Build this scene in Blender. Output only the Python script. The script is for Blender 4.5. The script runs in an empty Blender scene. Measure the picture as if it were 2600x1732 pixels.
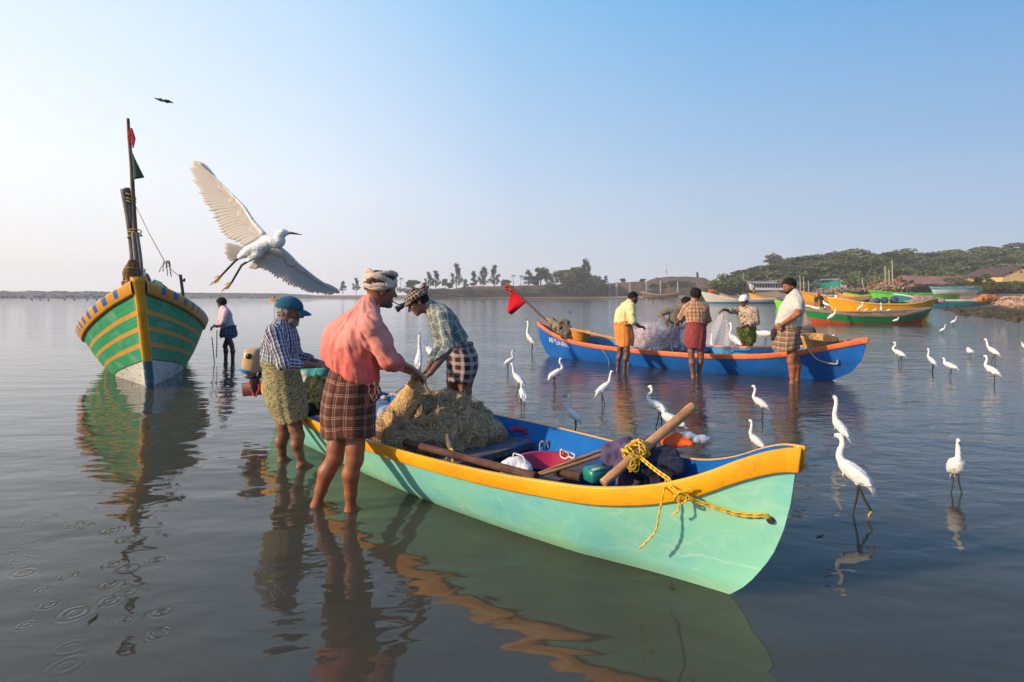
import bpy, math, random
import numpy as np
from mathutils import Vector, Matrix

R = math.radians
sc = bpy.context.scene
COL = sc.collection
random.seed(11)
rng = np.random.default_rng(11)

# ------------------------------------------------------------------ camera, sky, sun, exposure
F, HZ, H = 1444.4, 752.0, 1.40          # focal length and horizon row in photo pixels, eye height in metres
cam = bpy.data.objects.new('camera', bpy.data.cameras.new('camera'))
COL.objects.link(cam)
cam.location = (0, 0, H)
cam.rotation_euler = (R(90), 0, 0)
cam.data.lens = 20.0
cam.data.sensor_width = 36.0
cam.data.shift_y = -114.0 / 2600.0
cam.data.clip_start = 0.05
cam.data.clip_end = 20000
sc.camera = cam

SUN = Vector((-0.90, -0.40, 0.40)).normalized()     # towards the sun
sun_el = math.asin(SUN.z)
sl = bpy.data.lights.new('sun', 'SUN')
sl.energy = 4.1
sl.angle = R(1.2)
sl.color = (1.0, 0.76, 0.52)
so = bpy.data.objects.new('sun', sl)
COL.objects.link(so)
so.rotation_euler = SUN.to_track_quat('Z', 'Y').to_euler()

w = bpy.data.worlds.new('World')
sc.world = w
w.use_nodes = True
nt = w.node_tree
bg = nt.nodes['Background']
sky = nt.nodes.new('ShaderNodeTexSky')
sky.sky_type = 'NISHITA'
sky.sun_disc = False
sky.sun_elevation = sun_el
sky.sun_rotation = math.atan2(SUN.x, SUN.y)
sky.altitude = 0
sky.air_density = 1.0
sky.dust_density = 3.0
sky.ozone_density = 3.0
# hazy sky: pale and warm towards the sun on the left, bluer and deeper to the right and overhead
def _wn(typ, **kw):
    o = nt.nodes.new(typ)
    for k_, v_ in kw.items():
        setattr(o, k_, v_)
    return o


def _wramp(f, stops):
    o = _wn('ShaderNodeValToRGB')
    e = o.color_ramp.elements
    while len(e) < len(stops):
        e.new(.5)
    for i_, (p_, c_) in enumerate(stops):
        e[i_].position = p_
        e[i_].color = tuple(((v / 255. + .055) / 1.055) ** 2.4 for v in c_) + (1,)
    nt.links.new(f, o.inputs[0])
    return o.outputs[0]


def _wmap(f, a0, a1, smooth=False):
    o = _wn('ShaderNodeMapRange')
    o.inputs[1].default_value, o.inputs[2].default_value = a0, a1
    if smooth:
        o.interpolation_type = 'SMOOTHSTEP'
    nt.links.new(f, o.inputs[0])
    return o.outputs[0]


tc = _wn('ShaderNodeTexCoord')
sx = _wn('ShaderNodeSeparateXYZ')
nt.links.new(tc.outputs['Generated'], sx.inputs[0])
hz_ = _wmap(sx.outputs[0], -1.0, 1.0)                 # 0 left ... 1 right
SKY_LOW = [(.0, (255, 250, 240)), (.17, (240, 234, 231)), (.34, (228, 224, 226)), (.5, (208, 209, 215)), (.66, (190, 197, 209)), (.83, (178, 189, 208)), (1., (170, 182, 205))]
SKY_MID = [(.0, (255, 252, 248)), (.17, (243, 246, 249)), (.34, (222, 231, 243)), (.5, (186, 205, 228)), (.66, (164, 189, 217)), (.83, (146, 176, 209)), (1., (120, 154, 200))]
SKY_TOP = [(.0, (226, 238, 248)), (.17, (214, 231, 245)), (.34, (184, 214, 241)), (.5, (138, 188, 229)), (.66, (108, 169, 220)), (.83, (84, 150, 208)), (1., (70, 132, 200))]
SKY_ZEN = [(.0, (130, 170, 220)), (.5, (80, 130, 200)), (1., (60, 105, 185))]
lowc, midc, topc, zenc = [_wramp(hz_, q) for q in (SKY_LOW, SKY_MID, SKY_TOP, SKY_ZEN)]


def _wmix(f, a_, b_):
    o = _wn('ShaderNodeMix', data_type='RGBA')
    for i_, v_ in ((0, f), (6, a_), (7, b_)):
        if isinstance(v_, float):
            o.inputs[i_].default_value = v_
        else:
            nt.links.new(v_, o.inputs[i_])
    return o.outputs[2]


grad = _wmix(_wmap(sx.outputs[2], .0, .20, False), lowc, midc)
grad = _wmix(_wmap(sx.outputs[2], .18, .46, False), grad, topc)
grad = _wmix(_wmap(sx.outputs[2], .45, 1.0, True), grad, zenc)
bg.inputs[1].default_value = 0.10
bg2 = _wn('ShaderNodeBackground')
nt.links.new(sky.outputs[0], bg.inputs[0])
nt.links.new(grad, bg2.inputs[0])
bg2.inputs[1].default_value = .85
wm = _wn('ShaderNodeMixShader')
wm.inputs[0].default_value = .93
nt.links.new(bg.outputs[0], wm.inputs[1])
nt.links.new(bg2.outputs[0], wm.inputs[2])
nt.links.new(wm.outputs[0], nt.nodes['World Output'].inputs[0])
sc.view_settings.view_transform = 'Standard'
sc.view_settings.look = 'None'
sc.view_settings.exposure = 0.50
sc.view_settings.gamma = 1.0
sc.cycles.use_denoising = True
sc.cycles.max_bounces = 8
sc.cycles.diffuse_bounces = 3
sc.cycles.glossy_bounces = 4
sc.cycles.transparent_max_bounces = 12
sc.cycles.caustics_reflective = True
sc.cycles.caustics_refractive = False
sc.cycles.sample_clamp_indirect = 4.0


# ------------------------------------------------------------------ helpers
def P(px, py, Y):
    """point at photo pixel (px,py) and depth Y"""
    return Vector(((px - 1300.0) / F * Y, Y, H - (py - HZ) / F * Y))


def PY(py, z=0.0):
    return (H - z) * F / (py - HZ)


def G(px, py, z=0.0):
    return P(px, py, PY(py, z))


def S(c):
    """sRGB 0-255 to linear"""
    return tuple(((v / 255.0) / 12.92 if v / 255.0 <= 0.04045 else ((v / 255.0 + 0.055) / 1.055) ** 2.4) for v in c) + (1.0,)


def L(r, g, b):
    return (r, g, b, 1.0)


class NT:
    def __init__(s, name, rough=0.6, spec=0.4):
        s.m = bpy.data.materials.new(name)
        s.m.use_nodes = True
        s.t = s.m.node_tree
        s.b = s.t.nodes['Principled BSDF']
        s.b.inputs['Roughness'].default_value = rough
        s.b.inputs['Specular IOR Level'].default_value = spec

    def n(s, typ, **kw):
        o = s.t.nodes.new(typ)
        for k, v in kw.items():
            if k.startswith('i_'):
                key = k[2:]
                key = int(key) if key.isdigit() else key.replace('_', ' ')
                s.set(o.inputs[key], v)
            else:
                setattr(o, k, v)
        return o

    def set(s, inp, v):
        if isinstance(v, bpy.types.NodeSocket):
            s.t.links.new(v, inp)
        else:
            inp.default_value = v

    def math(s, op, a, b=None, c=None):
        o = s.n('ShaderNodeMath', operation=op)
        s.set(o.inputs[0], a)
        if b is not None:
            s.set(o.inputs[1], b)
        if c is not None:
            s.set(o.inputs[2], c)
        return o.outputs[0]

    def mix(s, f, a, b, typ='MIX'):
        o = s.n('ShaderNodeMix', data_type='RGBA', blend_type=typ)
        s.set(o.inputs[0], f)
        s.set(o.inputs[6], a)
        s.set(o.inputs[7], b)
        return o.outputs[2]

    def noise(s, scale=5., detail=4., rough=.6, vec=None, dist=0.):
        o = s.n('ShaderNodeTexNoise')
        o.inputs['Scale'].default_value = scale
        o.inputs['Detail'].default_value = detail
        o.inputs['Roughness'].default_value = rough
        o.inputs['Distortion'].default_value = dist
        if vec is not None:
            s.set(o.inputs['Vector'], vec)
        return o.outputs['Fac']

    def ramp(s, f, stops, interp='LINEAR'):
        o = s.n('ShaderNodeValToRGB')
        o.color_ramp.interpolation = interp
        e = o.color_ramp.elements
        while len(e) < len(stops):
            e.new(.5)
        for i, (p, c) in enumerate(stops):
            e[i].position = p
            e[i].color = c
        s.set(o.inputs[0], f)
        return o.outputs[0]

    def coord(s, which='Object'):
        return s.n('ShaderNodeTexCoord').outputs[which]

    def mapping(s, vec, sc3=(1, 1, 1), rot=(0, 0, 0), loc=(0, 0, 0)):
        o = s.n('ShaderNodeMapping')
        s.set(o.inputs['Vector'], vec)
        o.inputs['Scale'].default_value = sc3
        o.inputs['Rotation'].default_value = rot
        o.inputs['Location'].default_value = loc
        return o.outputs[0]

    def bump(s, h, strength=.3, dist=.01):
        o = s.n('ShaderNodeBump')
        s.set(o.inputs['Strength'], strength)
        o.inputs['Distance'].default_value = dist
        s.set(o.inputs['Height'], h)
        s.t.links.new(o.outputs[0], s.b.inputs['Normal'])
        return o

    def base(s, c):
        s.set(s.b.inputs['Base Color'], c)


def mat(name, c1, c2=None, scale=8., rough=.6, spec=.4, bump=0., bscale=40., bdist=.01, detail=5., lo=.35, hi=.65, stretch=(1, 1, 1), coord='Object'):
    k = NT(name, rough, spec)
    v = k.mapping(k.coord(coord), stretch)
    if c2 is None:
        c2 = tuple(x * .75 for x in c1[:3]) + (1,)
    f = k.noise(scale, detail, .65, v)
    k.base(k.ramp(f, [(lo, c1), (hi, c2)]))
    if bump:
        k.bump(k.noise(bscale, 4, .6, v), bump, bdist)
    return k.m


def worn_paint(name, c, dirt, amount=.5, scale=6., rough=.45, bump=.15, bare=None):
    """painted wood or fibreglass: mottled, with scuffs of a second colour"""
    k = NT(name, rough, .45)
    v = k.coord()
    a = k.noise(scale * .35, 5, .6, v)
    c2 = tuple(x * .72 for x in c[:3]) + (1,)
    c3 = tuple(min(1, x * 1.18 + .01) for x in c[:3]) + (1,)
    colr = k.ramp(a, [(.3, c2), (.5, c), (.7, c3)])
    f = k.ramp(k.noise(scale, 8, .72, v, .4), [(.62 - amount * .12, L(0, 0, 0)), (.74 - amount * .08, L(1, 1, 1))])
    colr = k.mix(k.math('MULTIPLY', f, .55 + .3 * amount), colr, dirt)
    if bare:
        g = k.ramp(k.noise(scale * 2.6, 9, .75, v, .8), [(.64, L(0, 0, 0)), (.69, L(1, 1, 1))])
        colr = k.mix(g, colr, bare)
    k.base(colr)
    k.bump(k.noise(scale * 5, 6, .65, v), bump, .01)
    return k.m


def wood(name, c1, c2, axis=0, scale=9., rough=.75):
    k = NT(name, rough, .25)
    g = k.noise(1., 8, .75, k.mapping(k.coord('UV'), (3.2 * scale, .55 * scale, 1)), .6)
    h = k.noise(7, 6, .7, k.coord())
    c = k.ramp(g, [(.38, c2), (.50, tuple((p + q) / 2 for p, q in zip(c1, c2))), (.58, c1)])
    c = k.mix(k.ramp(h, [(.45, L(0, 0, 0)), (.7, L(.8, .8, .8))]), c, tuple(v * .55 for v in c2[:3]) + (1,))
    k.base(c)
    k.bump(g, .8, .008)
    return k.m


def cloth(name, base, base2=None, stripes=(), rough=.9, mott=.0, wear=None, fold=.5, dots=None, fade=None):
    """woven cloth; stripes = (axis 'u'|'v', period, width fraction, phase, colour, strength)"""
    k = NT(name, rough, .15)
    k.b.inputs['Sheen Weight'].default_value = .1
    uv = k.coord('UV')
    sep = k.n('ShaderNodeSeparateXYZ')
    k.set(sep.inputs[0], uv)
    wob = k.math('MULTIPLY', k.math('SUBTRACT', k.noise(6, 2, .5, k.coord()), .5), .03)
    ax = {'u': k.math('ADD', sep.outputs[0], wob), 'v': k.math('ADD', sep.outputs[1], wob)}
    b2 = base2 or tuple(x * .8 for x in base[:3]) + (1,)
    c = k.ramp(k.noise(9, 5, .6, k.coord()), [(.35, base), (.68, b2)])
    for (a, per, wd, ph, colr, st) in stripes:
        fr = k.math('FRACT', k.math('ADD', k.math('DIVIDE', ax[a], per), ph))
        f = k.math('MULTIPLY', k.math('LESS_THAN', fr, wd), st)
        c = k.mix(f, c, colr)
    if dots:
        for (scl, thr, colr) in dots:
            vo = k.n('ShaderNodeTexVoronoi')
            vo.inputs['Scale'].default_value = scl
            k.set(vo.inputs['Vector'], k.coord())
            f = k.math('LESS_THAN', vo.outputs['Distance'], thr)
            sel = k.math('GREATER_THAN', k.noise(scl * .6, 2, .5, k.coord()), .47)
            c = k.mix(k.math('MULTIPLY', f, sel), c, colr)
    if wear:
        f = k.ramp(k.noise(wear[1], 6, .65, k.coord()), [(.42, L(0, 0, 0)), (.66, L(1, 1, 1))])
        c = k.mix(k.math('MULTIPLY', f, wear[2]), c, wear[0])
    if fade:        # sun bleached shoulders: (colour, metres down from the shoulder, strength)
        nz = k.math('MULTIPLY', k.math('SUBTRACT', k.noise(4, 5, .65, k.mapping(k.coord(), (1.6, 1.6, .6))), .5), .5)
        mr = k.n('ShaderNodeMapRange', interpolation_type='SMOOTHSTEP')
        k.set(mr.inputs[0], k.math('ADD', sep.outputs[1], nz))
        mr.inputs[1].default_value, mr.inputs[2].default_value = fade[1] * .2, fade[1]
        mr.inputs[3].default_value, mr.inputs[4].default_value = fade[2], 0
        c = k.mix(mr.outputs[0], c, fade[0])
    k.base(c)
    h = k.math('ADD', k.noise(14, 5, .6, k.mapping(k.coord(), (1, 1, .45)), .6), k.math('MULTIPLY', k.noise(260, 2, .5, k.coord()), .12))
    k.bump(h, fold, .02)
    return k.m


# ---- geometry collector
def wloc(o):
    v = Vector((0, 0, 0))
    while o is not None:
        v += o.location
        o = o.parent
    return v


class Geo:
    def __init__(s):
        s.V, s.F, s.U, s.M, s.n, s.cur = [], [], [], [], 0, 0

    def add(s, V, Fc, uv=None):
        V = np.asarray([tuple(v) for v in V], float) if not isinstance(V, np.ndarray) else V
        s.V.append(V)
        s.U.append(np.asarray(uv, float) if uv is not None else np.zeros((len(V), 2)))
        for f in Fc:
            s.F.append(tuple(int(i) + s.n for i in f))
        s.M += [s.cur] * len(Fc)
        s.n += len(V)
        return s

    def grid(s, rows, closed=False, uv=None, cap0=False, cap1=False, flip=False):
        """rows: list of rings (lists of points), quads between neighbours"""
        n = len(rows[0])
        V = [p for r in rows for p in r]
        Fc = []
        m = n if closed else n - 1
        for i in range(len(rows) - 1):
            for j in range(m):
                a, b = i * n + j, i * n + (j + 1) % n
                q = (a, b, b + n, a + n)
                Fc.append(q[::-1] if flip else q)
        if cap0:
            Fc.append(tuple(range(n))[::-1] if not flip else tuple(range(n)))
        if cap1:
            o = (len(rows) - 1) * n
            Fc.append(tuple(range(o, o + n)) if not flip else tuple(range(o, o + n))[::-1])
        if uv is None:
            ac = 0.
            uv = []
            for i, r in enumerate(rows):
                if i:
                    ac += (Vector(rows[i][0]) - Vector(rows[i - 1][0])).length
                uv += [(j / n, ac) for j in range(n)]
        return s.add(V, Fc, uv)

    def tube(s, pts, rad, n=8, cap=True, squash=1.0):
        pts = [Vector(p) for p in pts]
        if not hasattr(rad, '__len__'):
            rad = [rad] * len(pts)
        rows = []
        up = None
        for i, p in enumerate(pts):
            d = (pts[min(i + 1, len(pts) - 1)] - pts[max(i - 1, 0)])
            if d.length < 1e-9:
                d = Vector((0, 0, 1))
            d.normalize()
            if up is None:
                up = Vector((0, 0, 1)) if abs(d.z) < .9 else Vector((1, 0, 0))
            x = d.cross(up)
            if x.length < 1e-6:
                x = d.cross(Vector((0.3, 1, 0.1)))
            x.normalize()
            up = x.cross(d).normalized()
            r = rad[i]
            rows.append([p + x * (r * math.cos(a)) + up * (r * squash * math.sin(a)) for a in [2 * math.pi * k / n for k in range(n)]])
        return s.grid(rows, True, None, cap, cap)

    def box(s, c, size, rot=None, bev=0.0):
        c = Vector(c)
        x, y, z = [v / 2 for v in size]
        rot = rot or Matrix.Identity(3)
        if bev <= 0:
            V = [c + rot @ Vector((sx * x, sy * y, sz * z)) for sz in (-1, 1) for sx, sy in ((-1, -1), (1, -1), (1, 1), (-1, 1))]
            return s.add(V, [(3, 2, 1, 0), (4, 5, 6, 7), (0, 1, 5, 4), (1, 2, 6, 5), (2, 3, 7, 6), (3, 0, 4, 7)],
                         [(v.x, v.z + v.y) for v in V])
        rows = []
        for (zz, k) in ((-z, bev), (-z + bev, 0), (z - bev, 0), (z, bev)):
            a, b, e = x - k, y - k, bev
            ring = [(a - e, -b), (a, -b + e), (a, b - e), (a - e, b), (-a + e, b), (-a, b - e), (-a, -b + e), (-a + e, -b)]
            rows.append([c + rot @ Vector((p[0], p[1], zz)) for p in ring])
        return s.grid(rows, True, None, True, True)

    def ell(s, c, r, nu=16, nv=10, rot=None):
        c = Vector(c)
        rot = rot or Matrix.Identity(3)
        rows = []
        for i in range(nv + 1):
            t = math.pi * i / nv
            rr = max(math.sin(t), 1e-3)
            rows.append([c + rot @ Vector((r[0] * rr * math.cos(a), r[1] * rr * math.sin(a), -r[2] * math.cos(t))) for a in [2 * math.pi * k / nu for k in range(nu)]])
        return s.grid(rows, True)

    def build(s, name, m, parent=None, smooth=True, solid=0.0, mats=None):
        V = np.concatenate(s.V) if s.V else np.zeros((0, 3))
        U = np.concatenate(s.U) if s.U else np.zeros((0, 2))
        if parent is not None:
            V = V - np.array(wloc(parent))
        me = bpy.data.meshes.new(name)
        me.from_pydata(V.tolist(), [], s.F)
        uvl = me.uv_layers.new(name='UVMap')
        li = np.empty(len(me.loops), np.int32)
        me.loops.foreach_get('vertex_index', li)
        uvl.data.foreach_set('uv', U[li].astype(np.float32).ravel())
        if smooth:
            me.polygons.foreach_set('use_smooth', [True] * len(me.polygons))
        for mm in (mats or [m]):
            me.materials.append(mm)
        if mats:
            me.polygons.foreach_set('material_index', s.M)
        me.validate()
        o = bpy.data.objects.new(name, me)
        COL.objects.link(o)
        if parent is not None:
            o.parent = parent
        if solid:
            md = o.modifiers.new('thick', 'SOLIDIFY')
            md.thickness = solid
            md.offset = 0
        return o


def tag(o, label=None, cat=None, group=None, kind=None):
    if label:
        o['label'] = label
    if cat:
        o['category'] = cat
    if group:
        o['group'] = group
    if kind:
        o['kind'] = kind
    return o


def thing(name, label, cat, loc=(0, 0, 0), group=None):
    o = bpy.data.objects.new(name, None)
    o.empty_display_size = .2
    COL.objects.link(o)
    o.location = loc
    return tag(o, label, cat, group)


def dup(root, loc, rotz=0., scale=1., label=None, group=None):
    def cp(o, par):
        c = o.copy()
        COL.objects.link(c)
        c.parent = par
        for ch in o.children:
            cp(ch, c)
        return c
    r = cp(root, None)
    r.location = loc
    r.rotation_euler = (0, 0, rotz)
    r.scale = (scale, scale, scale) if not hasattr(scale, '__len__') else scale
    if label:
        r['label'] = label
    if group:
        r['group'] = group
    return r


# ---- numpy noise
def vnoise(p, seed=0):
    p = np.asarray(p, float)
    i = np.floor(p).astype(np.int64)
    f = p - i
    f = f * f * (3 - 2 * f)
    out = 0
    for dx in (0, 1):
        for dy in (0, 1):
            for dz in (0, 1):
                h = (i[..., 0] + dx) * 374761393 + (i[..., 1] + dy) * 668265263 + (i[..., 2] + dz) * 2147483647 + seed * 974711
                h = (h ^ (h >> 13)) * 1274126177
                h = (h ^ (h >> 16)) & 0xffff
                wgt = (f[..., 0] if dx else 1 - f[..., 0]) * (f[..., 1] if dy else 1 - f[..., 1]) * (f[..., 2] if dz else 1 - f[..., 2])
                out = out + wgt * (h / 65535.0)
    return out * 2 - 1


def fbm(p, octv=4, seed=0):
    a, s, t = 0., 1., 0.
    for k in range(octv):
        a = a + s * vnoise(np.asarray(p) * (2.03 ** k), seed + k)
        t += s
        s *= .5
    return a / t


# ---- implicit surfaces: smooth union of round cones and ellipsoids, meshed with surface nets
def nets(f, lo, res):
    s = f < 0
    c = np.zeros(tuple(n - 1 for n in f.shape), np.uint8)
    X, Y, Z = f.shape
    for dx in (0, 1):
        for dy in (0, 1):
            for dz in (0, 1):
                c += s[dx:X - 1 + dx, dy:Y - 1 + dy, dz:Z - 1 + dz]
    act = np.argwhere((c > 0) & (c < 8))
    idx = -np.ones(c.shape, np.int64)
    idx[tuple(act.T)] = np.arange(len(act))
    pos = np.zeros((len(act), 3))
    cnt = np.zeros(len(act))
    cor = [np.array((a, b, d)) for a in (0, 1) for b in (0, 1) for d in (0, 1)]
    for a in cor:
        for ax in range(3):
            if a[ax] == 0:
                b = a.copy()
                b[ax] = 1
                fa = f[tuple((act + a).T)]
                fb = f[tuple((act + b).T)]
                m = (fa < 0) != (fb < 0)
                t = fa[m] / (fa[m] - fb[m])
                pos[m] += a + (b - a) * t[:, None]
                cnt[m] += 1
    V = np.asarray(lo) + res * (act + pos / cnt[:, None])
    quads = []
    for ax in range(3):
        u, v = (ax + 1) % 3, (ax + 2) % 3
        sl0 = [slice(1, -1)] * 3
        sl1 = [slice(1, -1)] * 3
        sl0[ax] = slice(0, -1)
        sl1[ax] = slice(1, None)
        s0, s1 = s[tuple(sl0)], s[tuple(sl1)]
        e = np.argwhere(s0 != s1)
        inside0 = s0[tuple(e.T)]
        base = e.copy()
        base[:, u] += 1
        base[:, v] += 1
        du = np.zeros(3, int)
        du[u] = 1
        dv = np.zeros(3, int)
        dv[v] = 1
        q = np.stack([idx[tuple((base - du - dv).T)], idx[tuple((base - dv).T)], idx[tuple(base.T)], idx[tuple((base - du).T)]], 1)
        q[~inside0] = q[~inside0][:, ::-1]
        quads.append(q)
    q = np.concatenate(quads)
    return V, q[(q >= 0).all(1)]


class SDF:
    def __init__(s, res=.008):
        s.res, s.p, s.post = res, [], []

    def cone(s, a, ra, b, rb, k=.02):
        s.p.append(('c', np.array(a, float), ra, np.array(b, float), rb, k))
        return s

    def chain(s, pts, rad, k=.02):
        for i in range(len(pts) - 1):
            s.cone(pts[i], rad[i], pts[i + 1], rad[i + 1], k)
        return s

    def ell(s, c, r, M=None, k=.02, sub=False):
        s.p.append(('-' if sub else 'e', np.array(c, float), np.array(r, float), np.array(M, float) if M is not None else np.eye(3), k))
        return s

    def cut(s, pt, nrm):
        s.post.append((np.array(pt, float), np.array(nrm, float)))
        return s

    def mesh(s):
        mg = 4 * s.res
        bb = []
        for q in s.p:
            if q[0] == 'c':
                bb.append((np.minimum(q[1] - q[2], q[3] - q[4]), np.maximum(q[1] + q[2], q[3] + q[4]), q[5]))
            else:
                ext = np.abs(q[3]) @ q[2]
                bb.append((q[1] - ext, q[1] + ext, q[4]))
        adds = [b for b, q in zip(bb, s.p) if q[0] != '-']
        lo = np.min([b[0] for b in adds], 0) - mg
        hi = np.max([b[1] for b in adds], 0) + mg
        n = np.ceil((hi - lo) / s.res).astype(int) + 1
        f = np.full(tuple(n), 1.0, np.float32)
        axs = [lo[i] + s.res * np.arange(n[i]) for i in range(3)]
        for b, q in zip(bb, s.p):
            m = mg + q[-1]
            i0 = np.maximum(np.floor((b[0] - m - lo) / s.res).astype(int), 0)
            i1 = np.minimum(np.ceil((b[1] + m - lo) / s.res).astype(int) + 1, n)
            if (i1 <= i0).any():
                continue
            g = np.stack(np.meshgrid(*[axs[i][i0[i]:i1[i]] for i in range(3)], indexing='ij'), -1)
            if q[0] == 'c':
                a, ra, c, rb, k = q[1:]
                ba = c - a
                t = np.clip(((g - a) @ ba) / max(ba @ ba, 1e-12), 0, 1)
                d = np.linalg.norm(g - a - t[..., None] * ba, axis=-1) - (ra + (rb - ra) * t)
            else:
                c, r, M, k = q[1:]
                l = (g - c) @ M
                k0 = np.linalg.norm(l / r, axis=-1)
                k1 = np.linalg.norm(l / (r * r), axis=-1) + 1e-9
                d = k0 * (k0 - 1) / k1
            sub = f[i0[0]:i1[0], i0[1]:i1[1], i0[2]:i1[2]]
            if q[0] == '-':
                h = np.maximum(k - np.abs(sub + d), 0) / max(k, 1e-9)
                sub[...] = np.maximum(sub, -d) + h * h * k * .25
            else:
                h = np.maximum(k - np.abs(sub - d), 0) / max(k, 1e-9)
                sub[...] = np.minimum(sub, d) - h * h * k * .25
        if s.post:
            g = np.stack(np.meshgrid(*axs, indexing='ij'), -1)
            for pt, nr in s.post:
                f = np.maximum(f, ((g - pt) @ nr).astype(np.float32))
        f[0], f[-1], f[:, 0], f[:, -1], f[:, :, 0], f[:, :, -1] = [1.0] * 6
        return nets(f, lo, s.res)


def vnormals(V, Fq):
    a, b, c, d = [V[Fq[:, i]] for i in range(4)]
    nn = np.cross(c - a, d - b)
    N = np.zeros_like(V)
    for i in range(4):
        np.add.at(N, Fq[:, i], nn)
    return N / (np.linalg.norm(N, axis=1, keepdims=True) + 1e-12)


def relax(V, Fq, it=1, f=.5):
    for _ in range(it):
        A = np.zeros_like(V)
        c = np.zeros(len(V))
        for i in range(4):
            j = Fq[:, (i + 1) % 4]
            np.add.at(A, Fq[:, i], V[j])
            np.add.at(A, j, V[Fq[:, i]])
            np.add.at(c, Fq[:, i], 1)
            np.add.at(c, j, 1)
        V = V * (1 - f) + f * A / c[:, None]
    return V


def catmull(pts, n=8):
    pts = [Vector(p) for p in pts]
    out = []
    for i in range(len(pts) - 1):
        p0, p1, p2, p3 = pts[max(i - 1, 0)], pts[i], pts[i + 1], pts[min(i + 2, len(pts) - 1)]
        for k in range(n):
            t = k / n
            out.append(.5 * ((2 * p1) + (p2 - p0) * t + (2 * p0 - 5 * p1 + 4 * p2 - p3) * t * t + (3 * p1 - p0 - 3 * p2 + p3) * t ** 3))
    out.append(pts[-1])
    return out


def interp(x, xs, ys):
    return float(np.interp(x, xs, ys))


def smooth_interp(x, xs, ys):
    """monotone-ish cubic through control points"""
    xs = np.asarray(xs, float)
    ys = np.asarray(ys, float)
    m = np.gradient(ys, xs)
    i = int(np.clip(np.searchsorted(xs, x) - 1, 0, len(xs) - 2))
    h = xs[i + 1] - xs[i]
    t = float(np.clip((x - xs[i]) / h, 0, 1))
    return float((2 * t ** 3 - 3 * t * t + 1) * ys[i] + (t ** 3 - 2 * t * t + t) * h * m[i] + (-2 * t ** 3 + 3 * t * t) * ys[i + 1] + (t ** 3 - t * t) * h * m[i + 1])

# ================================================================== THE SETTING
# ---- water: one sheet to the horizon
def make_water():
    g = Geo()
    N = 96
    rad = [0.0, 40, 150, 400, 800]
    rows = []
    for r in rad[1:]:
        rows.append([(r * math.cos(2 * math.pi * k / N), r * math.sin(2 * math.pi * k / N), 0) for k in range(N)])
    g.add(np.array([(0, 0, 0)] + rows[0]), [(0, 1 + k, 1 + (k + 1) % N) for k in range(N)])
    g.grid(rows, True, flip=True)
    k = NT('water', .025, .5)
    k.b.inputs['IOR'].default_value = 1.333
    co = k.coord()
    mud = k.noise(.35, 4, .6, co)
    k.base(k.ramp(mud, [(.3, L(.044, .043, .034)), (.7, L(.058, .053, .040))]))
    k.b.subsurface_method = 'BURLEY'
    k.b.inputs['Subsurface Weight'].default_value = 1.0
    k.b.inputs['Subsurface Radius'].default_value = (1.0, 1.0, .8)
    k.b.inputs['Subsurface Scale'].default_value = .30
    sep = k.n('ShaderNodeSeparateXYZ')
    k.set(sep.inputs[0], co)
    X, Y = sep.outputs[0], sep.outputs[1]
    # long soft undulation, wind ripples further out, fine wrinkles
    v1 = k.mapping(co, (.55, 1.35, 1), (0, 0, R(14)))
    v2 = k.mapping(co, (.75, 1.3, 1), (0, 0, R(-12)))
    n1 = k.noise(1.5, 2, .45, v1, .3)
    n2 = k.noise(4.6, 2, .5, v2, .35)
    n3 = k.noise(17, 3, .55, v2, .3)
    far = k.n('ShaderNodeMapRange')
    k.set(far.inputs['Value'], k.math('ADD', Y, k.math('MULTIPLY', X, .75)))
    far.inputs['From Min'].default_value = 3.6
    far.inputs['From Max'].default_value = 9.0
    far.interpolation_type = 'SMOOTHSTEP'
    calm = k.noise(.22, 2, .5, k.mapping(co, (.5, 1.6, 1)))
    patch = k.ramp(calm, [(.3, L(.35, .35, .35)), (.65, L(1, 1, 1))])
    fz = k.math('MULTIPLY', far.outputs[0], patch)
    h = k.math('MULTIPLY', n1, .024)
    h = k.math('ADD', h, k.math('MULTIPLY', n2, k.math('ADD', .0056, k.math('MULTIPLY', fz, .0115))))
    h = k.math('ADD', h, k.math('MULTIPLY', n3, k.math('ADD', .00010, k.math('MULTIPLY', fz, .0048))))
    rings = [(230, 385, 55), (300, 350, 90), (560, 390, 45), (640, 400, 40), (830, 432, 38), (960, 497, 30), (220, 530, 60), (160, 655, 55), (190, 745, 38),
             (310, 880, 26), (360, 990, 30), (560, 1050, 62), (200, 1140, 40), (840, 690, 32), (960, 722, 22), (1170, 652, 30), (820, 840, 32),
             (950, 900, 26), (510, 775, 50), (820, 960, 45), (1210, 1045, 22), (920, 1120, 68), (530, 1310, 75), (500, 1440, 80), (1190, 1200, 60)]
    wob = k.math('SUBTRACT', k.noise(9, 3, .6, co), .5)
    for i, (rx, ry, rr) in enumerate(rings):
        c = G(rx * .3393, 1200 + ry * .3393)
        r = rr * .3393 / F * c.y
        d = k.n('ShaderNodeVectorMath', operation='DISTANCE')
        k.set(d.inputs[0], co)
        d.inputs[1].default_value = (c.x, c.y, 0)
        e = k.math('SUBTRACT', k.math('ADD', d.outputs['Value'], k.math('MULTIPLY', wob, .035)), r)
        lam = .022 + .008 * (i % 3)
        env = k.math('POWER', 2.718, k.math('MULTIPLY', k.math('MULTIPLY', e, e), -1.0 / (lam * .9) ** 2))
        s_ = k.math('SINE', k.math('MULTIPLY', e, 6.283 / lam))
        amp = 0.0015 * (.5 + .5 * math.sin(i * 2.7) ** 2) * (1.0 if i % 4 else 1.5) * (1 if ry < 1100 else .5)
        h = k.math('ADD', h, k.math('MULTIPLY', k.math('MULTIPLY', s_, env), amp))
    b = k.bump(h, 1.0, 1.0)
    o = g.build('water', k.m)
    tag(o, 'calm murky harbour water with small ripples and reflections', 'water', kind='structure')


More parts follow.
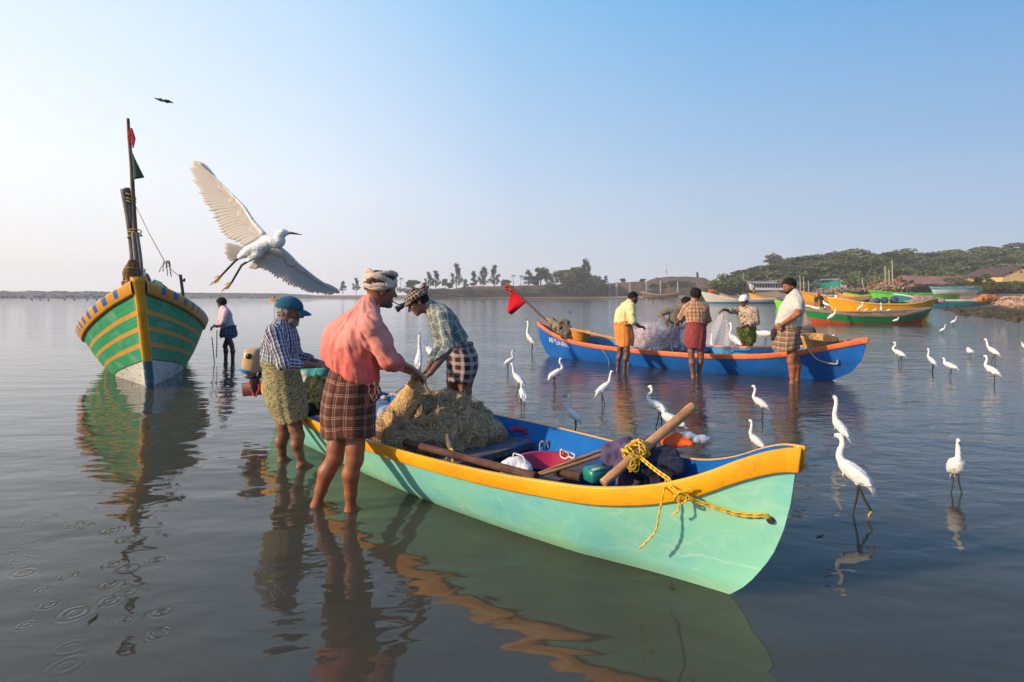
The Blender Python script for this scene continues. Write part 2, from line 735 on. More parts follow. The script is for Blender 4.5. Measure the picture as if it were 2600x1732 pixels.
make_water()

# ---- land: shoreline, beach, hill
SHORE = [(-500, 500), (-330, 460), (-170, 405), (-105, 345), (-30, 327), (45, 316), (86, 240), (72, 165), (66, 120), (62, 92), (57, 72), (41, 48), (30.5, 33), (34, 24), (60, 12), (120, 0)]
_sh = np.array(SHORE, float)


def shore_dist(x, y):
    """signed distance inland of the shoreline polyline (positive on land)"""
    p = np.stack([x, y], -1)
    best = np.full(x.shape, 1e9)
    sign = np.ones(x.shape)
    for i in range(len(_sh) - 1):
        a, b = _sh[i], _sh[i + 1]
        ab = b - a
        t = np.clip(((p - a) @ ab) / (ab @ ab), 0, 1)
        q = p - a - t[..., None] * ab
        d = np.linalg.norm(q, axis=-1)
        cr = ab[0] * (p[..., 1] - a[1]) - ab[1] * (p[..., 0] - a[0])
        m = d < best
        best = np.where(m, d, best)
        sign = np.where(m, np.where(cr > 0, 1, -1), sign)
    return best * sign


HILLPX = [1500, 1760, 1800, 1860, 1960, 2060, 2230, 2350, 2600, 3000, 3400]
HILLZ = [0, 0, 1.0, 4.0, 7.5, 11.5, 12.5, 13.0, 15.0, 15, 14]


def land_z(x, y):
    x = np.asarray(x, float)
    y = np.asarray(y, float)
    d = shore_dist(x, y)
    p = np.stack([x * .15, y * .15, np.zeros_like(x)], -1)
    z = np.where(d > 0, 1.0 * (1 - np.exp(-d / 10)) + 1.2 * (1 - np.exp(-np.maximum(d - 12, 0) / 40)), d * .08)
    z = z + .16 * fbm(p, 4, 3) * np.clip(d / 4 + .6, 0, 1)
    px = 1300 + F * x / np.maximum(y, 1)
    hz = np.interp(px, HILLPX, HILLZ)
    up = np.clip((y - 165) / 85, 0, 1)
    up = up * up * (3 - 2 * up)
    z = z + hz * up
    fort = np.clip((px - 1560) / 120, 0, 1) * np.clip((1800 - px) / 60, 0, 1) * np.clip((y - 352) / 20, 0, 1)
    return z + fort * 7.0


def make_land():
    pxs = np.concatenate([np.linspace(150, 1700, 60), np.linspace(1720, 3300, 110)])
    ys = np.geomspace(20, 620, 120)
    PX, YY = np.meshgrid(pxs, ys)
    XX = (PX - 1300) / F * YY
    Z = land_z(XX, YY)
    rows = [[(XX[i, j], YY[i, j], Z[i, j]) for j in range(len(pxs))] for i in range(len(ys))]
    g = Geo()
    g.grid(rows, flip=False)
    k = NT('sandy_ground', .95, .1)
    co = k.coord()
    a = k.noise(.35, 6, .7, co)
    c = k.ramp(a, [(.3, L(.20, .155, .10)), (.5, L(.30, .225, .15)), (.66, L(.36, .20, .115)), (.8, L(.42, .35, .26))])
    sep = k.n('ShaderNodeSeparateXYZ')
    k.set(sep.inputs[0], co)
    wet = k.math('MULTIPLY', k.math('SUBTRACT', .45, sep.outputs[2]), 3.0)
    wet.node.use_clamp = True
    c = k.mix(wet, c, L(.05, .045, .033))
    grass = k.ramp(k.math('ADD', k.noise(.12, 5, .65, co), k.math('MULTIPLY', sep.outputs[2], .03)), [(.56, L(0, 0, 0)), (.68, L(1, 1, 1))])
    c = k.mix(k.math('MULTIPLY', grass, .85), c, L(.075, .085, .032))
    k.base(c)
    k.bump(k.noise(1.6, 6, .7, co), .6, .4)
    tag(g.build('shore', k.m), 'sandy shore and low hill around the harbour', 'shore', kind='structure')


make_land()


# ---- breakwater
def rock_geo(g, c, r, seed, n=(9, 6), rough=.35):
    rr = np.random.default_rng(seed)
    nu, nv = n
    sc3 = r * rr.uniform(.7, 1.25, 3)
    rot = Matrix.Rotation(rr.uniform(0, 6.28), 3, 'Z') @ Matrix.Rotation(rr.uniform(-.5, .5), 3, 'X')
    rows = []
    for i in range(nv + 1):
        t = math.pi * i / nv
        ring = []
        for j in range(nu):
            a = 2 * math.pi * j / nu
            d = Vector((math.sin(t) * math.cos(a), math.sin(t) * math.sin(a), -math.cos(t)))
            m = 1 + rough * float(vnoise(np.array([[d.x * 1.7 + seed, d.y * 1.7, d.z * 1.7]]), seed)[0])
            ring.append(Vector(c) + rot @ Vector((d.x * sc3[0], d.y * sc3[1], d.z * sc3[2] * .8)) * m)
        rows.append(ring)
    g.grid(rows, True)


def make_breakwater():
    g = Geo()
    Y0 = 400.
    pxs = np.arange(-60, 905, 2.0)
    rows = []
    for px in pxs:
        top = interp(px, [-60, 260, 420, 700, 760, 830, 905], [5.0, 4.6, 4.0, 3.4, 2.6, 1.2, .4])
        x = (px - 1300) / F * Y0
        ring = []
        for q, (dy, hz) in enumerate([(-9, -.6), (-6, .33), (-3, .75), (0, .98), (4, 1.0), (8, .7), (14, -.3)]):
            nz = float(fbm(np.array([[x * .23, dy * .4, q * .7]]), 3, 5)[0])
            ring.append((x, Y0 + dy, top * hz + nz * (.9 if px < 330 else .35)))
        rows.append(ring)
    g.grid(rows, flip=True)
    rr = np.random.default_rng(3)
    for i in range(620):
        px = rr.uniform(-60, 380) if rr.random() < .8 else rr.uniform(380, 800)
        x = (px - 1300) / F * Y0
        t = rr.uniform(0, 1)
        top = interp(px, [-60, 260, 420, 700, 760, 830], [4.8, 4.4, 3.9, 3.2, 2.4, 1.0])
        rock_geo(g, (x, Y0 - 9 + 9 * t, top * t * .95), rr.uniform(.45, 1.0) * (1 if px < 380 else .55), i + 10, (7, 5))
    k = NT('breakwater_rock', .9, .2)
    co = k.coord()
    k.base(k.ramp(k.noise(.5, 6, .75, co), [(.3, L(.045, .047, .055)), (.5, L(.12, .12, .125)), (.7, L(.30, .29, .28))]))
    k.bump(k.noise(2, 5, .7, co), .5, .3)
    tag(g.build('breakwater', k.m, smooth=False), 'long low breakwater of grey rocks across the harbour mouth', 'breakwater')


make_breakwater()


# ---- trees
def leaf_mat(name, c1, c2, trans=.25):
    k = NT(name, .65, .25)
    oi = k.n('ShaderNodeObjectInfo')
    f = k.noise(.55, 4, .65, k.coord())
    c = k.ramp(k.math('ADD', f, k.math('MULTIPLY', k.math('SUBTRACT', oi.outputs['Random'], .5), .62)), [(.32, c1), (.62, c2)])
    k.base(c)
    tr = k.n('ShaderNodeBsdfTranslucent')
    k.set(tr.inputs[0], c)
    ms = k.n('ShaderNodeMixShader')
    ms.inputs[0].default_value = trans
    out = k.t.nodes['Material Output']
    k.t.links.new(k.b.outputs[0], ms.inputs[1])
    k.t.links.new(tr.outputs[0], ms.inputs[2])
    k.t.links.new(ms.outputs[0], out.inputs[0])
    return k.m


M_LEAF = leaf_mat('leaf_dark', L(.026, .052, .018), L(.135, .165, .058))
M_LEAF2 = leaf_mat('leaf_olive', L(.06, .08, .03), L(.15, .155, .065))
M_LEAFC = leaf_mat('leaf_casuarina', L(.03, .046, .03), L(.07, .09, .055))
M_LEAFB = leaf_mat('leaf_dry', L(.085, .065, .045), L(.15, .12, .085))
M_BARK = mat('bark', L(.10, .08, .06), L(.05, .04, .03), 3, .9, .1, .5, 8, .05)


def leaves(g, pts, size, flat=.5, seed=0, asp=.6):
    rr = np.random.default_rng(seed)
    n = len(pts)
    a = rr.normal(size=(n, 3)) * np.array([1, 1, flat])
    a /= np.linalg.norm(a, axis=1, keepdims=True)
    b = rr.normal(size=(n, 3)) * np.array([1, 1, flat])
    b -= (a * b).sum(1, keepdims=True) * a
    b /= np.linalg.norm(b, axis=1, keepdims=True)
    s = size * rr.uniform(.6, 1.4, (n, 1))
    pts = np.asarray(pts)
    V = np.stack([pts - a * s, pts + b * s * asp, pts + a * s, pts - b * s * asp], 1).reshape(-1, 3)
    g.add(V, [(4 * i, 4 * i + 1, 4 * i + 2, 4 * i + 3) for i in range(n)])


def tree(kind, label, group, cat='tree'):
    """builds one prototype tree at the origin, about 10 m tall"""
    rr = np.random.default_rng({'rain': 1, 'rain2': 2, 'casuarina': 3, 'broad': 4, 'palm': 5, 'casuarina2': 6, 'dry': 7, 'rain3': 8}[kind])
    nm = {'rain': 'rain_tree', 'rain2': 'rain_tree', 'rain3': 'rain_tree', 'casuarina': 'casuarina_tree', 'casuarina2': 'casuarina_tree', 'broad': 'broadleaf_tree', 'palm': 'palm_tree', 'dry': 'bare_tree'}[kind]
    root = thing(nm, label, cat, (0, 0, 0), group)
    tr, cr = Geo(), Geo()
    m = M_LEAF
    pts = []
    if kind.startswith('rain') or kind == 'dry':
        tr.tube(catmull([(0, 0, -1.5), (.1, 0, 1.5), (.3, .1, 3.2), (.4, .2, 5)], 4), [.55] * 4 + [.45] * 4 + [.35] * 5, 8)
        pads = []
        for i in range(15 if kind != 'dry' else 9):
            a = 2.4 * i + rr.uniform(-.3, .3)
            r = 6.8 * math.sqrt((i + .3) / 15)
            z = 8.9 - .075 * r * r + rr.uniform(-.9, .6)
            pads.append((r * math.cos(a), r * math.sin(a), z))
            if i % 2 == 0:
                tr.tube(catmull([(.3, .1, 3.2), (r * .4 * math.cos(a), r * .4 * math.sin(a), 5.2), (r * .85 * math.cos(a), r * .85 * math.sin(a), z - .7)], 4), list(np.linspace(.28, .08, 9)), 6)
        for (x, y, z) in pads:
            n = 190 if kind != 'dry' else 150
            u = rr.normal(size=(n, 3))
            u /= np.linalg.norm(u, axis=1, keepdims=True)
            u *= rr.uniform(.35, 1, (n, 1)) ** .5
            u = u * np.array([2.9, 2.9, .60]) * rr.uniform(.75, 1.2)
            u[:, 2] -= .05 * (u[:, 0] ** 2 + u[:, 1] ** 2)
            pts.append(u + np.array([x, y, z]))
        leaves(cr, np.concatenate(pts), .42, .4, 5)
        m = {'rain': M_LEAF, 'rain2': M_LEAF2, 'rain3': M_LEAF, 'dry': M_LEAFB}[kind]
    elif kind.startswith('casuarina'):
        tr.tube(catmull([(0, 0, -1), (.1, 0, 4), (-.1, .1, 8), (0, 0, 10.2)], 4), list(np.linspace(.28, .04, 13)), 6)
        for i in range(34):
            z = rr.uniform(2.2, 10.2)
            a = rr.uniform(0, 6.28)
            r = (1.9 if kind == 'casuarina' else 2.6) * math.sin(min(1, (11 - z) / 7.5) * 1.5) * rr.uniform(.5, 1.1)
            e = Vector((r * math.cos(a), r * math.sin(a), z + rr.uniform(.2, .8)))
            tr.tube([(0, 0, z - .5), e], [.07, .03], 4)
            n = 60
            u = rr.normal(size=(n, 3)) * np.array([.42, .42, .38])
            pts.append(u + np.array(e))
        leaves(cr, np.concatenate(pts), .30, 1.2, 6, .45)
        m = M_LEAFC
    elif kind == 'broad':
        tr.tube(catmull([(0, 0, -1), (.1, 0, 2), (0, .1, 5)], 4), list(np.linspace(.4, .2, 9)), 6)
        for i in range(24):
            u = rr.normal(size=3)
            u /= np.linalg.norm(u)
            c = np.array([0, 0, 6.2]) + u * np.array([3.4, 3.4, 2.9]) * rr.uniform(.55, 1.0)
            tr.tube([(0, .1, 4.2), tuple(c)], [.12, .04], 4)
            n = 90
            q = rr.normal(size=(n, 3))
            q /= np.linalg.norm(q, axis=1, keepdims=True)
            pts.append(c + q * rr.uniform(.5, 1, (n, 1)) * 1.15)
        leaves(cr, np.concatenate(pts), .36, .8, 7)
    else:
        tr.tube(catmull([(0, 0, -1), (.2, 0, 3), (.5, .1, 6.5), (.6, .1, 9)], 4), list(np.linspace(.22, .13, 13)), 6)
        for i in range(17):
            a = 2.4 * i
            up = rr.uniform(-.2, 1.0)
            d = Vector((math.cos(a), math.sin(a), 0))
            base = Vector((.6, .1, 9))
            pth = [base + d * (2.5 * t) + Vector((0, 0, up * 2 * t - 2.2 * t * t)) for t in np.linspace(0, 1, 8)]
            s = d.cross(Vector((0, 0, 1)))
            rows = [[p - s * .5 * math.sin(.25 + 2.8 * t) - Vector((0, 0, .22)), p, p + s * .5 * math.sin(.25 + 2.8 * t) - Vector((0, 0, .22))] for p, t in zip(pth, np.linspace(0, 1, 8))]
            for r0, r1 in zip(rows[:-1], rows[1:]):
                for q in (0, 2):
                    mid0 = r0[q] * .55 + r1[q] * .45
                    cr.add([r0[1], r0[1] * .4 + r1[1] * .6, mid0], [(0, 1, 2)])
    tr.build('trunk', M_BARK, root)
    cr.build('crown', m, root, smooth=False)
    return root


_proto_used = {}


def plant(kind, px, py_base, Y, height, label, group=None, wide=1.0, rot=None, base=10.0):
    x = (px - 1300) / F * Y
    z = float(land_z(np.array([x]), np.array([Y]))[0]) if py_base is None else H - (py_base - HZ) / F * Y
    s = height / base
    if kind.startswith('rain'):
        z -= 3.2 * s
    if kind not in _proto_used:
        o = tree(kind, label, group)
        _proto_used[kind] = o
        o.location = (x, Y, z)
        o.scale = (s * wide, s * wide, s)
        o.rotation_euler = (0, 0, rot if rot is not None else random.uniform(0, 6.28))
        return o
    o = dup(_proto_used[kind], (x, Y, z), rot if rot is not None else random.uniform(0, 6.28), (s * wide, s * wide, s), label, group)
    if group is None and 'group' in o:
        del o['group']
    return o


# far shore: individual trees standing on the spit (px, base py, top py, kind, width, label)
FAR = [
    (871, 744, 717, 'casuarina', 1.25, 'small thin casuarina at the far left end of the sand spit'),
    (904, 745, 708, 'casuarina2', .8, 'feathery casuarina just left of the turbaned man\'s head'),
    (1016, 740, 703, 'palm', 1.0, 'lone coconut palm on the spit beside a round green tree'),
    (1050, 742, 709, 'broad', 1.65, 'wide round green tree low on the spit behind the headcloth man'),
    (1088, 736, 693, 'casuarina2', .8, 'left one of a pair of dark casuarinas on the spit'),
    (1106, 736, 690, 'casuarina2', .9, 'right one of a pair of dark casuarinas on the spit'),
    (1130, 737, 706, 'broad', .8, 'short leaning tree at the right foot of the casuarina pair'),
    (1159, 736, 673, 'casuarina2', .75, 'tallest free standing casuarina alone on the spit'),
    (1203, 735, 693, 'casuarina', 1.0, 'short casuarina at the left of the trio on the spit'),
    (1228, 735, 681, 'casuarina2', .85, 'dense middle casuarina of the trio on the spit'),
    (1256, 735, 677, 'casuarina2', .75, 'tall right casuarina of the trio on the spit'),
    (1304, 731, 695, 'palm', 1.0, 'ragged palm above the tip of the red flag'),
    (1322, 731, 697, 'palm', 1.0, 'second ragged palm right of the red flag'),
    (1342, 731, 690, 'casuarina', 1.3, 'dark slim tree left of the big round crown by the wall'),
    (1373, 733, 676, 'broad', 1.05, 'tall round crowned green tree standing over the fort wall'),
    (1410, 733, 684, 'palm', .9, 'palm peeping over the left end of the dark grove'),
    (1428, 742, 682, 'broad', 1.1, 'leafy tree at the left end of the dark grove'),
    (1462, 743, 674, 'broad', 1.15, 'largest dense dark tree in the grove by the wall'),
    (1486, 741, 663, 'casuarina2', .75, 'tall ragged tree rising above the dark grove'),
    (1508, 740, 697, 'broad', 1.35, 'low spreading tree at the right side of the dark grove'),
    (1538, 722, 702, 'casuarina', 1.4, 'small thin tree on the wall top right of the grove'),
    (1581, 722, 706, 'broad', 1.4, 'small bushy tree behind the brown fort wall'),
    (1632, 720, 707, 'broad', 1.9, 'low round bushy tree behind the brown fort wall near the mast'),
    (1712, 741, 709, 'broad', 1.4, 'green tree growing on the brown fort slope'),
    (1740, 742, 712, 'broad', 1.3, 'right green tree growing on the brown fort slope'),
    (1690, 742, 716, 'broad', 1.2, 'leftmost green tree growing on the brown fort slope'),
]
for (px, pb, pt, kd, wd, lb) in FAR:
    Yt = 345. if px < 1650 else 321.
    plant(kd, px, pb, Yt, (pb - pt) / F * Yt, lb, None, wd)

for (px, pb, pt, kd, wd, lb) in [(1140, 740, 716, 'broad', 1.2, 'low green tree between the casuarina pair and the lone casuarina'), (1182, 740, 712, 'casuarina', 1.3, 'small dark tree just right of the lone tall casuarina'),
                                 (1285, 738, 708, 'broad', 1.3, 'low round tree left of the two ragged palms'), (1356, 738, 698, 'broad', 1.0, 'dark tree squeezed left of the tall round crown'), (1396, 740, 696, 'casuarina2', .9, 'dark feathery tree right of the tall round crown'),
                                 (1446, 742, 688, 'broad', 1.2, 'dark leafy tree filling the left middle of the grove'), (1477, 743, 684, 'broad', 1.1, 'dark leafy tree filling the right middle of the grove'), (1526, 738, 708, 'broad', 1.2, 'low tree trailing off right of the grove'),
                                 (1660, 742, 718, 'broad', 1.4, 'bushy tree low on the fort slope right of the far hulk'), (1758, 744, 716, 'broad', 1.3, 'bushy tree where the fort slope meets the hill')]:
    Yt = 330. if px < 1650 else 320.
    plant(kd, px, pb, Yt, (pb - pt) / F * Yt, lb, None, wd)

# hill: rain trees in rows, front to back
rr = np.random.default_rng(21)
hill = []
for row, (Yr, step) in enumerate([(178, 34), (200, 38), (226, 42), (255, 44), (290, 48)]):
    px = 1772 + rr.uniform(0, 20) + row * 8
    while px < 2720:
        hill.append((px + rr.uniform(-8, 8), Yr + rr.uniform(-7, 7), row))
        px += step * rr.uniform(.8, 1.2)
for i, (px, Yt, row) in enumerate(hill):
    if row == 0 and 1880 < px < 2170:
        continue
    h = rr.uniform(7.4, 12.6) * (1.0 if px > 1850 else .62)
    kd = ['rain', 'rain2', 'rain', 'rain3'][rr.integers(0, 4)]
    plant(kd, px, None, Yt, h, 'dark green wide crowned tree among those covering the hill', 'trees covering the hill', rr.uniform(.95, 1.45))
for i, (px, Yt, lb) in enumerate(((1842, 168, 'coconut palm at the left foot of the hill'), (1996, 166, 'coconut palm behind the white arcade building'), (2182, 170, 'coconut palm right of the white gabled house'), (2310, 158, 'coconut palm behind the left end of the tiled shed'), (2508, 140, 'coconut palm behind the yellow house\'s dark roof'))):
    plant('palm', px, None, Yt, 7.5 + i % 2, lb, None, .9)
plant('dry', 1966, None, 255, 11.5, 'brownish half bare tree sticking out above the hill skyline', None, .62)
plant('dry', 2057, None, 205, 8., 'brownish dry tree in the middle of the green hill', None, 1.0)
plant('dry', 2125, None, 222, 8.5, 'second brownish dry tree higher on the green hill', None, 1.0)

# ================================================================== BOATS
class Hull:
    def __init__(s, origin, u, xs, xe, b, zs, zk=-.15, pw=((0, .5), (.7, .5), (1, .8)), heel=0., trim=0.):
        s.o = Vector((origin[0], origin[1], origin[2] if len(origin) > 2 else 0))
        s.u = Vector((u[0], u[1], 0)).normalized()
        s.n = Vector((-s.u.y, s.u.x, 0))
        s.xs, s.xe, s.b, s.zs_, s.zk, s.pw = xs, xe, b, zs, zk, pw
        s.heel = R(heel)
        s.trim = math.tan(R(trim))

    def tab(s, x, t, smooth=True):
        return (smooth_interp if smooth else interp)(x, [a for a, _ in t], [a for _, a in t])

    def zs(s, t):
        return s.tab(t, s.zs_)

    def W(s, x, y, z):
        z = z + s.trim * x
        c, d = math.cos(s.heel), math.sin(s.heel)
        y, z = y * c - z * d, y * d + z * c
        return s.o + s.u * x + s.n * y + Vector((0, 0, z))

    def X(s, t, z):
        a, b = s.tab(z, s.xs, False), s.tab(z, s.xe, False)
        return a + (b - a) * t

    def half(s, t, z):
        q = max(0., min(1.0, (z - s.zk) / (s.zs(t) - s.zk)))
        return s.tab(t, s.b) * q ** s.tab(t, s.pw, False)

    def pt(s, t, z, side, off=0., dz=0.):
        return s.W(s.X(t, z), side * max(0.0, s.half(t, z) + off), z + dz)

    def tl(s, x, z=.3):
        """station parameter of a distance along the boat"""
        a, b = s.tab(z, s.xs, False), s.tab(z, s.xe, False)
        return (x - a) / (b - a)

    def ts(s, n):
        return [0.5 - 0.5 * math.cos(math.pi * i / n) * (1 - .25 * math.sin(math.pi * i / n) ** 2) for i in range(n + 1)]

    def outer(s, g, n=60, m=12, uvf=None, t0=0., t1=1.):
        for side in (1, -1):
            rows, uv = [], []
            for t in s.ts(n):
                t = t0 + (t1 - t0) * t
                z1 = s.zs(t)
                ring = []
                for j in range(m + 1):
                    z = s.zk + (z1 - s.zk) * (j / m) ** 1.3
                    ring.append(s.pt(t, z, side))
                    uv.append(uvf(s, t, z) if uvf else (s.X(t, z), z))
                rows.append(ring)
            g.grid(rows, False, uv, flip=side > 0)
        # transom
        L_ = [s.pt(t0, s.zk + (s.zs(t0) - s.zk) * (j / m) ** 1.3, 1) for j in range(m + 1)]
        R_ = [s.pt(t0, s.zk + (s.zs(t0) - s.zk) * (j / m) ** 1.3, -1) for j in range(m + 1)]
        g.grid([L_, R_], False, [(0, uvf(s, t0, 0)[1] if uvf else 0)] * (2 * m + 2), flip=True)
        return g

    def band(s, g, h, th=.016, inn=.04, n=60, up=.006, drop=0., sides=(1, -1), t0=0., t1=1.0):
        """strake along the sheer: outer face of height h(t), rolled over the top to the inside"""
        for side in sides:
            rows = []
            for t in s.ts(n):
                t = t0 + (t1 - t0) * t
                z1 = s.zs(t) - drop
                hh = h(t) if callable(h) else h
                zb = z1 - hh
                y1, yb = s.half(t, z1), s.half(t, zb)
                X1, Xb = s.X(t, z1), s.X(t, zb)
                # keep the two sides joined at the very ends
                e = th * (1 if t > .998 else 0)
                ring = [s.W(Xb + e, side * max(yb - .004, 0), zb), s.W(Xb + e, side * (yb + th * .9), zb + .002), s.W(Xb + e, side * (yb + th), zb + .008),
                        s.W(X1 + e, side * (y1 + th), z1 - .008 + up), s.W(X1 + e, side * (y1 + th * .7), z1 + up)]
                yi = max(y1 - inn, 0)
                ring += [s.W(X1 + e, side * yi, z1 + up), s.W(X1 + e, side * max(yi - .002, 0), z1 - .012)]
                rows.append(ring)
            g.grid(rows, True, None, True, True, flip=side < 0)
        return g

    def inner(s, g, floor, th=.035, n=50, m=8, t0=.01, t1=.985):
        rows = []
        for t in s.ts(n):
            t = t0 + (t1 - t0) * t
            z1 = s.zs(t)
            fl = min(floor, z1 - .05)
            L_ = [s.pt(t, fl + (z1 - fl) * (1 - j / m), 1, -th) for j in range(m + 1)]
            R_ = [s.pt(t, fl + (z1 - fl) * (j / m), -1, -th) for j in range(m + 1)]
            rows.append(L_ + R_)
        g.grid(rows, False, None)
        a = rows[0]
        g.add(a, [tuple(range(len(a)))])
        return g

    def thwart(s, x, z, w=.2, th=.035, over=-.03):
        g = Geo()
        rows = []
        for dx in (-w / 2, w / 2):
            t = s.tl(x + dx, z)
            y = s.half(t, z) + over
            rows.append((dx, y))
        V = []
        for dz in (-th / 2, th / 2):
            for (dx, y), sg in ((rows[0], -1), (rows[0], 1), (rows[1], 1), (rows[1], -1)):
                V.append(s.W(x + dx, y * sg, z + dz))
        g.add(V, [(0, 3, 2, 1), (4, 5, 6, 7), (0, 1, 5, 4), (1, 2, 6, 5), (2, 3, 7, 6), (3, 0, 4, 7)],
              [(0, 0), (0, 1), (.2, 1), (.2, 0)] * 2)
        return g


def rope(g, pts, r=.006, strands=2, n=10, twist=70, nn=5):
    """laid rope: two thin strands twisted round each other"""
    path = catmull(pts, n)
    ln = 0
    for k in range(strands):
        out = []
        ln = 0
        for i, p in enumerate(path):
            if i:
                ln += (p - path[i - 1]).length
            d = (path[min(i + 1, len(path) - 1)] - path[max(i - 1, 0)]).normalized()
            a = d.cross(Vector((.21, .13, 1))).normalized()
            b = a.cross(d)
            ph = ln * twist + k * 6.283 / strands
            out.append(p + (a * math.cos(ph) + b * math.sin(ph)) * r * .55)
        g.tube(out, r * .75, nn)
    return g


# ---------------- the mint coloured boat in front
NB = Hull((-2.60, 6.40), (.697, -.717), [(-.3, .20), (0, .12), (.6, -.02)],
          [(-.3, 4.7), (-.2, 4.86), (-.08, 5.09), (0, 5.2), (.06, 5.265), (.12, 5.315), (.244, 5.395), (.37, 5.445), (.495, 5.477), (.637, 5.498), (.8, 5.515)],
          [(0, .18), (.04, .27), (.1, .39), (.3, .505), (.5, .55), (.65, .53), (.8, .42), (.864, .335), (.9, .262), (.93, .20), (.965, .120), (.985, .062), (1, .012)],
          [(0, .48), (.15, .435), (.3, .41), (.5, .415), (.65, .43), (.8, .455), (.864, .48), (.91, .535), (.94, .605), (.965, .685), (.985, .735), (1, .755)],
          -.16, ((0, .5), (.6, .48), (.85, .55), (1, .9)), 1.5)
M_MINT = None


def mint_paint():
    k = NT('mint_paint', .48, .4)
    co = k.coord()
    a = k.noise(1.3, 4, .55, co, .4)
    b = k.noise(5.5, 6, .7, co, .6)
    c = k.ramp(a, [(.28, L(.15, .52, .58)), (.45, L(.20, .60, .54)), (.58, L(.26, .64, .46)), (.72, L(.34, .66, .36))])
    c = k.mix(k.math('MULTIPLY', k.ramp(b, [(.5, L(0, 0, 0)), (.75, L(1, 1, 1))]), .45), c, L(.42, .72, .60))
    c = k.mix(k.math('MULTIPLY', k.ramp(k.noise(3.2, 8, .75, co, .8), [(.56, L(0, 0, 0)), (.68, L(1, 1, 1))]), .40), c, L(.20, .50, .34))
    caustic_web = None
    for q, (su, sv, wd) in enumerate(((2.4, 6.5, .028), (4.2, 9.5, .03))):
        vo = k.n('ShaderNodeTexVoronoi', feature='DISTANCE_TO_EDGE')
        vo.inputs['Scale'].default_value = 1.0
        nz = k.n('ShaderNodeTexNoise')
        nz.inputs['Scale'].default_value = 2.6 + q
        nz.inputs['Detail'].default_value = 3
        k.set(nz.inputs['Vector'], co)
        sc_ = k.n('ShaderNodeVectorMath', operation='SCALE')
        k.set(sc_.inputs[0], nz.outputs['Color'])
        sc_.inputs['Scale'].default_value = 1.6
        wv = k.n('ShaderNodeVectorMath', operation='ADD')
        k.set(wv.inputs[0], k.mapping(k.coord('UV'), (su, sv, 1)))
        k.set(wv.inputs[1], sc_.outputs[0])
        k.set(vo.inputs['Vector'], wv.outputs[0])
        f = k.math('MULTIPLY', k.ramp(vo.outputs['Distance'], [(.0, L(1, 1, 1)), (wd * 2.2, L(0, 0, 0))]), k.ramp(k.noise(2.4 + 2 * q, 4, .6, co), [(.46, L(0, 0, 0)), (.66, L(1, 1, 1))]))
        caustic_web = f if caustic_web is None else k.math('MAXIMUM', caustic_web, f)
    c = k.mix(k.math('MULTIPLY', caustic_web, .32), c, L(.62, .84, .70))      # pale net of light thrown up by the water, painted into the hull colour
    scr = k.ramp(k.noise(1., 9, .8, k.mapping(k.coord('UV'), (3, 34, 1)), .8), [(.63, L(0, 0, 0)), (.70, L(1, 1, 1))])
    c = k.mix(k.math('MULTIPLY', scr, .35), c, L(.22, .36, .26))
    sp = k.n('ShaderNodeSeparateXYZ')
    k.set(sp.inputs[0], k.coord('UV'))
    line = k.n('ShaderNodeMapRange')
    k.set(line.inputs[0], k.math('ADD', sp.outputs[1], k.math('MULTIPLY', b, .03)))
    line.inputs[1].default_value = .03
    line.inputs[2].default_value = .10
    line.inputs[3].default_value = .55
    line.inputs[4].default_value = 0
    c = k.mix(line.outputs[0], c, L(.24, .40, .18))
    k.base(c)
    k.bump(k.noise(4, 3, .5, co), .08, .02)
    return k.m


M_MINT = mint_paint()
M_YEL = worn_paint('yellow_paint', L(.80, .345, .006), L(.40, .19, .03), .45, 5, .42, .2, None)
M_BLUEIN = worn_paint('blue_inside_paint', L(.001, .100, .36), L(.004, .045, .13), .6, 6, .75, .2, L(.05, .05, .055))
M_BLUEIN.node_tree.nodes['Principled BSDF'].inputs['Specular IOR Level'].default_value = .15
M_ROPEY = mat('yellow_rope', L(.72, .50, .04), L(.55, .33, .03), 60, .7, .3)
M_WOODD = wood('dark_wood', L(.16, .075, .05), L(.055, .03, .022))
M_WOODL = wood('light_wood', L(.56, .31, .15), L(.34, .17, .075))
M_WOODG = wood('grey_wood', L(.24, .19, .15), L(.10, .08, .065))


def find_on(h, px, py, side=-1):
    best = (1e9, 0, 0)
    for t in np.linspace(.02, .998, 240):
        for z in np.linspace(0, h.zs(t), 40):
            p = h.pt(t, z, side)
            e = (1300 + F * p.x / p.y - px) ** 2 + (HZ + F * (H - p.z) / p.y - py) ** 2
            if e < best[0]:
                best = (e, t, z)
    return best[1], best[2]


def thwart_paint():
    k = NT('worn_thwart_paint', .75, .25)
    n = k.noise(5, 9, .75, k.coord(), .8)
    g = k.noise(1., 8, .7, k.mapping(k.coord(), (18, 18, 3), (0, 0, R(45))))
    k.base(k.mix(k.ramp(k.math('ADD', k.math('MULTIPLY', n, .7), k.math('MULTIPLY', g, .3)), [(.44, L(0, 0, 0)), (.52, L(1, 1, 1))]), L(.012, .085, .27), k.ramp(g, [(.35, L(.045, .038, .036)), (.65, L(.15, .115, .095))])))
    k.bump(n, .6, .01)
    return k.m


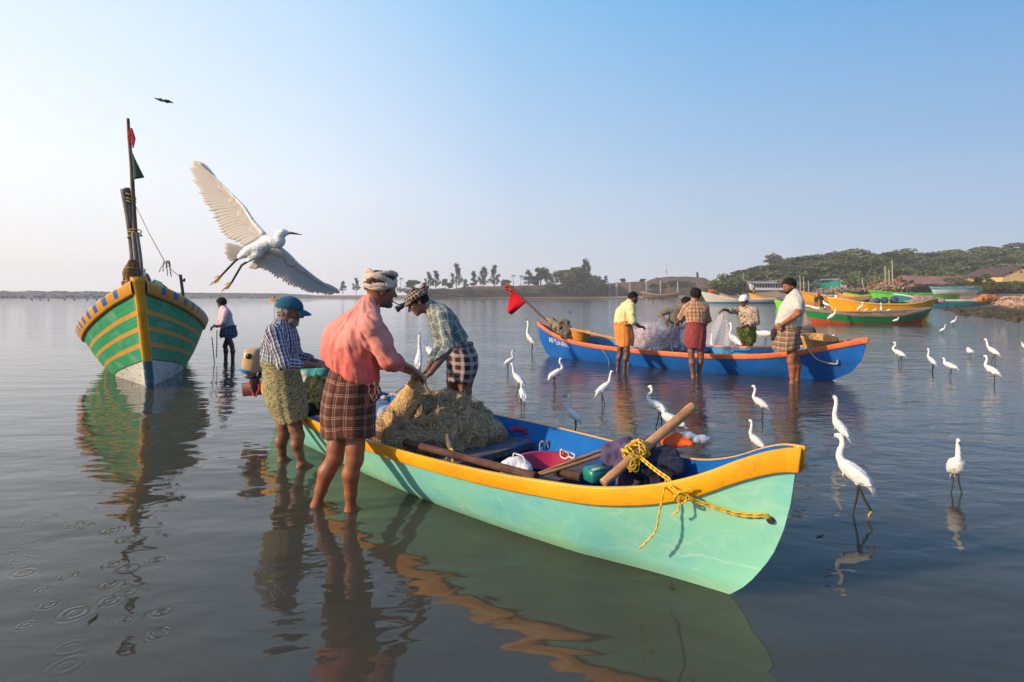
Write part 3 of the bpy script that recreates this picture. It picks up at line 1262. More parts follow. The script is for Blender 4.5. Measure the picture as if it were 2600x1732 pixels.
def near_boat():
    r = thing('fishing_boat', 'mint green open fishing boat with yellow gunwale and blue inside, nearest the viewer', 'boat', tuple(NB.o))
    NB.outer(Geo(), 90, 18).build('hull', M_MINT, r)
    bh = lambda t: interp(t, [0, .8, .9, 1], [.10, .10, .105, .105])
    NB.band(Geo(), bh, .020, .003, 90, .004).build('gunwale', M_YEL, r)
    NB.inner(Geo(), .03, .006, 70, 10, .01, .995).build('interior', M_BLUEIN, r)
    M_TH = thwart_paint()
    for x, z, wd in ((.55, .36, .3), (1.6, .31, .2), (3.42, .30, .2), (4.16, .32, .16)):
        NB.thwart(x, z, wd, .045).build('thwart', M_TH, r, smooth=False)
    # small foredeck ledge in the bow
    # eyelet in the bow for the mooring rope
    g = Geo()
    t, z = find_on(NB, 1953, 1314)
    c = NB.pt(t, z, -1, .002)
    d = (NB.pt(t, z, -1, .03) - c).normalized()
    rows = []
    for i in range(14):
        a = 6.283 * i / 14
        e = Vector((NB.u.x * math.cos(a), NB.u.y * math.cos(a), math.sin(a)))
        rows.append([c + e * .017 - d * .01, c + e * .017 + d * .004, c + e * .011 + d * .004, c + e * .011 - d * .01])
    g.grid(rows + [rows[0]], True)
    g.add([c + Vector((NB.u.x * math.cos(a), NB.u.y * math.cos(a), math.sin(a))) * .012 + d * .002 for a in [6.283 * i / 10 for i in range(10)]], [tuple(range(10))])
    g.build('eyelet', mat('dark_hole', L(.02, .016, .012), None, 5, .8), r)
    return r


near_boat()

# ---------------- the blue boat behind
BB = Hull((.887, 13.2), (.767, -.642), [(-.3, .5), (-.2, .3), (0, 0), (.1, -.12), (.41, -.27), (.78, -.31), (.9, -.32)],
          [(-.3, 5.2), (-.2, 5.42), (0, 5.8), (.15, 6.08), (.374, 6.23), (.67, 6.3), (.9, 6.32)],
          [(0, .03), (.06, .20), (.15, .36), (.3, .50), (.5, .56), (.7, .52), (.85, .37), (.94, .18), (1, .03)],
          [(0, .80), (.05, .68), (.12, .54), (.22, .45), (.35, .405), (.5, .39), (.68, .40), (.8, .455), (.9, .57), (.96, .67), (1, .735)],
          -.2, ((0, .8), (.2, .45), (.8, .45), (1, .85)), 4.0)


def letters(hull, text, t0, dt, z0, hgt, side, m, parent, name='lettering', slant=0.):
    """painted letters that follow the hull skin"""
    FONT = {'A': [[(0, 0), (.5, 1), (1, 0)], [(.22, .36), (.78, .36)]], 'F': [[(0, 0), (0, 1), (.9, 1)], [(0, .52), (.75, .52)]],
            'S': [[(.95, .88), (.7, 1), (.25, 1), (.05, .8), (.15, .58), (.8, .42), (.95, .22), (.75, 0), (.25, 0), (.02, .14)]],
            'N': [[(0, 0), (0, 1), (1, 0), (1, 1)]], 'I': [[(.5, 0), (.5, 1)]], 'H': [[(0, 0), (0, 1)], [(1, 0), (1, 1)], [(0, .5), (1, .5)]]}
    g = Geo()
    for i, ch in enumerate(text):
        for st in FONT[ch]:
            pts = []
            for a, b in zip(st[:-1], st[1:]):
                for k in range(5):
                    pts.append((a[0] + (b[0] - a[0]) * k / 4, a[1] + (b[1] - a[1]) * k / 4))
            Lw, Rw = [], []
            for j, (x, y) in enumerate(pts):
                p, q = pts[max(j - 1, 0)], pts[min(j + 1, len(pts) - 1)]
                if p == q:
                    q = pts[min(j + 2, len(pts) - 1)]
                d = Vector((q[0] - p[0], (q[1] - p[1]) * 1.3, 0)).normalized()
                for lst, sg in ((Lw, 1), (Rw, -1)):
                    xx = x - d.y * .10 * sg
                    yy = y + d.x * .075 * sg
                    t = t0 + dt * (i * 1.32 + xx)
                    lst.append(hull.pt(t, z0 + hgt * yy + slant * (t - t0), side, .005))
            g.grid([Lw, Rw], False)
    return g.build(name, m, parent)


M_BBLUE = worn_paint('bright_blue_paint', L(.006, .115, .46), L(.03, .07, .17), .7, 4, .48, .2, L(.10, .15, .24))
M_ORANGE = worn_paint('orange_paint', L(.78, .165, .045), L(.30, .09, .05), .7, 7, .45, .15)
M_TEAL = worn_paint('teal_inside', L(.01, .17, .34), L(.03, .07, .10), .5, 6, .6, .2)
M_WHITEP = mat('white_letter_paint', L(.8, .8, .78), L(.65, .66, .68), 20, .6)
M_ROPEW = mat('white_rope', L(.55, .50, .40), L(.38, .33, .25), 50, .8)


def blue_boat():
    r = thing('fishing_boat', 'blue open fishing boat with orange gunwale and white lettering on its bow', 'boat', tuple(BB.o))
    BB.outer(Geo(), 80, 16).build('hull', M_BBLUE, r)
    BB.band(Geo(), .085, .02, .035, 80).build('gunwale', M_ORANGE, r)
    BB.inner(Geo(), .02, .03, 60, 8).build('interior', M_TEAL, r)
    for x in (1.0, 2.2, 3.5, 4.7, 5.5):
        BB.thwart(x, .31, .16, .04).build('thwart', M_TEAL, r)
    letters(BB, 'AFSAAN', .056, .0120, .362, .115, -1, M_WHITEP, r, 'lettering', -.85)
    # rope ends hanging over the near side
    for nm, (t, z) in (('hanging_rope', (.885, .55)),):
        g = Geo()
        a = BB.pt(t, z, -1, .03)
        e = BB.pt(t + .065, z - .22, -1, .03)
        rope(g, [BB.pt(t, BB.zs(t), -1, .0, .02), a, BB.pt(t + .025, z - .18, -1, .05), e + Vector((0, 0, -.03)), e + Vector((.02, -.02, .04))], .012, 2, 8)
        g.build(nm, M_ROPEW, r)
    for t in (.30, .375):
        g = Geo()
        rope(g, [BB.pt(t, BB.zs(t), -1, .0, .015), BB.pt(t + .004, .3, -1, .035), BB.pt(t + .012, .12, -1, .03), BB.pt(t + .006, .03, -1, .05), BB.pt(t - .008, -.02, -1, .05)], .006, 2, 8)
        g.build('hanging_rope', M_ROPEW, r)
    return r


blue_boat()

# ---------------- the green boat on the left
GB_u = Vector((.537, -.844)).normalized()
GB_S = (-5.52 - GB_u.x * 7.0, 8.68 - GB_u.y * 7.0)


def D(d):
    return 1 - d / 7.6


GB = Hull(GB_S, GB_u, [(-.4, .3), (0, 0), (1.8, -.2)], [(-.4, 6.75), (0, 7.0), (.45, 7.2), (1.0, 7.42), (1.65, 7.62), (1.9, 7.7)],
          sorted([(0, .62), (.2, .95), (.4, 1.02), (D(3.2), 1.03), (D(2.4), .96), (D(1.6), .80), (D(.9), .56), (D(.45), .33), (D(.2), .17), (1, .055)]),
          sorted([(0, 1.0), (.2, .80), (.4, .76), (D(3.2), .82), (D(2.4), .95), (D(1.6), 1.13), (D(.9), 1.33), (D(.45), 1.48), (D(.2), 1.56), (1, 1.62)]),
          -.38, ((0, .35), (.4, .34), (.62, .42), (.8, .52), (.92, .7), (1, .95)), 5.0)


def gb_uv(h, t, z):
    d = (1 - t) * 7.6
    zb = max(.45 - .19 * d, -.2)
    zsb = h.zs(t) - .17
    return (d, (z - zb) / (zsb - zb))


def green_paint():
    k = NT('green_striped_paint', .55, .35)
    uv = k.coord('UV')
    co = k.coord()
    sp = k.n('ShaderNodeSeparateXYZ')
    k.set(sp.inputs[0], uv)
    d, v = sp.outputs[0], sp.outputs[1]
    plank = k.noise(1., 6, .7, k.mapping(uv, (1.2, 26, 1)))
    c = k.ramp(plank, [(.3, L(.012, .20, .085)), (.5, L(.02, .29, .13)), (.7, L(.05, .35, .19))])
    c = k.mix(k.ramp(k.noise(3, 8, .7, co, .5), [(.50, L(0, 0, 0)), (.66, L(.8, .8, .8))]), c, L(.17, .38, .25))
    c = k.mix(k.ramp(k.noise(2.1, 9, .78, co, .9), [(.58, L(0, 0, 0)), (.68, L(.7, .7, .7))]), c, L(.03, .11, .075))
    yl = k.mix(k.noise(5, 5, .6, co), L(.75, .34, .015), L(.55, .24, .05))
    for f0, w in ((.745, .035), (.505, .033), (.26, .036)):
        s = k.math('LESS_THAN', k.math('ABSOLUTE', k.math('SUBTRACT', k.math('ADD', v, k.math('MULTIPLY', d, -.012)), f0 - .01)), w)
        fade = k.math('SUBTRACT', 1.0, k.math('ADD', k.math('MULTIPLY', k.math('MULTIPLY', d, .22), k.noise(6, 6, .7, co)), k.ramp(k.noise(9, 8, .75, co, .5), [(.52, L(0, 0, 0)), (.66, L(.55, .55, .55))])))
        fade.node.use_clamp = True
        c = k.mix(k.math('MULTIPLY', s, fade), c, yl)
    for f0 in (.99, .003):
        s = k.math('LESS_THAN', k.math('ABSOLUTE', k.math('SUBTRACT', v, f0)), .014)
        c = k.mix(s, c, L(.01, .02, .015))
    wn = k.noise(5, 9, .78, co, .9)
    white = k.ramp(wn, [(.34, L(.10, .18, .22)), (.42, L(.50, .53, .50)), (.54, L(.64, .63, .58)), (.59, L(.05, .13, .17)), (.64, L(.52, .54, .52))])
    c = k.mix(k.math('LESS_THAN', v, .0), c, white)
    scratch = k.ramp(k.noise(1., 8, .8, k.mapping(uv, (2, 40, 1)), .5), [(.68, L(0, 0, 0)), (.74, L(1, 1, 1))])
    c = k.mix(k.math('MULTIPLY', scratch, .6), c, L(.03, .04, .03))
    k.base(c)
    k.bump(plank, .35, .008)
    return k.m


def checker_paint():
    k = NT('yellow_blue_check_paint', .5, .4)
    sp = k.n('ShaderNodeSeparateXYZ')
    k.set(sp.inputs[0], k.coord('UV'))
    n = k.noise(8, 6, .7, k.coord())
    yl = k.ramp(n, [(.3, L(.72, .33, .02)), (.7, L(.48, .21, .03))])
    bl = k.ramp(n, [(.3, L(.015, .10, .36)), (.7, L(.02, .13, .30))])
    a = k.math('LESS_THAN', k.math('FRACT', k.math('DIVIDE', k.math('ADD', sp.outputs[1], .04), .30)), .42)
    b = k.math('MULTIPLY', k.math('GREATER_THAN', sp.outputs[0], .36), k.math('LESS_THAN', sp.outputs[0], .98))
    far = k.math('GREATER_THAN', sp.outputs[1], .30)
    k.base(k.mix(k.math('MULTIPLY', k.math('MULTIPLY', a, b), far), yl, bl))
    k.bump(n, .3, .01)
    return k.m


M_STEM = worn_paint('stem_yellow_paint', L(.68, .31, .015), L(.12, .07, .03), .7, 7, .55, .3, L(.05, .04, .03))


def green_boat():
    r = thing('fishing_boat', 'green wooden fishing boat with yellow stripes, bow towards the viewer, mast raised', 'boat', tuple(GB.o))
    GB.outer(Geo(), 90, 20, gb_uv).build('hull', green_paint(), r)
    # sheer strake with blue checks; UV: u across the band, v metres from the bow
    g = Geo()
    for side in (1, -1):
        rows, uv = [], []
        n = 70
        for i in range(n + 1):
            t = 1 - (i / n) ** 1.4
            z1 = GB.zs(t)
            zb = z1 - .175
            d = (1 - t) * 7.6
            y1, yb = GB.half(t, z1), GB.half(t, zb)
            e = .03 if i == 0 else 0.
            ring = [(zb, yb - .01, 0.), (zb, yb + .035, .05), (zb + .02, yb + .045, .18), (z1 - .02, y1 + .045, .9), (z1 + .01, y1 + .035, .99), (z1 + .01, y1 - .06, 1.0)]
            rows.append([GB.W(GB.X(t, z) + e, side * max(y, 0), z) for z, y, _ in ring])
            uv += [(u_, d) for _, _, u_ in ring]
        g.grid(rows, False, uv, flip=side < 0)
    g.build('sheer_strake', checker_paint(), r)
    # stem post
    g = Geo()
    rows = []
    for z in np.linspace(-.3, 1.68, 24):
        x = GB.tab(z, GB.xe, False)
        wd = .058 + .035 * max(0, (z - 1.3) / .35) ** 2
        rows.append([GB.W(x - .14, -.055 - .02 * max(0, z), z), GB.W(x + .02, -wd, z), GB.W(x + .055, -.05, z), GB.W(x + .055, .05, z), GB.W(x + .02, wd, z), GB.W(x - .14, .055 + .02 * max(0, z), z)])
    g.grid(rows, True, None, True, True)
    g.build('stem_post', stem_mat(), r)
    g = Geo()
    rows = []
    for i in range(40):
        t = .02 + .975 * i / 39
        z = GB.zs(t) - .06
        rows.append([GB.W(GB.X(t, z), s * max(GB.half(t, z) - .05, 0), z + .04 * (1 - s * s)) for s in (-1, -.5, 0, .5, 1)])
    g.grid(rows, False)
    g.build('deck', M_WOODG, r)
    # rubbing edge at the shoulder
    return r


def stem_mat():
    k = NT('stem_paint', .55, .35)
    co = k.coord()
    g = k.n('ShaderNodeNewGeometry')
    sp = k.n('ShaderNodeSeparateXYZ')
    k.set(sp.inputs[0], g.outputs['Position'])
    n = k.noise(5, 8, .72, co, .5)
    yl = k.ramp(n, [(.3, L(.74, .36, .015)), (.55, L(.58, .26, .02)), (.64, L(.05, .04, .03))])
    bl = k.ramp(n, [(.3, L(.06, .20, .25)), (.55, L(.03, .12, .17)), (.66, L(.5, .5, .46))])
    k.base(k.mix(k.math('LESS_THAN', sp.outputs[2], .43), yl, bl))
    k.bump(n, .4, .01)
    return k.m


GBR = green_boat()

# mast of lashed poles, pennant, stay and post on the green boat
YM = 9.2
M_POLE = mat('dark_bamboo', L(.07, .065, .06), L(.14, .12, .10), 14, .6, .35, .2, 60, .005)
M_POLEB = mat('brown_pole', L(.09, .055, .04), L(.16, .10, .07), 14, .7, .25, .2, 60, .005)
M_TWINE = mat('yellow_twine', L(.50, .38, .08), L(.30, .20, .05), 30, .8)


def mast():
    g = Geo()
    m0 = [P(356, 735, YM), P(350, 690, YM), P(344, 600, YM), P(338, 500, YM), P(334, 420, YM), P(328, 350, YM), P(325, 301, YM)]
    g.tube(catmull(m0, 5), list(np.linspace(.042, .022, 31)), 8)
    mo = g.build('mast', M_POLEB, GBR)
    g = Geo()
    g.tube(catmull([P(346, 735, YM + .1), P(340, 660, YM + .08), P(329, 560, YM), P(315, 481, YM - .02)], 6), list(np.linspace(.05, .055, 19)), 8)
    g.tube(catmull([P(339, 735, YM + .12), P(336, 650, YM + .1), P(334, 560, YM), P(322, 478, YM)], 6), list(np.linspace(.035, .045, 19)), 8)
    g.build('spar', M_POLE, mo)
    g = Geo()
    g.tube(catmull([P(351, 735, YM - .08), P(345, 660, YM - .08), P(338, 590, YM - .06)], 6), .03, 8)
    g.tube(catmull([P(362, 735, YM - .06), P(357, 660, YM - .06), P(347, 590, YM - .04)], 6), .028, 8)
    g.build('spar', mat('grey_bamboo', L(.26, .24, .24), L(.14, .12, .11), 20, .6), mo)
    g = Geo()
    for (px, py, rr_) in ((342, 588, .10), (343, 594, .10), (341, 600, .10), (351, 684, .105), (351, 690, .105), (331, 496, .075), (332, 503, .075), (332, 510, .075)):
        c = P(px, py, YM)
        g.tube([c + Vector((rr_ * math.cos(a), rr_ * .8 * math.sin(a), .03 * math.sin(a + px))) for a in [6.283 * i / 16 for i in range(17)]], .009, 5)
    g.build('lashing', M_TWINE, mo)
    # dark pennant
    g = Geo()
    a, b, c = P(328, 362, YM), P(361, 449, YM - .1), P(335, 466, YM)
    rows = []
    for i in range(13):
        t = i / 12
        l = a.lerp(c, t)
        e = a.lerp(b, t)
        rows.append([l.lerp(e, s) + Vector((0, .06 * math.sin(5 * s + 2.5 * t) * t, 0)) for s in np.linspace(0, 1, 9)])
    g.grid(rows)
    g.build('flag', cloth('pennant_cloth', L(.035, .065, .055), L(.06, .09, .075), fold=.4), mo, solid=.004)
    g = Geo()
    for i in range(5):
        c = P(331, 336, YM)
        g.tube(catmull([c, c + Vector((.03 + .012 * i, -.02, .05 - .04 * i)), c + Vector((.02 * i - .02, -.03, -.10 - .04 * i))], 5), [.02] * 6 + [.012] * 5, 6)
    g.build('pennant', cloth('red_rag', L(.6, .03, .05), L(.4, .02, .03)), mo)
    g = Geo()
    A, B, C_, E = P(341, 516, YM), P(421, 669, YM), P(461, 705, YM + .4), P(466, 772, YM + .4)
    g.tube([A, A.lerp(B, .5) + Vector((0, 0, -.03)), B], .006, 5)
    g.tube([B, B.lerp(C_, .5) + Vector((0, 0, -.02)), C_], .005, 5)
    for i in range(9):
        d = Vector((random.uniform(-1, 1), random.uniform(-1, 1), random.uniform(-1, 1)))
        g.tube(catmull([B, B + d * .05, B + d * .06 + Vector((.03 * d.y, 0, -.08 - .02 * i))], 4), .007, 4)
    g.build('stay', mat('stay_rope', L(.42, .36, .30), L(.28, .22, .18), 40, .8), GBR)
    g = Geo()
    g.tube([E + Vector((.03, 0, -.25)), C_.lerp(E, .5), C_ + Vector((-.02, 0, .05))], .024, 7)
    g.tube(catmull([P(462, 716, YM + .4), P(469, 708, YM + .4), P(468, 716, YM + .4)], 5), .012, 5)
    g.build('stanchion', M_POLEB, GBR)


mast()

# ================================================================== PEOPLE
def skin(name, c, c2):
    k = NT(name, .48, .45)
    k.b.inputs['Subsurface Weight'].default_value = .06
    k.b.inputs['Subsurface Radius'].default_value = (.012, .005, .003)
    co = k.coord()
    k.base(k.ramp(k.noise(9, 5, .6, co), [(.3, c), (.7, c2)]))
    k.bump(k.noise(120, 3, .6, co), .12, .004)
    return k.m


SK_B = skin('skin_reddish_brown', L(.31, .112, .056), L(.23, .080, .040))
SK_A = skin('skin_deep_brown', L(.22, .100, .062), L(.15, .068, .043))
SK_D = skin('skin_dark_brown', L(.135, .060, .038), L(.085, .038, .025))
M_HAIR = mat('black_hair', L(.008, .007, .007), L(.018, .015, .014), 60, .75, .12, .5, 180, .006)
M_GREYH = mat('grey_hair', L(.33, .31, .29), L(.12, .11, .10), 70, .7, .3, .4, 180, .005)
M_EYE = mat('eye_dark', L(.02, .015, .012), None, 5, .2)
UP = Vector((0, 0, 1))


def frame(f):
    f = Vector(f).normalized()
    r = f.cross(UP)
    r.normalize()
    u = r.cross(f).normalized()
    return f, r, u


def mat3(a, b, c):
    return np.array([[a.x, b.x, c.x], [a.y, b.y, c.y], [a.z, b.z, c.z]])


def hand(s, wr, d, n, side, sc=1.0, curl=.7, spread=1.0):
    """palm, four bent fingers and a thumb; d = direction of the palm, n = back of the hand, side = +1 thumb towards a"""
    d = Vector(d).normalized()
    n = Vector(n)
    n = (n - d * n.dot(d)).normalized()
    a = d.cross(n) * side
    wr = Vector(wr)
    q = .9 * sc
    s.cone(wr - d * .02 * q, .023 * q, wr + d * .03 * q, .022 * q, .012)
    for o in (-.027, -.009, .009, .027):
        s.cone(wr + d * .025 * q + a * o * .75 * q, .0165 * q, wr + d * .082 * q + a * o * q, .0125 * q, .010)
    for i, (o, ln) in enumerate(((.030, .9), (.010, 1.0), (-.010, .95), (-.030, .75))):
        k = wr + d * .088 * q + a * o * q
        c = curl * (1 + .12 * i)
        e1 = (d * math.cos(c * .6) - n * math.sin(c * .6) + a * o * 4 * spread * .6).normalized()
        e2 = (d * math.cos(c * 1.35) - n * math.sin(c * 1.35) + a * o * 2 * spread).normalized()
        e3 = (d * math.cos(c * 2.0) - n * math.sin(c * 2.0)).normalized()
        p1 = k + e1 * .040 * ln * q
        p2 = p1 + e2 * .026 * ln * q
        p3 = p2 + e3 * .020 * ln * q
        s.chain([k, p1, p2, p3], [.0100 * q, .0090 * q, .0082 * q, .0070 * q], .003)
    t0 = wr + d * .022 * q + a * .026 * q
    t1 = t0 + (a * .75 + d * .65 - n * .25).normalized() * .040 * q
    t2 = t1 + (a * .25 + d * .85 - n * .45).normalized() * .030 * q
    s.chain([t0, t1, t2], [.0135 * q, .0110 * q, .0085 * q], .006)


def lerp(a, b, t):
    return a + (b - a) * t


class Person:
    def __init__(s, label, J, f, hf, hup=None, skin_m=None, scale=1.0, res=.0075, base=None, cat='person'):
        s.J = {k: Vector(v) for k, v in J.items()}
        s.f, s.r, s.u = frame(f)
        s.hf = Vector(hf).normalized()
        hu = Vector(hup) if hup else UP
        s.hr = s.hf.cross(hu).normalized()
        s.hu = s.hr.cross(s.hf).normalized()
        s.sc, s.res = scale, res
        s.skin = skin_m
        b = base or Vector((s.J['hip'].x, s.J['hip'].y, 0))
        s.root = thing('person', label, cat, (b.x, b.y, 0.0))

    def torso(s, S_, g=0., k=.05, chest=1.0, belly=0., lower=True):
        J, q = s.J, s.sc
        ms = (J['shL'] + J['shR']) / 2
        mh = J['hip']
        sd = (J['shR'] - J['shL']).normalized()
        ax = (ms - mh).normalized()
        fr = sd.cross(ax) * -1
        if fr.dot(s.f) < 0 and abs(fr.dot(s.f)) > .2:
            fr = -fr
        c1 = lerp(ms, mh, .26) + fr * .005
        c2 = lerp(ms, mh, .62) + fr * belly * .4
        c3 = lerp(ms, mh, .85) + fr * belly
        w1 = .075 * q * chest
        S_.cone(J['neck'] - ax * .01, .055 * q + g * .6, lerp(J['neck'], ms, .9), .075 * q + g, k)
        S_.cone(lerp(J['neck'], J['shL'], .35) - ax * .02, .058 * q + g, J['shL'] - ax * .012, .056 * q + g, k)
        S_.cone(lerp(J['neck'], J['shR'], .35) - ax * .02, .058 * q + g, J['shR'] - ax * .012, .056 * q + g, k)
        S_.cone(c1 - sd * w1, .098 * q * chest + g, c1 + sd * w1, .098 * q * chest + g, k)
        S_.cone(ms - sd * .08 * q - ax * .04, .075 * q + g, ms + sd * .08 * q - ax * .04, .075 * q + g, k)
        S_.cone(c1, .11 * q * chest + g, c2, (.100 + belly * .25) * q + g, k)
        S_.cone(c2 - sd * .055 * q, (.088 + belly * .3) * q + g, c2 + sd * .055 * q, (.088 + belly * .3) * q + g, k)
        S_.cone(c2, (.1 + belly * .25) * q + g, c3, (.105 + belly * .3) * q + g, k)
        if lower:
            S_.cone(mh - s.r * .075 * q, .092 * q + g, mh + s.r * .075 * q, .092 * q + g, k)
            S_.cone(c3, .1 * q + g, mh, .1 * q + g, k)
        s.ax, s.sd, s.fr = ax, sd, fr

    def body(s, hands=None, ears=True, leg=1.0, arm=1.0, foot=True):
        J, q = s.J, s.sc
        B = SDF(s.res)
        s.torso(B)
        # head
        c, f, r, u = J['head'], s.hf, s.hr, s.hu
        M = mat3(r, f, u)
        h = q

        def hp(x, y, z):
            return c + r * (x * h) + f * (y * h) + u * (z * h)
        B.ell(hp(0, -.008, .012), (.074 * h, .096 * h, .092 * h), M, .02)
        B.ell(hp(0, .030, -.055), (.056 * h, .058 * h, .060 * h), M, .03)
        B.cone(hp(-.02, .068, -.098), .017 * h, hp(.02, .068, -.098), .017 * h, .02)
        B.cone(hp(-.03, .076, .020), .014 * h, hp(.03, .076, .020), .014 * h, .015)
        B.cone(hp(0, .086, .008), .008 * h, hp(0, .112, -.030), .0125 * h, .010)
        B.cone(hp(-.013, .094, -.036), .008 * h, hp(.013, .094, -.036), .008 * h, .006)
        B.cone(hp(-.02, .084, -.064), .0085 * h, hp(.02, .084, -.064), .0085 * h, .005)
        B.cone(hp(-.017, .083, -.079), .009 * h, hp(.017, .083, -.079), .009 * h, .005)
        B.cone(hp(-.043, .055, -.022), .020 * h, hp(-.035, .06, -.03), .018 * h, .02)
        B.cone(hp(.043, .055, -.022), .020 * h, hp(.035, .06, -.03), .018 * h, .02)
        for sg in (-1, 1):
            B.ell(hp(sg * .031, .094, -.001), (.016 * h, .012 * h, .010 * h), M, .008, sub=True)
            if ears:
                B.ell(hp(sg * .076, -.012, -.018), (.010 * h, .019 * h, .032 * h), M, .006)
        nb = J['neck'] - (s.ax * .02)
        B.cone(hp(0, -.02, -.07), .050 * h, nb, .056 * q, .025)
        # arms
        for sd in 'LR':
            a, b, w_ = J['sh' + sd], J['el' + sd], J['wr' + sd]
            m = lerp(a, b, .4)
            B.chain([a, m, b], [.050 * q * arm, .043 * q * arm, .035 * q * arm], .02)
            m = lerp(b, w_, .3)
            B.chain([b, m, w_], [.035 * q * arm, .037 * q * arm, .024 * q * arm], .015)
            hd = (hands or {}).get(sd)
            dflt = (w_ - b).normalized()
            if hd:
                hand(B, w_ + Vector(hd[0]).normalized() * .015, hd[0], hd[1], hd[2], q, *(hd[3:] if len(hd) > 3 else ()))
            else:
                hand(B, w_ + dflt * .015, dflt, UP, 1 if sd == 'R' else -1, q)
        # legs
        for sd in 'LR':
            hj = J['hip'] + s.r * (.09 * q * (1 if sd == 'R' else -1)) if 'hip' + sd not in J else J['hip' + sd]
            kn, an = J['kn' + sd], J['an' + sd]
            fw = s.f
            B.chain([hj, lerp(hj, kn, .5), lerp(hj, kn, .85), kn], [.088 * q * leg, .072 * q * leg, .054 * q * leg, .050 * q * leg], .03)
            B.cone(kn + fw * .012, .046 * q * leg, kn - UP * .02 + fw * .014, .043 * q * leg, .02)
            calf = lerp(kn, an, .30) - fw * .016
            B.chain([kn, calf, lerp(kn, an, .68) - fw * .006, an], [.048 * q * leg, .053 * q * leg, .037 * q * leg, .031 * q * leg], .02)
            if foot:
                dn = (an - kn).normalized()
                heel = an + UP * -.055 - fw * .035
                B.cone(an, .032 * q, heel, .030 * q, .02)
                B.cone(an + fw * .01, .030 * q, an + UP * -.062 + fw * .13, .022 * q, .025)
                B.cone(an + UP * -.065 + fw * .10 - s.r * .02, .020 * q, an + UP * -.065 + fw * .10 + s.r * .02, .020 * q, .02)
        V, Fq = B.mesh()
        g = Geo()
        g.add(V, Fq.tolist(), np.stack([V[:, 0], V[:, 2]], 1))
        s.bodyo = g.build('body', s.skin, s.root)
        s.hp = hp
        return s

    def eyes(s):
        for sg in (-1, 1):
            g = Geo()
            g.ell(s.hp(sg * .031, .080, -.001), (.0105 * s.sc,) * 3, 8, 6)
            g.build('eye', M_EYE, s.bodyo)

    def bones(s, V, extra=()):
        """cloth coordinates: metres round and along the nearest limb"""
        J = s.J
        ms = (J['shL'] + J['shR']) / 2
        segs = [(ms + s.ax * .05, J['hip'], .14, s.sd, 0.)] + [(J['sh' + a], J['el' + a], .06, s.ax, 0.) for a in 'LR'] + [(J['el' + a], J['wr' + a], .055, s.ax, .3) for a in 'LR']
        best = np.full(len(V), 1e9)
        uv = np.zeros((len(V), 2))
        for a, b, rad, ref, off in segs:
            a, b, ref = np.array(a), np.array(b), np.array(ref)
            d = b - a
            ln = np.linalg.norm(d)
            d = d / ln
            e1 = ref - d * (ref @ d)
            if np.linalg.norm(e1) < 1e-3:
                e1 = np.array([1., 0, 0]) - d * d[0]
            e1 /= np.linalg.norm(e1)
            e2 = np.cross(d, e1)
            rel = V - a
            t = rel @ d
            tc_ = np.clip(t, 0, ln)
            dist = np.linalg.norm(rel - tc_[:, None] * d, axis=1) - rad
            ang = np.arctan2(rel @ e2, rel @ e1)
            m = dist < best
            best[m] = dist[m]
            uv[m, 0] = ang[m] * rad
            uv[m, 1] = t[m] + off
        return uv

    def shirt(s, m, g=.016, cuffL=.5, cuffR=.5, hem=None, hemn=None, sleeve=.058, collar=True, folds=.010, belly=0., chest=1.0, extra=(), name='shirt', cuffroll=True, seed=0, k=.05):
        J, q = s.J, s.sc
        B = SDF(s.res)
        s.torso(B, g, k, chest, belly)
        for e in extra:
            B.cone(*e)
        for sd, cf in (('L', cuffL), ('R', cuffR)):
            a, b, w_ = J['sh' + sd], J['el' + sd], J['wr' + sd]
            if cf <= 0:          # short sleeve, cf = -fraction of the upper arm
                e = lerp(a, b, -cf)
                B.chain([a, lerp(a, e, .5), e], [.058 * q + g * .5, sleeve * q, sleeve * 1.05 * q], .03)
                B.cut(e, (b - a).normalized()) if False else None
            else:
                e = lerp(b, w_, cf)
                B.chain([a, lerp(a, b, .5), b, e], [.058 * q + g * .5, sleeve * q, sleeve * .95 * q, sleeve * .80 * q], .03)
                if cuffroll:
                    d = (w_ - b).normalized()
                    B.cone(e - d * .012, sleeve * .86 * q, e + d * .008, sleeve * .86 * q, .004)
        if collar:
            n0 = J['neck'] + s.ax * .012 * q
            cdir = (J['head'] - J['neck']).normalized()
            B.cone(J['neck'] - s.ax * .02, .066 * q, n0 + cdir * .022 * q, .062 * q, .008)
        if hem is not None:
            B.cut(hem, Vector(hemn).normalized())
        V, Fq = B.mesh()
        N = vnormals(V, Fq)
        uv = s.bones(V)
        # drape: long soft creases running along the cloth with shorter cross wrinkles
        p = np.stack([uv[:, 0] * 19 + uv[:, 1] * 5, uv[:, 1] * 4.2, V[:, 1] * 3], 1)
        d = fbm(p + seed, 3, seed + 1)
        d = 1 - 2.2 * np.abs(d)
        p2 = np.stack([uv[:, 0] * 9 + uv[:, 1] * 13, uv[:, 1] * 11 - uv[:, 0] * 6, V[:, 2] * 4], 1)
        d2 = 1 - 2.4 * np.abs(fbm(p2 + 7 + seed, 2, seed + 9))
        V = V + N * (folds * (.85 * d + .30 * d2) - folds * .3)[:, None]
        V = relax(V, Fq, 2, .4)
        gg = Geo()
        gg.add(V, Fq.tolist(), uv)
        return gg.build(name, m, s.root)

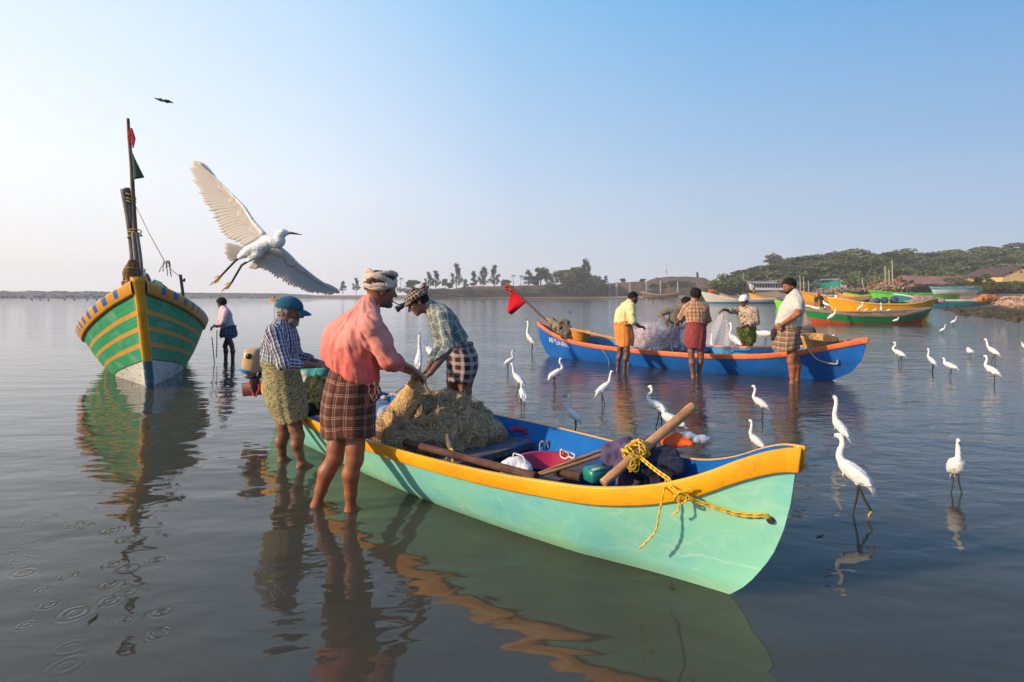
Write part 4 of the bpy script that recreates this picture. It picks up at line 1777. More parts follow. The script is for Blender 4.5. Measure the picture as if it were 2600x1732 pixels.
    def wrap(s, m, rings, name='lungi', folds=.05, seed=0, tilt=(0, 0), hemwave=.012, roll=True, n=120, rows=34):
        """wrapped waist cloth: rings = (centre, half across, half deep) from waist to hem"""
        cs = catmull([r[0] for r in rings], 8)
        aw = catmull([(r[1], r[2], 0) for r in rings], 8)
        N = len(cs)
        g = Geo()
        R_, uv = [], []
        rr_ = np.random.default_rng(seed)
        ph = rr_.uniform(0, 6.28, 8)
        acc = 0.
        for i in range(N):
            v = i / (N - 1)
            if i:
                acc += (cs[i] - cs[i - 1]).length
            ring = []
            for j in range(n):
                th = 2 * math.pi * j / n
                am = folds * (.18 + .82 * v ** .8)
                w1 = math.sin(4 * th + ph[0] + 1.2 * v) * .45 + math.sin(7 * th + ph[1] - 1.5 * v) * .45 + math.sin(12 * th + ph[2] + 2.5 * v) * .28 + math.sin(19 * th + ph[3] + 3 * v) * .15
                w1 = w1 - .35 * abs(math.sin(5.5 * th + ph[4] + v))
                k_ = 1 + am * w1
                # overlapping outer edge of the cloth
                k_ += .035 * max(0, math.cos(th - 1.1)) ** 24
                sq = 1.0
                x, y = aw[i][0] * math.cos(th) * k_, aw[i][1] * math.sin(th) * k_
                p = cs[i] + s.r * x + s.f * y
                p = p + Vector((0, 0, v * (tilt[0] * math.cos(th) + tilt[1] * math.sin(th)) + hemwave * v ** 3 * math.sin(3 * th + ph[5])))
                p.z += .01 * math.sin(2 * th + ph[6]) * (1 - v)
                ring.append(p)
                uv.append((th * .15, acc))
            R_.append(ring)
        g.grid(R_, True, uv)
        if roll:
            for dz, rad in ((.0, .017), (-.026, .014)):
                pts = [cs[0] + s.r * (aw[0][0] * 1.03 * math.cos(a)) + s.f * (aw[0][1] * 1.03 * math.sin(a)) + UP * (dz + .012 * math.sin(2 * a + ph[7])) for a in [6.2832 * k / 40 for k in range(41)]]
                g.tube(pts, [rad * (1 + .3 * math.sin(3 * k + ph[1])) for k in range(41)], 7)
        return g.build(name, m, s.root, solid=.005)

    def hair(s, m, front=.062, back=-.05, lift=.012, name='hair', curly=.011, side=None):
        B = SDF(s.res * .8)
        M = mat3(s.hr, s.hf, s.hu)
        h = s.sc
        B.ell(s.hp(0, -.012, .016), ((.074 + lift) * h, (.096 + lift) * h, (.092 + lift) * h), M, .01)
        # cut: below a slanting hairline
        n = (s.hf * .62 - s.hu * .78).normalized()
        B.cut(s.hp(0, front, .035), n)
        B.cut(s.hp(0, -.05, back), -s.hu)
        V, Fq = B.mesh()
        V = V + vnormals(V, Fq) * (curly * fbm(V * 55, 2, 4))[:, None]
        g = Geo()
        g.add(V, Fq.tolist())
        return g.build(name, m, s.bodyo)

    def beard(s, m, low=-.10, lift=.006, name='beard'):
        B = SDF(s.res * .7)
        M = mat3(s.hr, s.hf, s.hu)
        h = s.sc
        B.ell(s.hp(0, .030, -.062), ((.057 + lift) * h, (.060 + lift) * h, (.058 + lift) * h), M, .01)
        B.cone(s.hp(-.02, .070, -.100), .022 * h, s.hp(.02, .070, -.100), .022 * h, .01)
        B.cone(s.hp(-.022, .094, -.053), .006 * h, s.hp(.022, .094, -.053), .006 * h, .004)
        B.cut(s.hp(0, .03, -.052), s.hu * .8 + s.hf * .25)
        B.cut(s.hp(0, -.03, -.05), -s.hf)
        V, Fq = B.mesh()
        V = V + vnormals(V, Fq) * (.003 * fbm(V * 80, 2, 4))[:, None]
        g = Geo()
        g.add(V, Fq.tolist())
        return g.build(name, m, s.bodyo)


# ------------------------------------------------ B: man in the coral shirt and turban
def man_b():
    Y0 = 3.74
    J = dict(head=P(967, 733, 3.80), neck=P(934, 783, 3.76), shR=P(946, 824, 3.61), shL=P(890, 818, 3.93), elR=P(990, 914, 3.66), wrR=P(1041, 935, 3.97),
             elL=P(968, 912, 4.08), wrL=P(1042, 943, 4.19), hip=P(890, 975, 3.77), knR=P(900, 1163, 3.66), knL=P(850, 1160, 3.76), anR=P(890, 1293, 3.72), anL=P(803, 1282, 3.80),
             hipR=P(912, 1005, 3.70), hipL=P(872, 1005, 3.84))
    p = Person('man in faded coral shirt, pale turban and brown checked lungi hauling the net', J, (.86, .50, 0), (.80, .56, -.16), (0, 0, 1), SK_B, 1.0, .0065)
    p.body({'R': ((.55, .55, -.45), (.5, -.3, .8), -1, .95), 'L': ((.75, .2, -.5), (.4, .3, .85), 1, 1.0)}, leg=1.02)
    p.eyes()
    sh = cloth('coral_shirt_cloth', L(.62, .115, .090), L(.52, .080, .068), wear=(L(.72, .27, .21), 2.0, .6), fold=.25, fade=(L(.68, .36, .31), .30, .5))
    x = lambda px, py, Y: P(px, py, Y)
    p.shirt(sh, .014, .30, .30, P(884, 944, 3.76), (-.42, .05, -.90), .064, folds=.017, extra=[(x(866, 860, 3.86), .115, x(864, 930, 3.84), .128, .06), (x(905, 880, 3.74), .12, x(908, 990, 3.75), .134, .06), (x(885, 900, 3.78), .12, x(885, 985, 3.78), .136, .06)], seed=3)
    pl = cloth('brown_check_lungi_cloth', L(.115, .040, .024), L(.08, .027, .018),
               [('v', .072, .06, .0, L(.55, .33, .25), .6), ('v', .072, .06, .17, L(.50, .28, .21), .5), ('v', .072, .22, .45, L(.05, .02, .014), .6), ('u', .064, .05, .1, L(.5, .36, .30), .5), ('u', .064, .05, .28, L(.42, .28, .22), .45), ('u', .064, .2, .55, L(.05, .02, .014), .55)], fold=.4)
    p.wrap(pl, [(P(892, 938, 3.77), .148, .130), (P(889, 985, 3.76), .182, .162), (P(884, 1040, 3.76), .195, .175), (P(885, 1100, 3.75), .20, .17)], folds=.060, seed=4, tilt=(.0, -.0), roll=False)
    # knot and hanging ends at the waist
    g = Geo()
    c = P(950, 982, 3.62)
    for i in range(5):
        a = 1.3 * i
        d = Vector((math.cos(a), -.6, math.sin(a)))
        g.tube(catmull([c, c + d * .03, c + d * .03 + Vector((.01, 0, -.035)), c + Vector((0, -.02, -.05 - .01 * i))], 5), [.011] * 8 + [.008] * 8, 7)
    g.build('waist_knot', pl, p.root)
    # turban: coils wound round the head, brown hair showing on top
    p.hair(mat('brown_grey_hair', L(.10, .065, .05), L(.055, .035, .028), 50, .8, .2, .4, 150), .085, -.02, .010)
    g = Geo()
    tb = cloth('turban_cloth', L(.62, .50, .40), L(.48, .38, .31), fold=.5)
    for i, (dz, rad, tl, ph, sz) in enumerate(((.020, .017, .006, .3, .98), (.038, .020, -.022, 1.4, 1.0), (.056, .021, .026, 2.9, .99), (.074, .019, -.030, 4.2, .94), (.050, .017, .045, 5.2, 1.0), (.030, .016, -.035, 2.2, 1.0), (.078, .017, .03, .9, .90), (.062, .018, -.05, .2, .97))):
        pts = []
        for k in range(65):
            a = 6.2832 * k / 64
            ca, sa = math.cos(a), math.sin(a)
            w_ = 1 + .02 * math.sin(3 * a + ph)
            pts.append(p.hp(.074 * sz * w_ * ca, -.010 + .094 * sz * w_ * sa, dz + tl * math.sin(a + ph) + .010 * sa))
        g.tube(pts, [rad * (1 + .22 * math.sin(3 * 6.2832 * k / 64 + ph)) for k in range(65)], 9, squash=.85)
    p.tur = g.build('turban', tb, p.bodyo)
    p.beard(mat('greying_stubble', L(.085, .055, .042), L(.15, .12, .105), 90, .7, .2, .3, 180, .003), lift=.0015)
    # beedi in the mouth
    g = Geo()
    a = p.hp(.012, .088, -.071)
    g.tube([a, a + (p.hf * .8 + p.hr * .5 - p.hu * .35).normalized() * .06], [.004, .0045], 6)
    tag(g.build('cigarette', mat('cigarette_paper', L(.30, .22, .15), None, 9)), 'small brown cigarette in the mouth of the turbaned man', 'cigarette')
    return p


man_b()


# ------------------------------------------------ A: old man with the blue cap
def man_a():
    J = dict(head=P(736, 790, 4.74), neck=P(717, 819, 4.76), shR=P(698, 845, 4.58), shL=P(730, 840, 4.92), elR=P(722, 926, 4.50), wrR=P(796, 928, 4.62),
             elL=P(752, 905, 4.97), wrL=P(806, 919, 4.93), hip=P(713, 955, 4.76), knR=P(756, 1106, 4.66), knL=P(720, 1100, 4.80), anR=P(766, 1178, 4.67), anL=P(717, 1166, 4.84),
             hipR=P(722, 985, 4.70), hipL=P(712, 985, 4.84))
    p = Person('old man in blue cap, navy white striped shirt and flowered lungi', J, (.94, .34, 0), (.93, .30, -.2), (0, 0, 1), SK_A, .97, .007)
    p.body({'R': ((1, .1, .03), (0, -.35, .9), -1, .8), 'L': ((1, -.1, -.08), (0, .2, .95), 1, .8)}, leg=.95)
    p.eyes()
    st = cloth('navy_white_stripe_cloth', L(.035, .045, .095), L(.025, .03, .065), [('u', .030, .30, 0, L(.66, .63, .62), .9), ('u', .030, .12, .55, L(.34, .38, .50), .8), ('v', .034, .20, .2, L(.30, .34, .46), .45), ('v', .034, .2, .6, L(.03, .04, .10), .5)], fold=.4)
    p.shirt(st, .016, .52, .42, P(707, 925, 4.76), (-.05, 0, -1), .055, folds=.012, seed=11, extra=[(P(700, 880, 4.80), .115, P(700, 915, 4.80), .118, .05)])
    fl = cloth('flowered_lungi_cloth', L(.42, .36, .17), L(.32, .27, .12), dots=[(62, .46, L(.09, .095, .06)), (95, .44, L(.14, .16, .07)), (75, .30, L(.30, .20, .14)), (120, .4, L(.05, .05, .035))], fold=.35)
    p.wrap(fl, [(P(712, 917, 4.77), .155, .135), (P(717, 965, 4.75), .20, .155), (P(726, 1015, 4.73), .215, .165), (P(738, 1062, 4.72), .205, .13)], folds=.045, seed=9, name='lungi')
    p.hair(M_GREYH, .05, -.055, .006)
    p.beard(M_GREYH, lift=.003)
    # cap
    B = SDF(.006)
    M = mat3(p.hr, p.hf, p.hu)
    h = p.sc
    B.ell(p.hp(0, -.010, .030), (.094 * h, .116 * h, .098 * h), M, .01)
    B.cut(p.hp(0, 0, .020), (-p.hu + p.hf * .06).normalized())
    V, Fq = B.mesh()
    g = Geo()
    g.add(V, Fq.tolist())
    cb = cloth('blue_cap_cloth', L(.018, .105, .17), L(.012, .075, .13), fold=.3)
    cap = g.build('cap', cb, p.bodyo)
    g = Geo()
    rows = []
    for i in range(9):
        t = i / 8
        rows.append([p.hp(.085 * math.sin(a) * (1 + .05 * t), .07 + (.045 + .085 * t) * math.cos(a) - .02, .030 - .030 * t * t - .028 * math.sin(a) ** 2) for a in np.linspace(-1.25, 1.25, 17)])
    g.grid(rows)
    g.build('cap_brim', cb, cap, solid=.007)
    g = Geo()
    g.ell(p.hp(0, -.01, .128), (.009, .009, .006), 8, 5)
    g.build('cap_button', cb, cap)
    return p


man_a()


# ------------------------------------------------ C: man bending over the net, headcloth and lamp
def man_c():
    J = dict(head=P(1060, 766, 5.33), neck=P(1098, 784, 5.35), shL=P(1124, 801, 5.18), shR=P(1108, 796, 5.52), elL=P(1140, 886, 5.02), wrL=P(1094, 946, 4.86),
             elR=P(1118, 882, 5.35), wrR=P(1086, 940, 5.02), hip=P(1172, 905, 5.36), knL=P(1182, 1010, 5.22), knR=P(1147, 1010, 5.48), anL=P(1185, 1135, 5.27), anR=P(1150, 1120, 5.52),
             hipL=P(1180, 920, 5.28), hipR=P(1160, 920, 5.45))
    p = Person('man bending over the net in checked headcloth with head lamp and grey shirt', J, (-.98, -.12, 0), (-.80, -.10, -.55), (-.55, -.05, .83), SK_A, 1.0, .007)
    p.body({'L': ((-.75, -.25, -.6), (-.5, -.3, .8), 1, .9), 'R': ((-.6, -.3, -.55), (-.5, .3, .8), -1, .9)})
    p.eyes()
    st = cloth('grey_green_check_cloth', L(.16, .19, .18), L(.11, .14, .14), [('u', .075, .20, 0, L(.42, .40, .30), .85), ('u', .075, .10, .45, L(.05, .07, .09), .8), ('v', .09, .16, .1, L(.36, .38, .33), .6), ('v', .09, .08, .55, L(.05, .06, .06), .6)], fold=.4)
    p.shirt(st, .018, .62, .62, P(1164, 872, 5.36), (.52, .02, -.85), .058, folds=.012, seed=21, cuffroll=False)
    lg = cloth('maroon_white_check_cloth', L(.055, .024, .030), L(.04, .017, .022), [('u', .09, .38, 0, L(.34, .28, .27), .62), ('v', .075, .42, 0, L(.42, .35, .33), .62)], fold=.35)
    p.wrap(lg, [(P(1163, 874, 5.36), .16, .120), (P(1172, 900, 5.35), .20, .145), (P(1174, 935, 5.34), .215, .145), (P(1170, 966, 5.34), .205, .125)], folds=.05, seed=13)
    p.hair(M_HAIR, .07, -.06, .006)
    ck = cloth('black_white_check_headcloth', L(.030, .024, .024), L(.02, .016, .016), [('u', .030, .30, 0, L(.40, .30, .24), .70), ('v', .030, .30, 0, L(.36, .27, .21), .65)], fold=.5)
    B = SDF(.006)
    M = mat3(p.hr, p.hf, p.hu)
    B.ell(p.hp(0, -.010, .040), (.090, .112, .078), M, .02)
    for i in range(12):
        a = .9 * i
        B.cone(p.hp(.088 * math.cos(a), -.01 + .108 * math.sin(a), .03 + .01 * math.sin(3 * a)), .020, p.hp(.088 * math.cos(a + .8), -.01 + .108 * math.sin(a + .8), .035 + .012 * math.cos(2 * a)), .018, .012)
    for d in ((-.02, -.11, .07), (.03, -.13, .05), (.0, -.12, .09), (.05, -.10, .085), (-.04, -.02, .115)):
        B.cone(p.hp(*d), .020, p.hp(d[0] * 1.4, d[1] - .03, d[2] + .015), .012, .012)
    B.cut(p.hp(0, 0, .012), -p.hu)
    V, Fq = B.mesh()
    V = V + vnormals(V, Fq) * (.006 * fbm(V * 38, 2, 4))[:, None]
    l = (V - np.array(p.hp(0, 0, 0))) @ M
    g = Geo()
    g.add(V, Fq.tolist(), np.stack([np.arctan2(l[:, 0], l[:, 1]) * .09, l[:, 2]], 1))
    hc = g.build('headcloth', ck, p.bodyo)
    lm = mat('lamp_black_plastic', L(.018, .018, .02), L(.03, .03, .03), 20, .35, .5)
    g = Geo()
    rot = Matrix(((p.hr.x, p.hf.x, p.hu.x), (p.hr.y, p.hf.y, p.hu.y), (p.hr.z, p.hf.z, p.hu.z)))
    g.box(p.hp(0, .150, .048), (.066, .05, .05), rot, .008)
    g.tube([p.hp(0, .17, .048), p.hp(0, .195, .048), p.hp(0, .205, .048)], [.026, .032, .032], 14)
    g.tube([p.hp(0, .10, .052), p.hp(0, .135, .048)], .018, 8)
    hl = g.build('head_lamp', lm, p.bodyo)
    g = Geo()
    g.tube([p.hp(0, .203, .048), p.hp(0, .2065, .048)], [.026, .026], 14)
    g.build('lens', mat('lamp_lens', L(.45, .47, .36), L(.30, .33, .22), 20, .12, .6), hl)
    return p


man_c()


# ------------------------------------------------ the men further away
def man_d():
    Y = 12.6
    J = dict(head=P(562, 769, Y), neck=P(567, 781, Y), shL=P(575, 793, Y - .17), shR=P(567, 792, Y + .17), elL=P(568, 817, Y - .22), wrL=P(549, 828, Y - .1), elR=P(560, 815, Y + .2), wrR=P(546, 826, Y + .1),
             hip=P(580, 838, Y), knL=P(589, 878, Y - .08), knR=P(572, 878, Y + .1), anL=P(591, 925, Y - .05), anR=P(573, 925, Y + .12))
    p = Person('thin man in a pale pink shirt standing knee deep at the green boat\'s side', J, (-.93, .36, 0), (-.88, .35, -.25), None, SK_D, .98, .011)
    p.body({'L': ((-1, 0, -.2), (0, 0, 1), 1, .8)}, leg=.95)
    p.shirt(cloth('pale_pink_cloth', L(.62, .48, .50), L(.48, .36, .40), fold=.4), .02, .85, .85, P(580, 832, Y), (0, 0, -1), .06, folds=.012, seed=31)
    p.wrap(cloth('navy_check_cloth', L(.025, .035, .075), L(.018, .025, .05), [('u', .07, .3, 0, L(.13, .17, .25), .7), ('v', .07, .3, 0, L(.12, .15, .24), .7)]), [(P(580, 829, Y), .145, .135), (P(580, 841, Y), .18, .16), (P(580, 850, Y), .19, .17), (P(580, 857, Y), .165, .15)], folds=.06, seed=14)
    p.hair(M_HAIR, .06, -.06, .022)


man_d()


def man_e():
    Y = 10.75
    J = dict(head=P(1608, 756, Y), neck=P(1597, 770, Y), shR=P(1603, 779, Y - .17), shL=P(1587, 777, Y + .18), elR=P(1606, 815, Y - .24), wrR=P(1624, 829, Y - .02), elL=P(1606, 815, Y + .2), wrL=P(1622, 830, Y + .14),
             hip=P(1581, 828, Y), knR=P(1592, 898, Y - .12), knL=P(1575, 896, Y + .1), anR=P(1585, 943, Y - .08), anL=P(1568, 938, Y + .12))
    p = Person('man in a plain yellow shirt and orange lungi at the left of the blue boat', J, (.93, .37, 0), (.86, .3, -.35), None, SK_D, .98, .010)
    p.body({'R': ((1, .2, -.1), (0, -.4, .9), -1, 1.1), 'L': ((1, 0, -.1), (0, .4, .9), 1, 1.1)})
    p.shirt(cloth('pale_yellow_cloth', L(.74, .62, .32), L(.64, .52, .25), fold=.4), .022, .12, .12, P(1583, 822, Y), (-.12, 0, -1), .064, folds=.017, seed=41, extra=[(P(1580, 795, Y), .125, P(1578, 815, Y), .13, .06)])
    p.wrap(cloth('orange_cloth', L(.72, .25, .065), L(.58, .18, .05), fold=.4), [(P(1582, 818, Y), .155, .145), (P(1583, 836, Y), .185, .165), (P(1586, 858, Y), .19, .17), (P(1586, 878, Y), .165, .15)], folds=.05, seed=15)
    p.hair(M_HAIR, .03, -.04, .008)


man_e()


def man_g():
    Y = 9.86
    J = dict(head=P(1766, 748, Y), neck=P(1766, 766, Y), shL=P(1744, 781, Y + .02), shR=P(1789, 781, Y), elL=P(1729, 806, Y + .18), wrL=P(1722, 818, Y + .44), elR=P(1797, 812, Y + .12), wrR=P(1790, 822, Y + .40),
             hip=P(1767, 832, Y), knL=P(1755, 905, Y - .02), knR=P(1779, 905, Y), anL=P(1760, 955, Y), anR=P(1773, 953, Y + .1))
    p = Person('man seen from behind in brown checked shirt and red lungi', J, (.08, 1, 0), (-.1, .96, -.15), None, SK_A, .99, .010)
    p.body()
    p.shirt(cloth('brown_red_check_cloth', L(.42, .24, .14), L(.34, .18, .11), [('u', .062, .30, 0, L(.13, .07, .05), .7), ('u', .062, .12, .5, L(.60, .42, .30), .8), ('v', .065, .22, 0, L(.17, .09, .06), .6), ('v', .065, .10, .5, L(.60, .42, .32), .7)]),
            .02, .10, .2, P(1767, 824, Y), (0, 0, -1), .060, folds=.010, seed=51)
    p.wrap(cloth('red_lungi_cloth', L(.27, .050, .048), L(.18, .034, .036), dots=[(30, .30, L(.36, .12, .10))], fold=.4), [(P(1767, 820, Y), .165, .14), (P(1766, 840, Y), .18, .16), (P(1763, 865, Y), .185, .165), (P(1763, 885, Y), .155, .145)], folds=.06, seed=16, tilt=(-.04, 0))
    p.hair(M_HAIR, .07, -.075, .016)


man_g()


def man_f():
    Y = 11.8
    J = dict(head=P(1742, 768, Y - .1), neck=P(1731, 781, Y - .05), shR=P(1706, 785, Y), shL=P(1747, 792, Y + .05), elR=P(1676, 798, Y + .02), wrR=P(1690, 815, Y - .18), elL=P(1752, 822, Y - .05), wrL=P(1732, 832, Y - .3),
             hip=P(1704, 838, Y + .12), knR=P(1690, 885, Y + .05), knL=P(1716, 885, Y + .1), anR=P(1690, 930, Y + .1), anL=P(1716, 930, Y + .1))
    p = Person('man stooping behind the blue boat with elbow out, dull green shirt and grey shorts', J, (.35, -.93, 0), (.45, -.65, -.6), (.3, -.45, .84), SK_A, .97, .010)
    p.body()
    p.shirt(cloth('dull_green_cloth', L(.17, .155, .125), L(.11, .11, .085), dots=[(26, .35, L(.28, .20, .17))]), .018, .25, .2, P(1708, 828, Y), (-.2, 0, -1), .056, folds=.012, seed=61)
    p.wrap(cloth('grey_blue_cloth', L(.20, .19, .25), L(.13, .125, .17), dots=[(22, .35, L(.30, .29, .33))]), [(P(1707, 824, Y + .05), .17, .15), (P(1704, 840, Y + .08), .20, .17), (P(1702, 858, Y + .1), .215, .18), (P(1701, 876, Y + .1), .21, .18)], folds=.08, seed=17, name='shorts')
    p.hair(M_HAIR, .06, -.07, .014)


man_f()


def man_h():
    Y = 11.4
    J = dict(head=P(1889, 763, Y), neck=P(1895, 779, Y), shR=P(1879, 787, Y + .15), shL=P(1915, 790, Y - .1), elR=P(1858, 789, Y + .05), wrR=P(1836, 786, Y - .1), elL=P(1921, 818, Y - .15), wrL=P(1885, 831, Y - .28),
             hip=P(1897, 838, Y), knR=P(1893, 885, Y), knL=P(1903, 885, Y - .05), anR=P(1893, 930, Y + .05), anL=P(1903, 930, Y))
    p = Person('man in a white cap and spotted shirt holding one arm out over the blue boat', J, (-.75, -.65, 0), (-.70, -.60, -.25), None, SK_D, .97, .010)
    p.body({'R': ((-.8, -.3, -.5), (-.5, -.2, .8), -1, .6)})
    p.shirt(cloth('spotted_beige_cloth', L(.48, .39, .29), L(.38, .30, .22), dots=[(22, .40, L(.10, .06, .04)), (34, .35, L(.17, .11, .07))]), .022, .45, .25, P(1897, 836, Y), (0, 0, -1), .062, folds=.012, seed=71, extra=[(P(1898, 800, Y), .12, P(1898, 828, Y), .13, .05)])
    p.wrap(cloth('green_lungi_cloth', L(.16, .21, .035), L(.10, .14, .025), dots=[(26, .38, L(.30, .33, .09))]), [(P(1895, 832, Y), .17, .155), (P(1895, 844, Y), .19, .17), (P(1897, 856, Y), .18, .16), (P(1898, 867, Y), .15, .14)], folds=.06, seed=18, tilt=(.03, 0))
    B = SDF(.009)
    M = mat3(p.hr, p.hf, p.hu)
    B.ell(p.hp(0, -.01, .035), (.090, .112, .085), M, .01)
    B.cone(p.hp(-.055, .09, .018), .012, p.hp(.055, .09, .018), .012, .02)
    B.cone(p.hp(-.03, .145, .008), .009, p.hp(.03, .145, .008), .009, .05)
    B.cut(p.hp(0, 0, .012), -p.hu)
    V, Fq = B.mesh()
    g = Geo()
    g.add(V, Fq.tolist())
    g.build('cap', cloth('white_cap_cloth', L(.75, .74, .76), L(.55, .58, .68), fold=.3), p.bodyo)


man_h()


def man_i():
    Y = 9.2
    J = dict(head=P(2004, 725, Y), neck=P(2017, 744, Y), shL=P(2024, 765, Y - .19), shR=P(2010, 763, Y + .19), elL=P(2026, 798, Y - .36), wrL=P(1988, 822, Y - .16), elR=P(1990, 798, Y + .25), wrR=P(1970, 828, Y + .1),
             hip=P(2004, 838, Y), knL=P(2009, 915, Y - .08), knR=P(2021, 913, Y + .12), anL=P(2012, 973, Y - .05), anR=P(2024, 965, Y + .22))
    p = Person('tall man in light grey shirt with one hand on his hip', J, (-.96, -.22, 0), (-.93, -.10, -.30), None, SK_B, 1.0, .009)
    p.body({'L': ((-.8, -.2, -.5), (-.2, -.9, .3), 1, .7), 'R': ((-.7, -.2, -.7), (-.3, .5, .6), -1, .9)}, leg=1.2, arm=1.25)
    p.shirt(cloth('light_grey_cloth', L(.55, .52, .46), L(.45, .43, .40), fold=.35), .042, -.55, -.55, P(2002, 828, Y), (-.1, 0, -1), .068, folds=.010, belly=.045, seed=81, extra=[(P(2006, 795, Y), .165, P(2000, 822, Y), .165, .06)], chest=1.12)
    p.wrap(cloth('tan_check_cloth', L(.22, .135, .085), L(.165, .10, .065), [('u', .09, .12, 0, L(.48, .38, .28), .8), ('v', .08, .14, 0, L(.46, .36, .27), .8), ('v', .08, .30, .4, L(.14, .08, .055), .6)], fold=.4), [(P(2000, 828, Y), .19, .175), (P(1998, 846, Y), .20, .19), (P(1996, 866, Y), .205, .195), (P(1995, 887, Y), .195, .19)], folds=.05, seed=19, tilt=(0, -.02))
    p.hair(M_HAIR, .058, -.085, .016, curly=.008)
    p.beard(M_HAIR, lift=.006)
    # dark folded cloth tucked at his waist
    B = SDF(.009)
    B.chain([P(1973, 832, Y + .02), P(1966, 845, Y), P(1962, 861, Y)], [.045, .05, .03], .03)
    V, Fq = B.mesh()
    V = V + vnormals(V, Fq) * (.014 * fbm(V * 22, 2, 4))[:, None]
    g = Geo()
    g.add(V, Fq.tolist())
    g.build('waist_cloth', cloth('dark_towel_cloth', L(.03, .022, .022), L(.05, .035, .035)), p.root)


man_i()

# ================================================================== BIRDS
def feather_mat():
    k = NT('white_feather', .75, .2)
    co = k.coord()
    k.base(k.ramp(k.noise(40, 4, .6, k.mapping(co, (.4, 1, 1))), [(.3, L(.80, .80, .79)), (.7, L(.70, .69, .67))]))
    k.bump(k.noise(38, 4, .65, k.mapping(co, (.3, 1, 1), (0, R(35), 0))), .6, .02)
    return k.m


def wing_mat():
    k = NT('white_flight_feather', .7, .2)
    uv = k.n('ShaderNodeSeparateXYZ')
    k.set(uv.inputs[0], k.coord('UV'))
    sh = k.math('LESS_THAN', k.math('ABSOLUTE', k.math('SUBTRACT', uv.outputs[0], .42)), .03)
    c = k.mix(k.math('MULTIPLY', sh, .25), L(.74, .72, .69), L(.45, .42, .38))
    k.base(c)
    tr = k.n('ShaderNodeBsdfTranslucent')
    tr.inputs[0].default_value = L(.80, .72, .62)
    ms = k.n('ShaderNodeMixShader')
    ms.inputs[0].default_value = .5
    k.t.links.new(k.b.outputs[0], ms.inputs[1])
    k.t.links.new(tr.outputs[0], ms.inputs[2])
    k.t.links.new(ms.outputs[0], k.t.nodes['Material Output'].inputs[0])
    return k.m


M_FEA = feather_mat()
M_WING = wing_mat()
M_BILL = mat('dark_bill', L(.025, .022, .022), L(.05, .045, .04), 30, .4, .4)
M_LEGB = mat('dark_leg', L(.02, .02, .018), L(.045, .04, .03), 40, .5, .35)
M_FOOT = mat('yellow_foot', L(.55, .36, .05), L(.40, .24, .04), 40, .6)

POSES = {
    'tall': dict(body=((.0, .50), 32, (.205, .082, .098)), neck=[(.12, .57), (.185, .655), (.165, .76), (.145, .86), (.165, .945)], head=(.195, .960), bill=(.37, .935), legs=[(-.02, .02), (-.05, -.02)]),
    'alert': dict(body=((.0, .48), 38, (.20, .082, .098)), neck=[(.10, .56), (.15, .66), (.135, .77), (.125, .88), (.135, .955)], head=(.155, .968), bill=(.325, .985), legs=[(.0, .0), (-.03, -.03)]),
    'crook': dict(body=((.0, .49), 28, (.21, .083, .10)), neck=[(.14, .56), (.22, .63), (.215, .73), (.15, .81), (.155, .90)], head=(.19, .925), bill=(.355, .86), legs=[(-.06, -.08), (.05, .07)]),
    'turn': dict(body=((-.02, .49), 42, (.20, .083, .098)), neck=[(.08, .57), (.12, .66), (.15, .77), (.12, .87), (.09, .945)], head=(.065, .962), bill=(-.11, .95), legs=[(.02, .03), (-.07, -.09)]),
    'stretch': dict(body=((.0, .43), 48, (.175, .068, .08)), neck=[(.08, .52), (.11, .64), (.10, .76), (.085, .88), (.09, .955)], head=(.105, .970), bill=(.20, 1.09), legs=[(.0, .0), (-.03, .02)]),
    'wide': dict(body=((.0, .49), 50, (.185, .120, .125)), neck=[(.09, .58), (.12, .67), (.11, .78), (.10, .88), (.11, .95)], head=(.13, .965), bill=(.27, .90), legs=[(.06, .02), (-.03, .02)], sp=2.1),
    'stride': dict(body=((.035, .535), 34, (.195, .080, .098)), neck=[(.14, .615), (.195, .69), (.19, .78), (.165, .87), (.18, .95)], head=(.21, .965), bill=(.40, .952), legs=[(.07, .04), 'lift']),
    'lean': dict(body=((-.02, .50), 36, (.21, .080, .096)), neck=[(.09, .58), (.155, .67), (.18, .77), (.195, .87), (.22, .945)], head=(.25, .955), bill=(.42, .90), legs=[(-.05, -.06), (.06, .10)]),
    'hunch': dict(body=((.0, .60), 22, (.30, .105, .125)), neck=[(.16, .70), (.235, .76), (.21, .84), (.25, .90)], head=(.285, .925), bill=(.46, .86), legs=[(-.02, .02), (.05, .06)]),
    'forage': dict(body=((.0, .66), 2, (.32, .12, .14)), neck=[(.22, .68), (.34, .72), (.45, .74), (.54, .70)], head=(.57, .69), bill=(.74, .56), legs=[(-.04, -.03), (.08, .08)]),
    'preen': dict(body=((.0, .62), 14, (.24, .16, .20)), neck=[(.14, .74), (.20, .80), (.16, .88), (.07, .86)], head=(.03, .83), bill=(-.10, .70), legs=[(-.02, .0), (.04, .03)]),
}


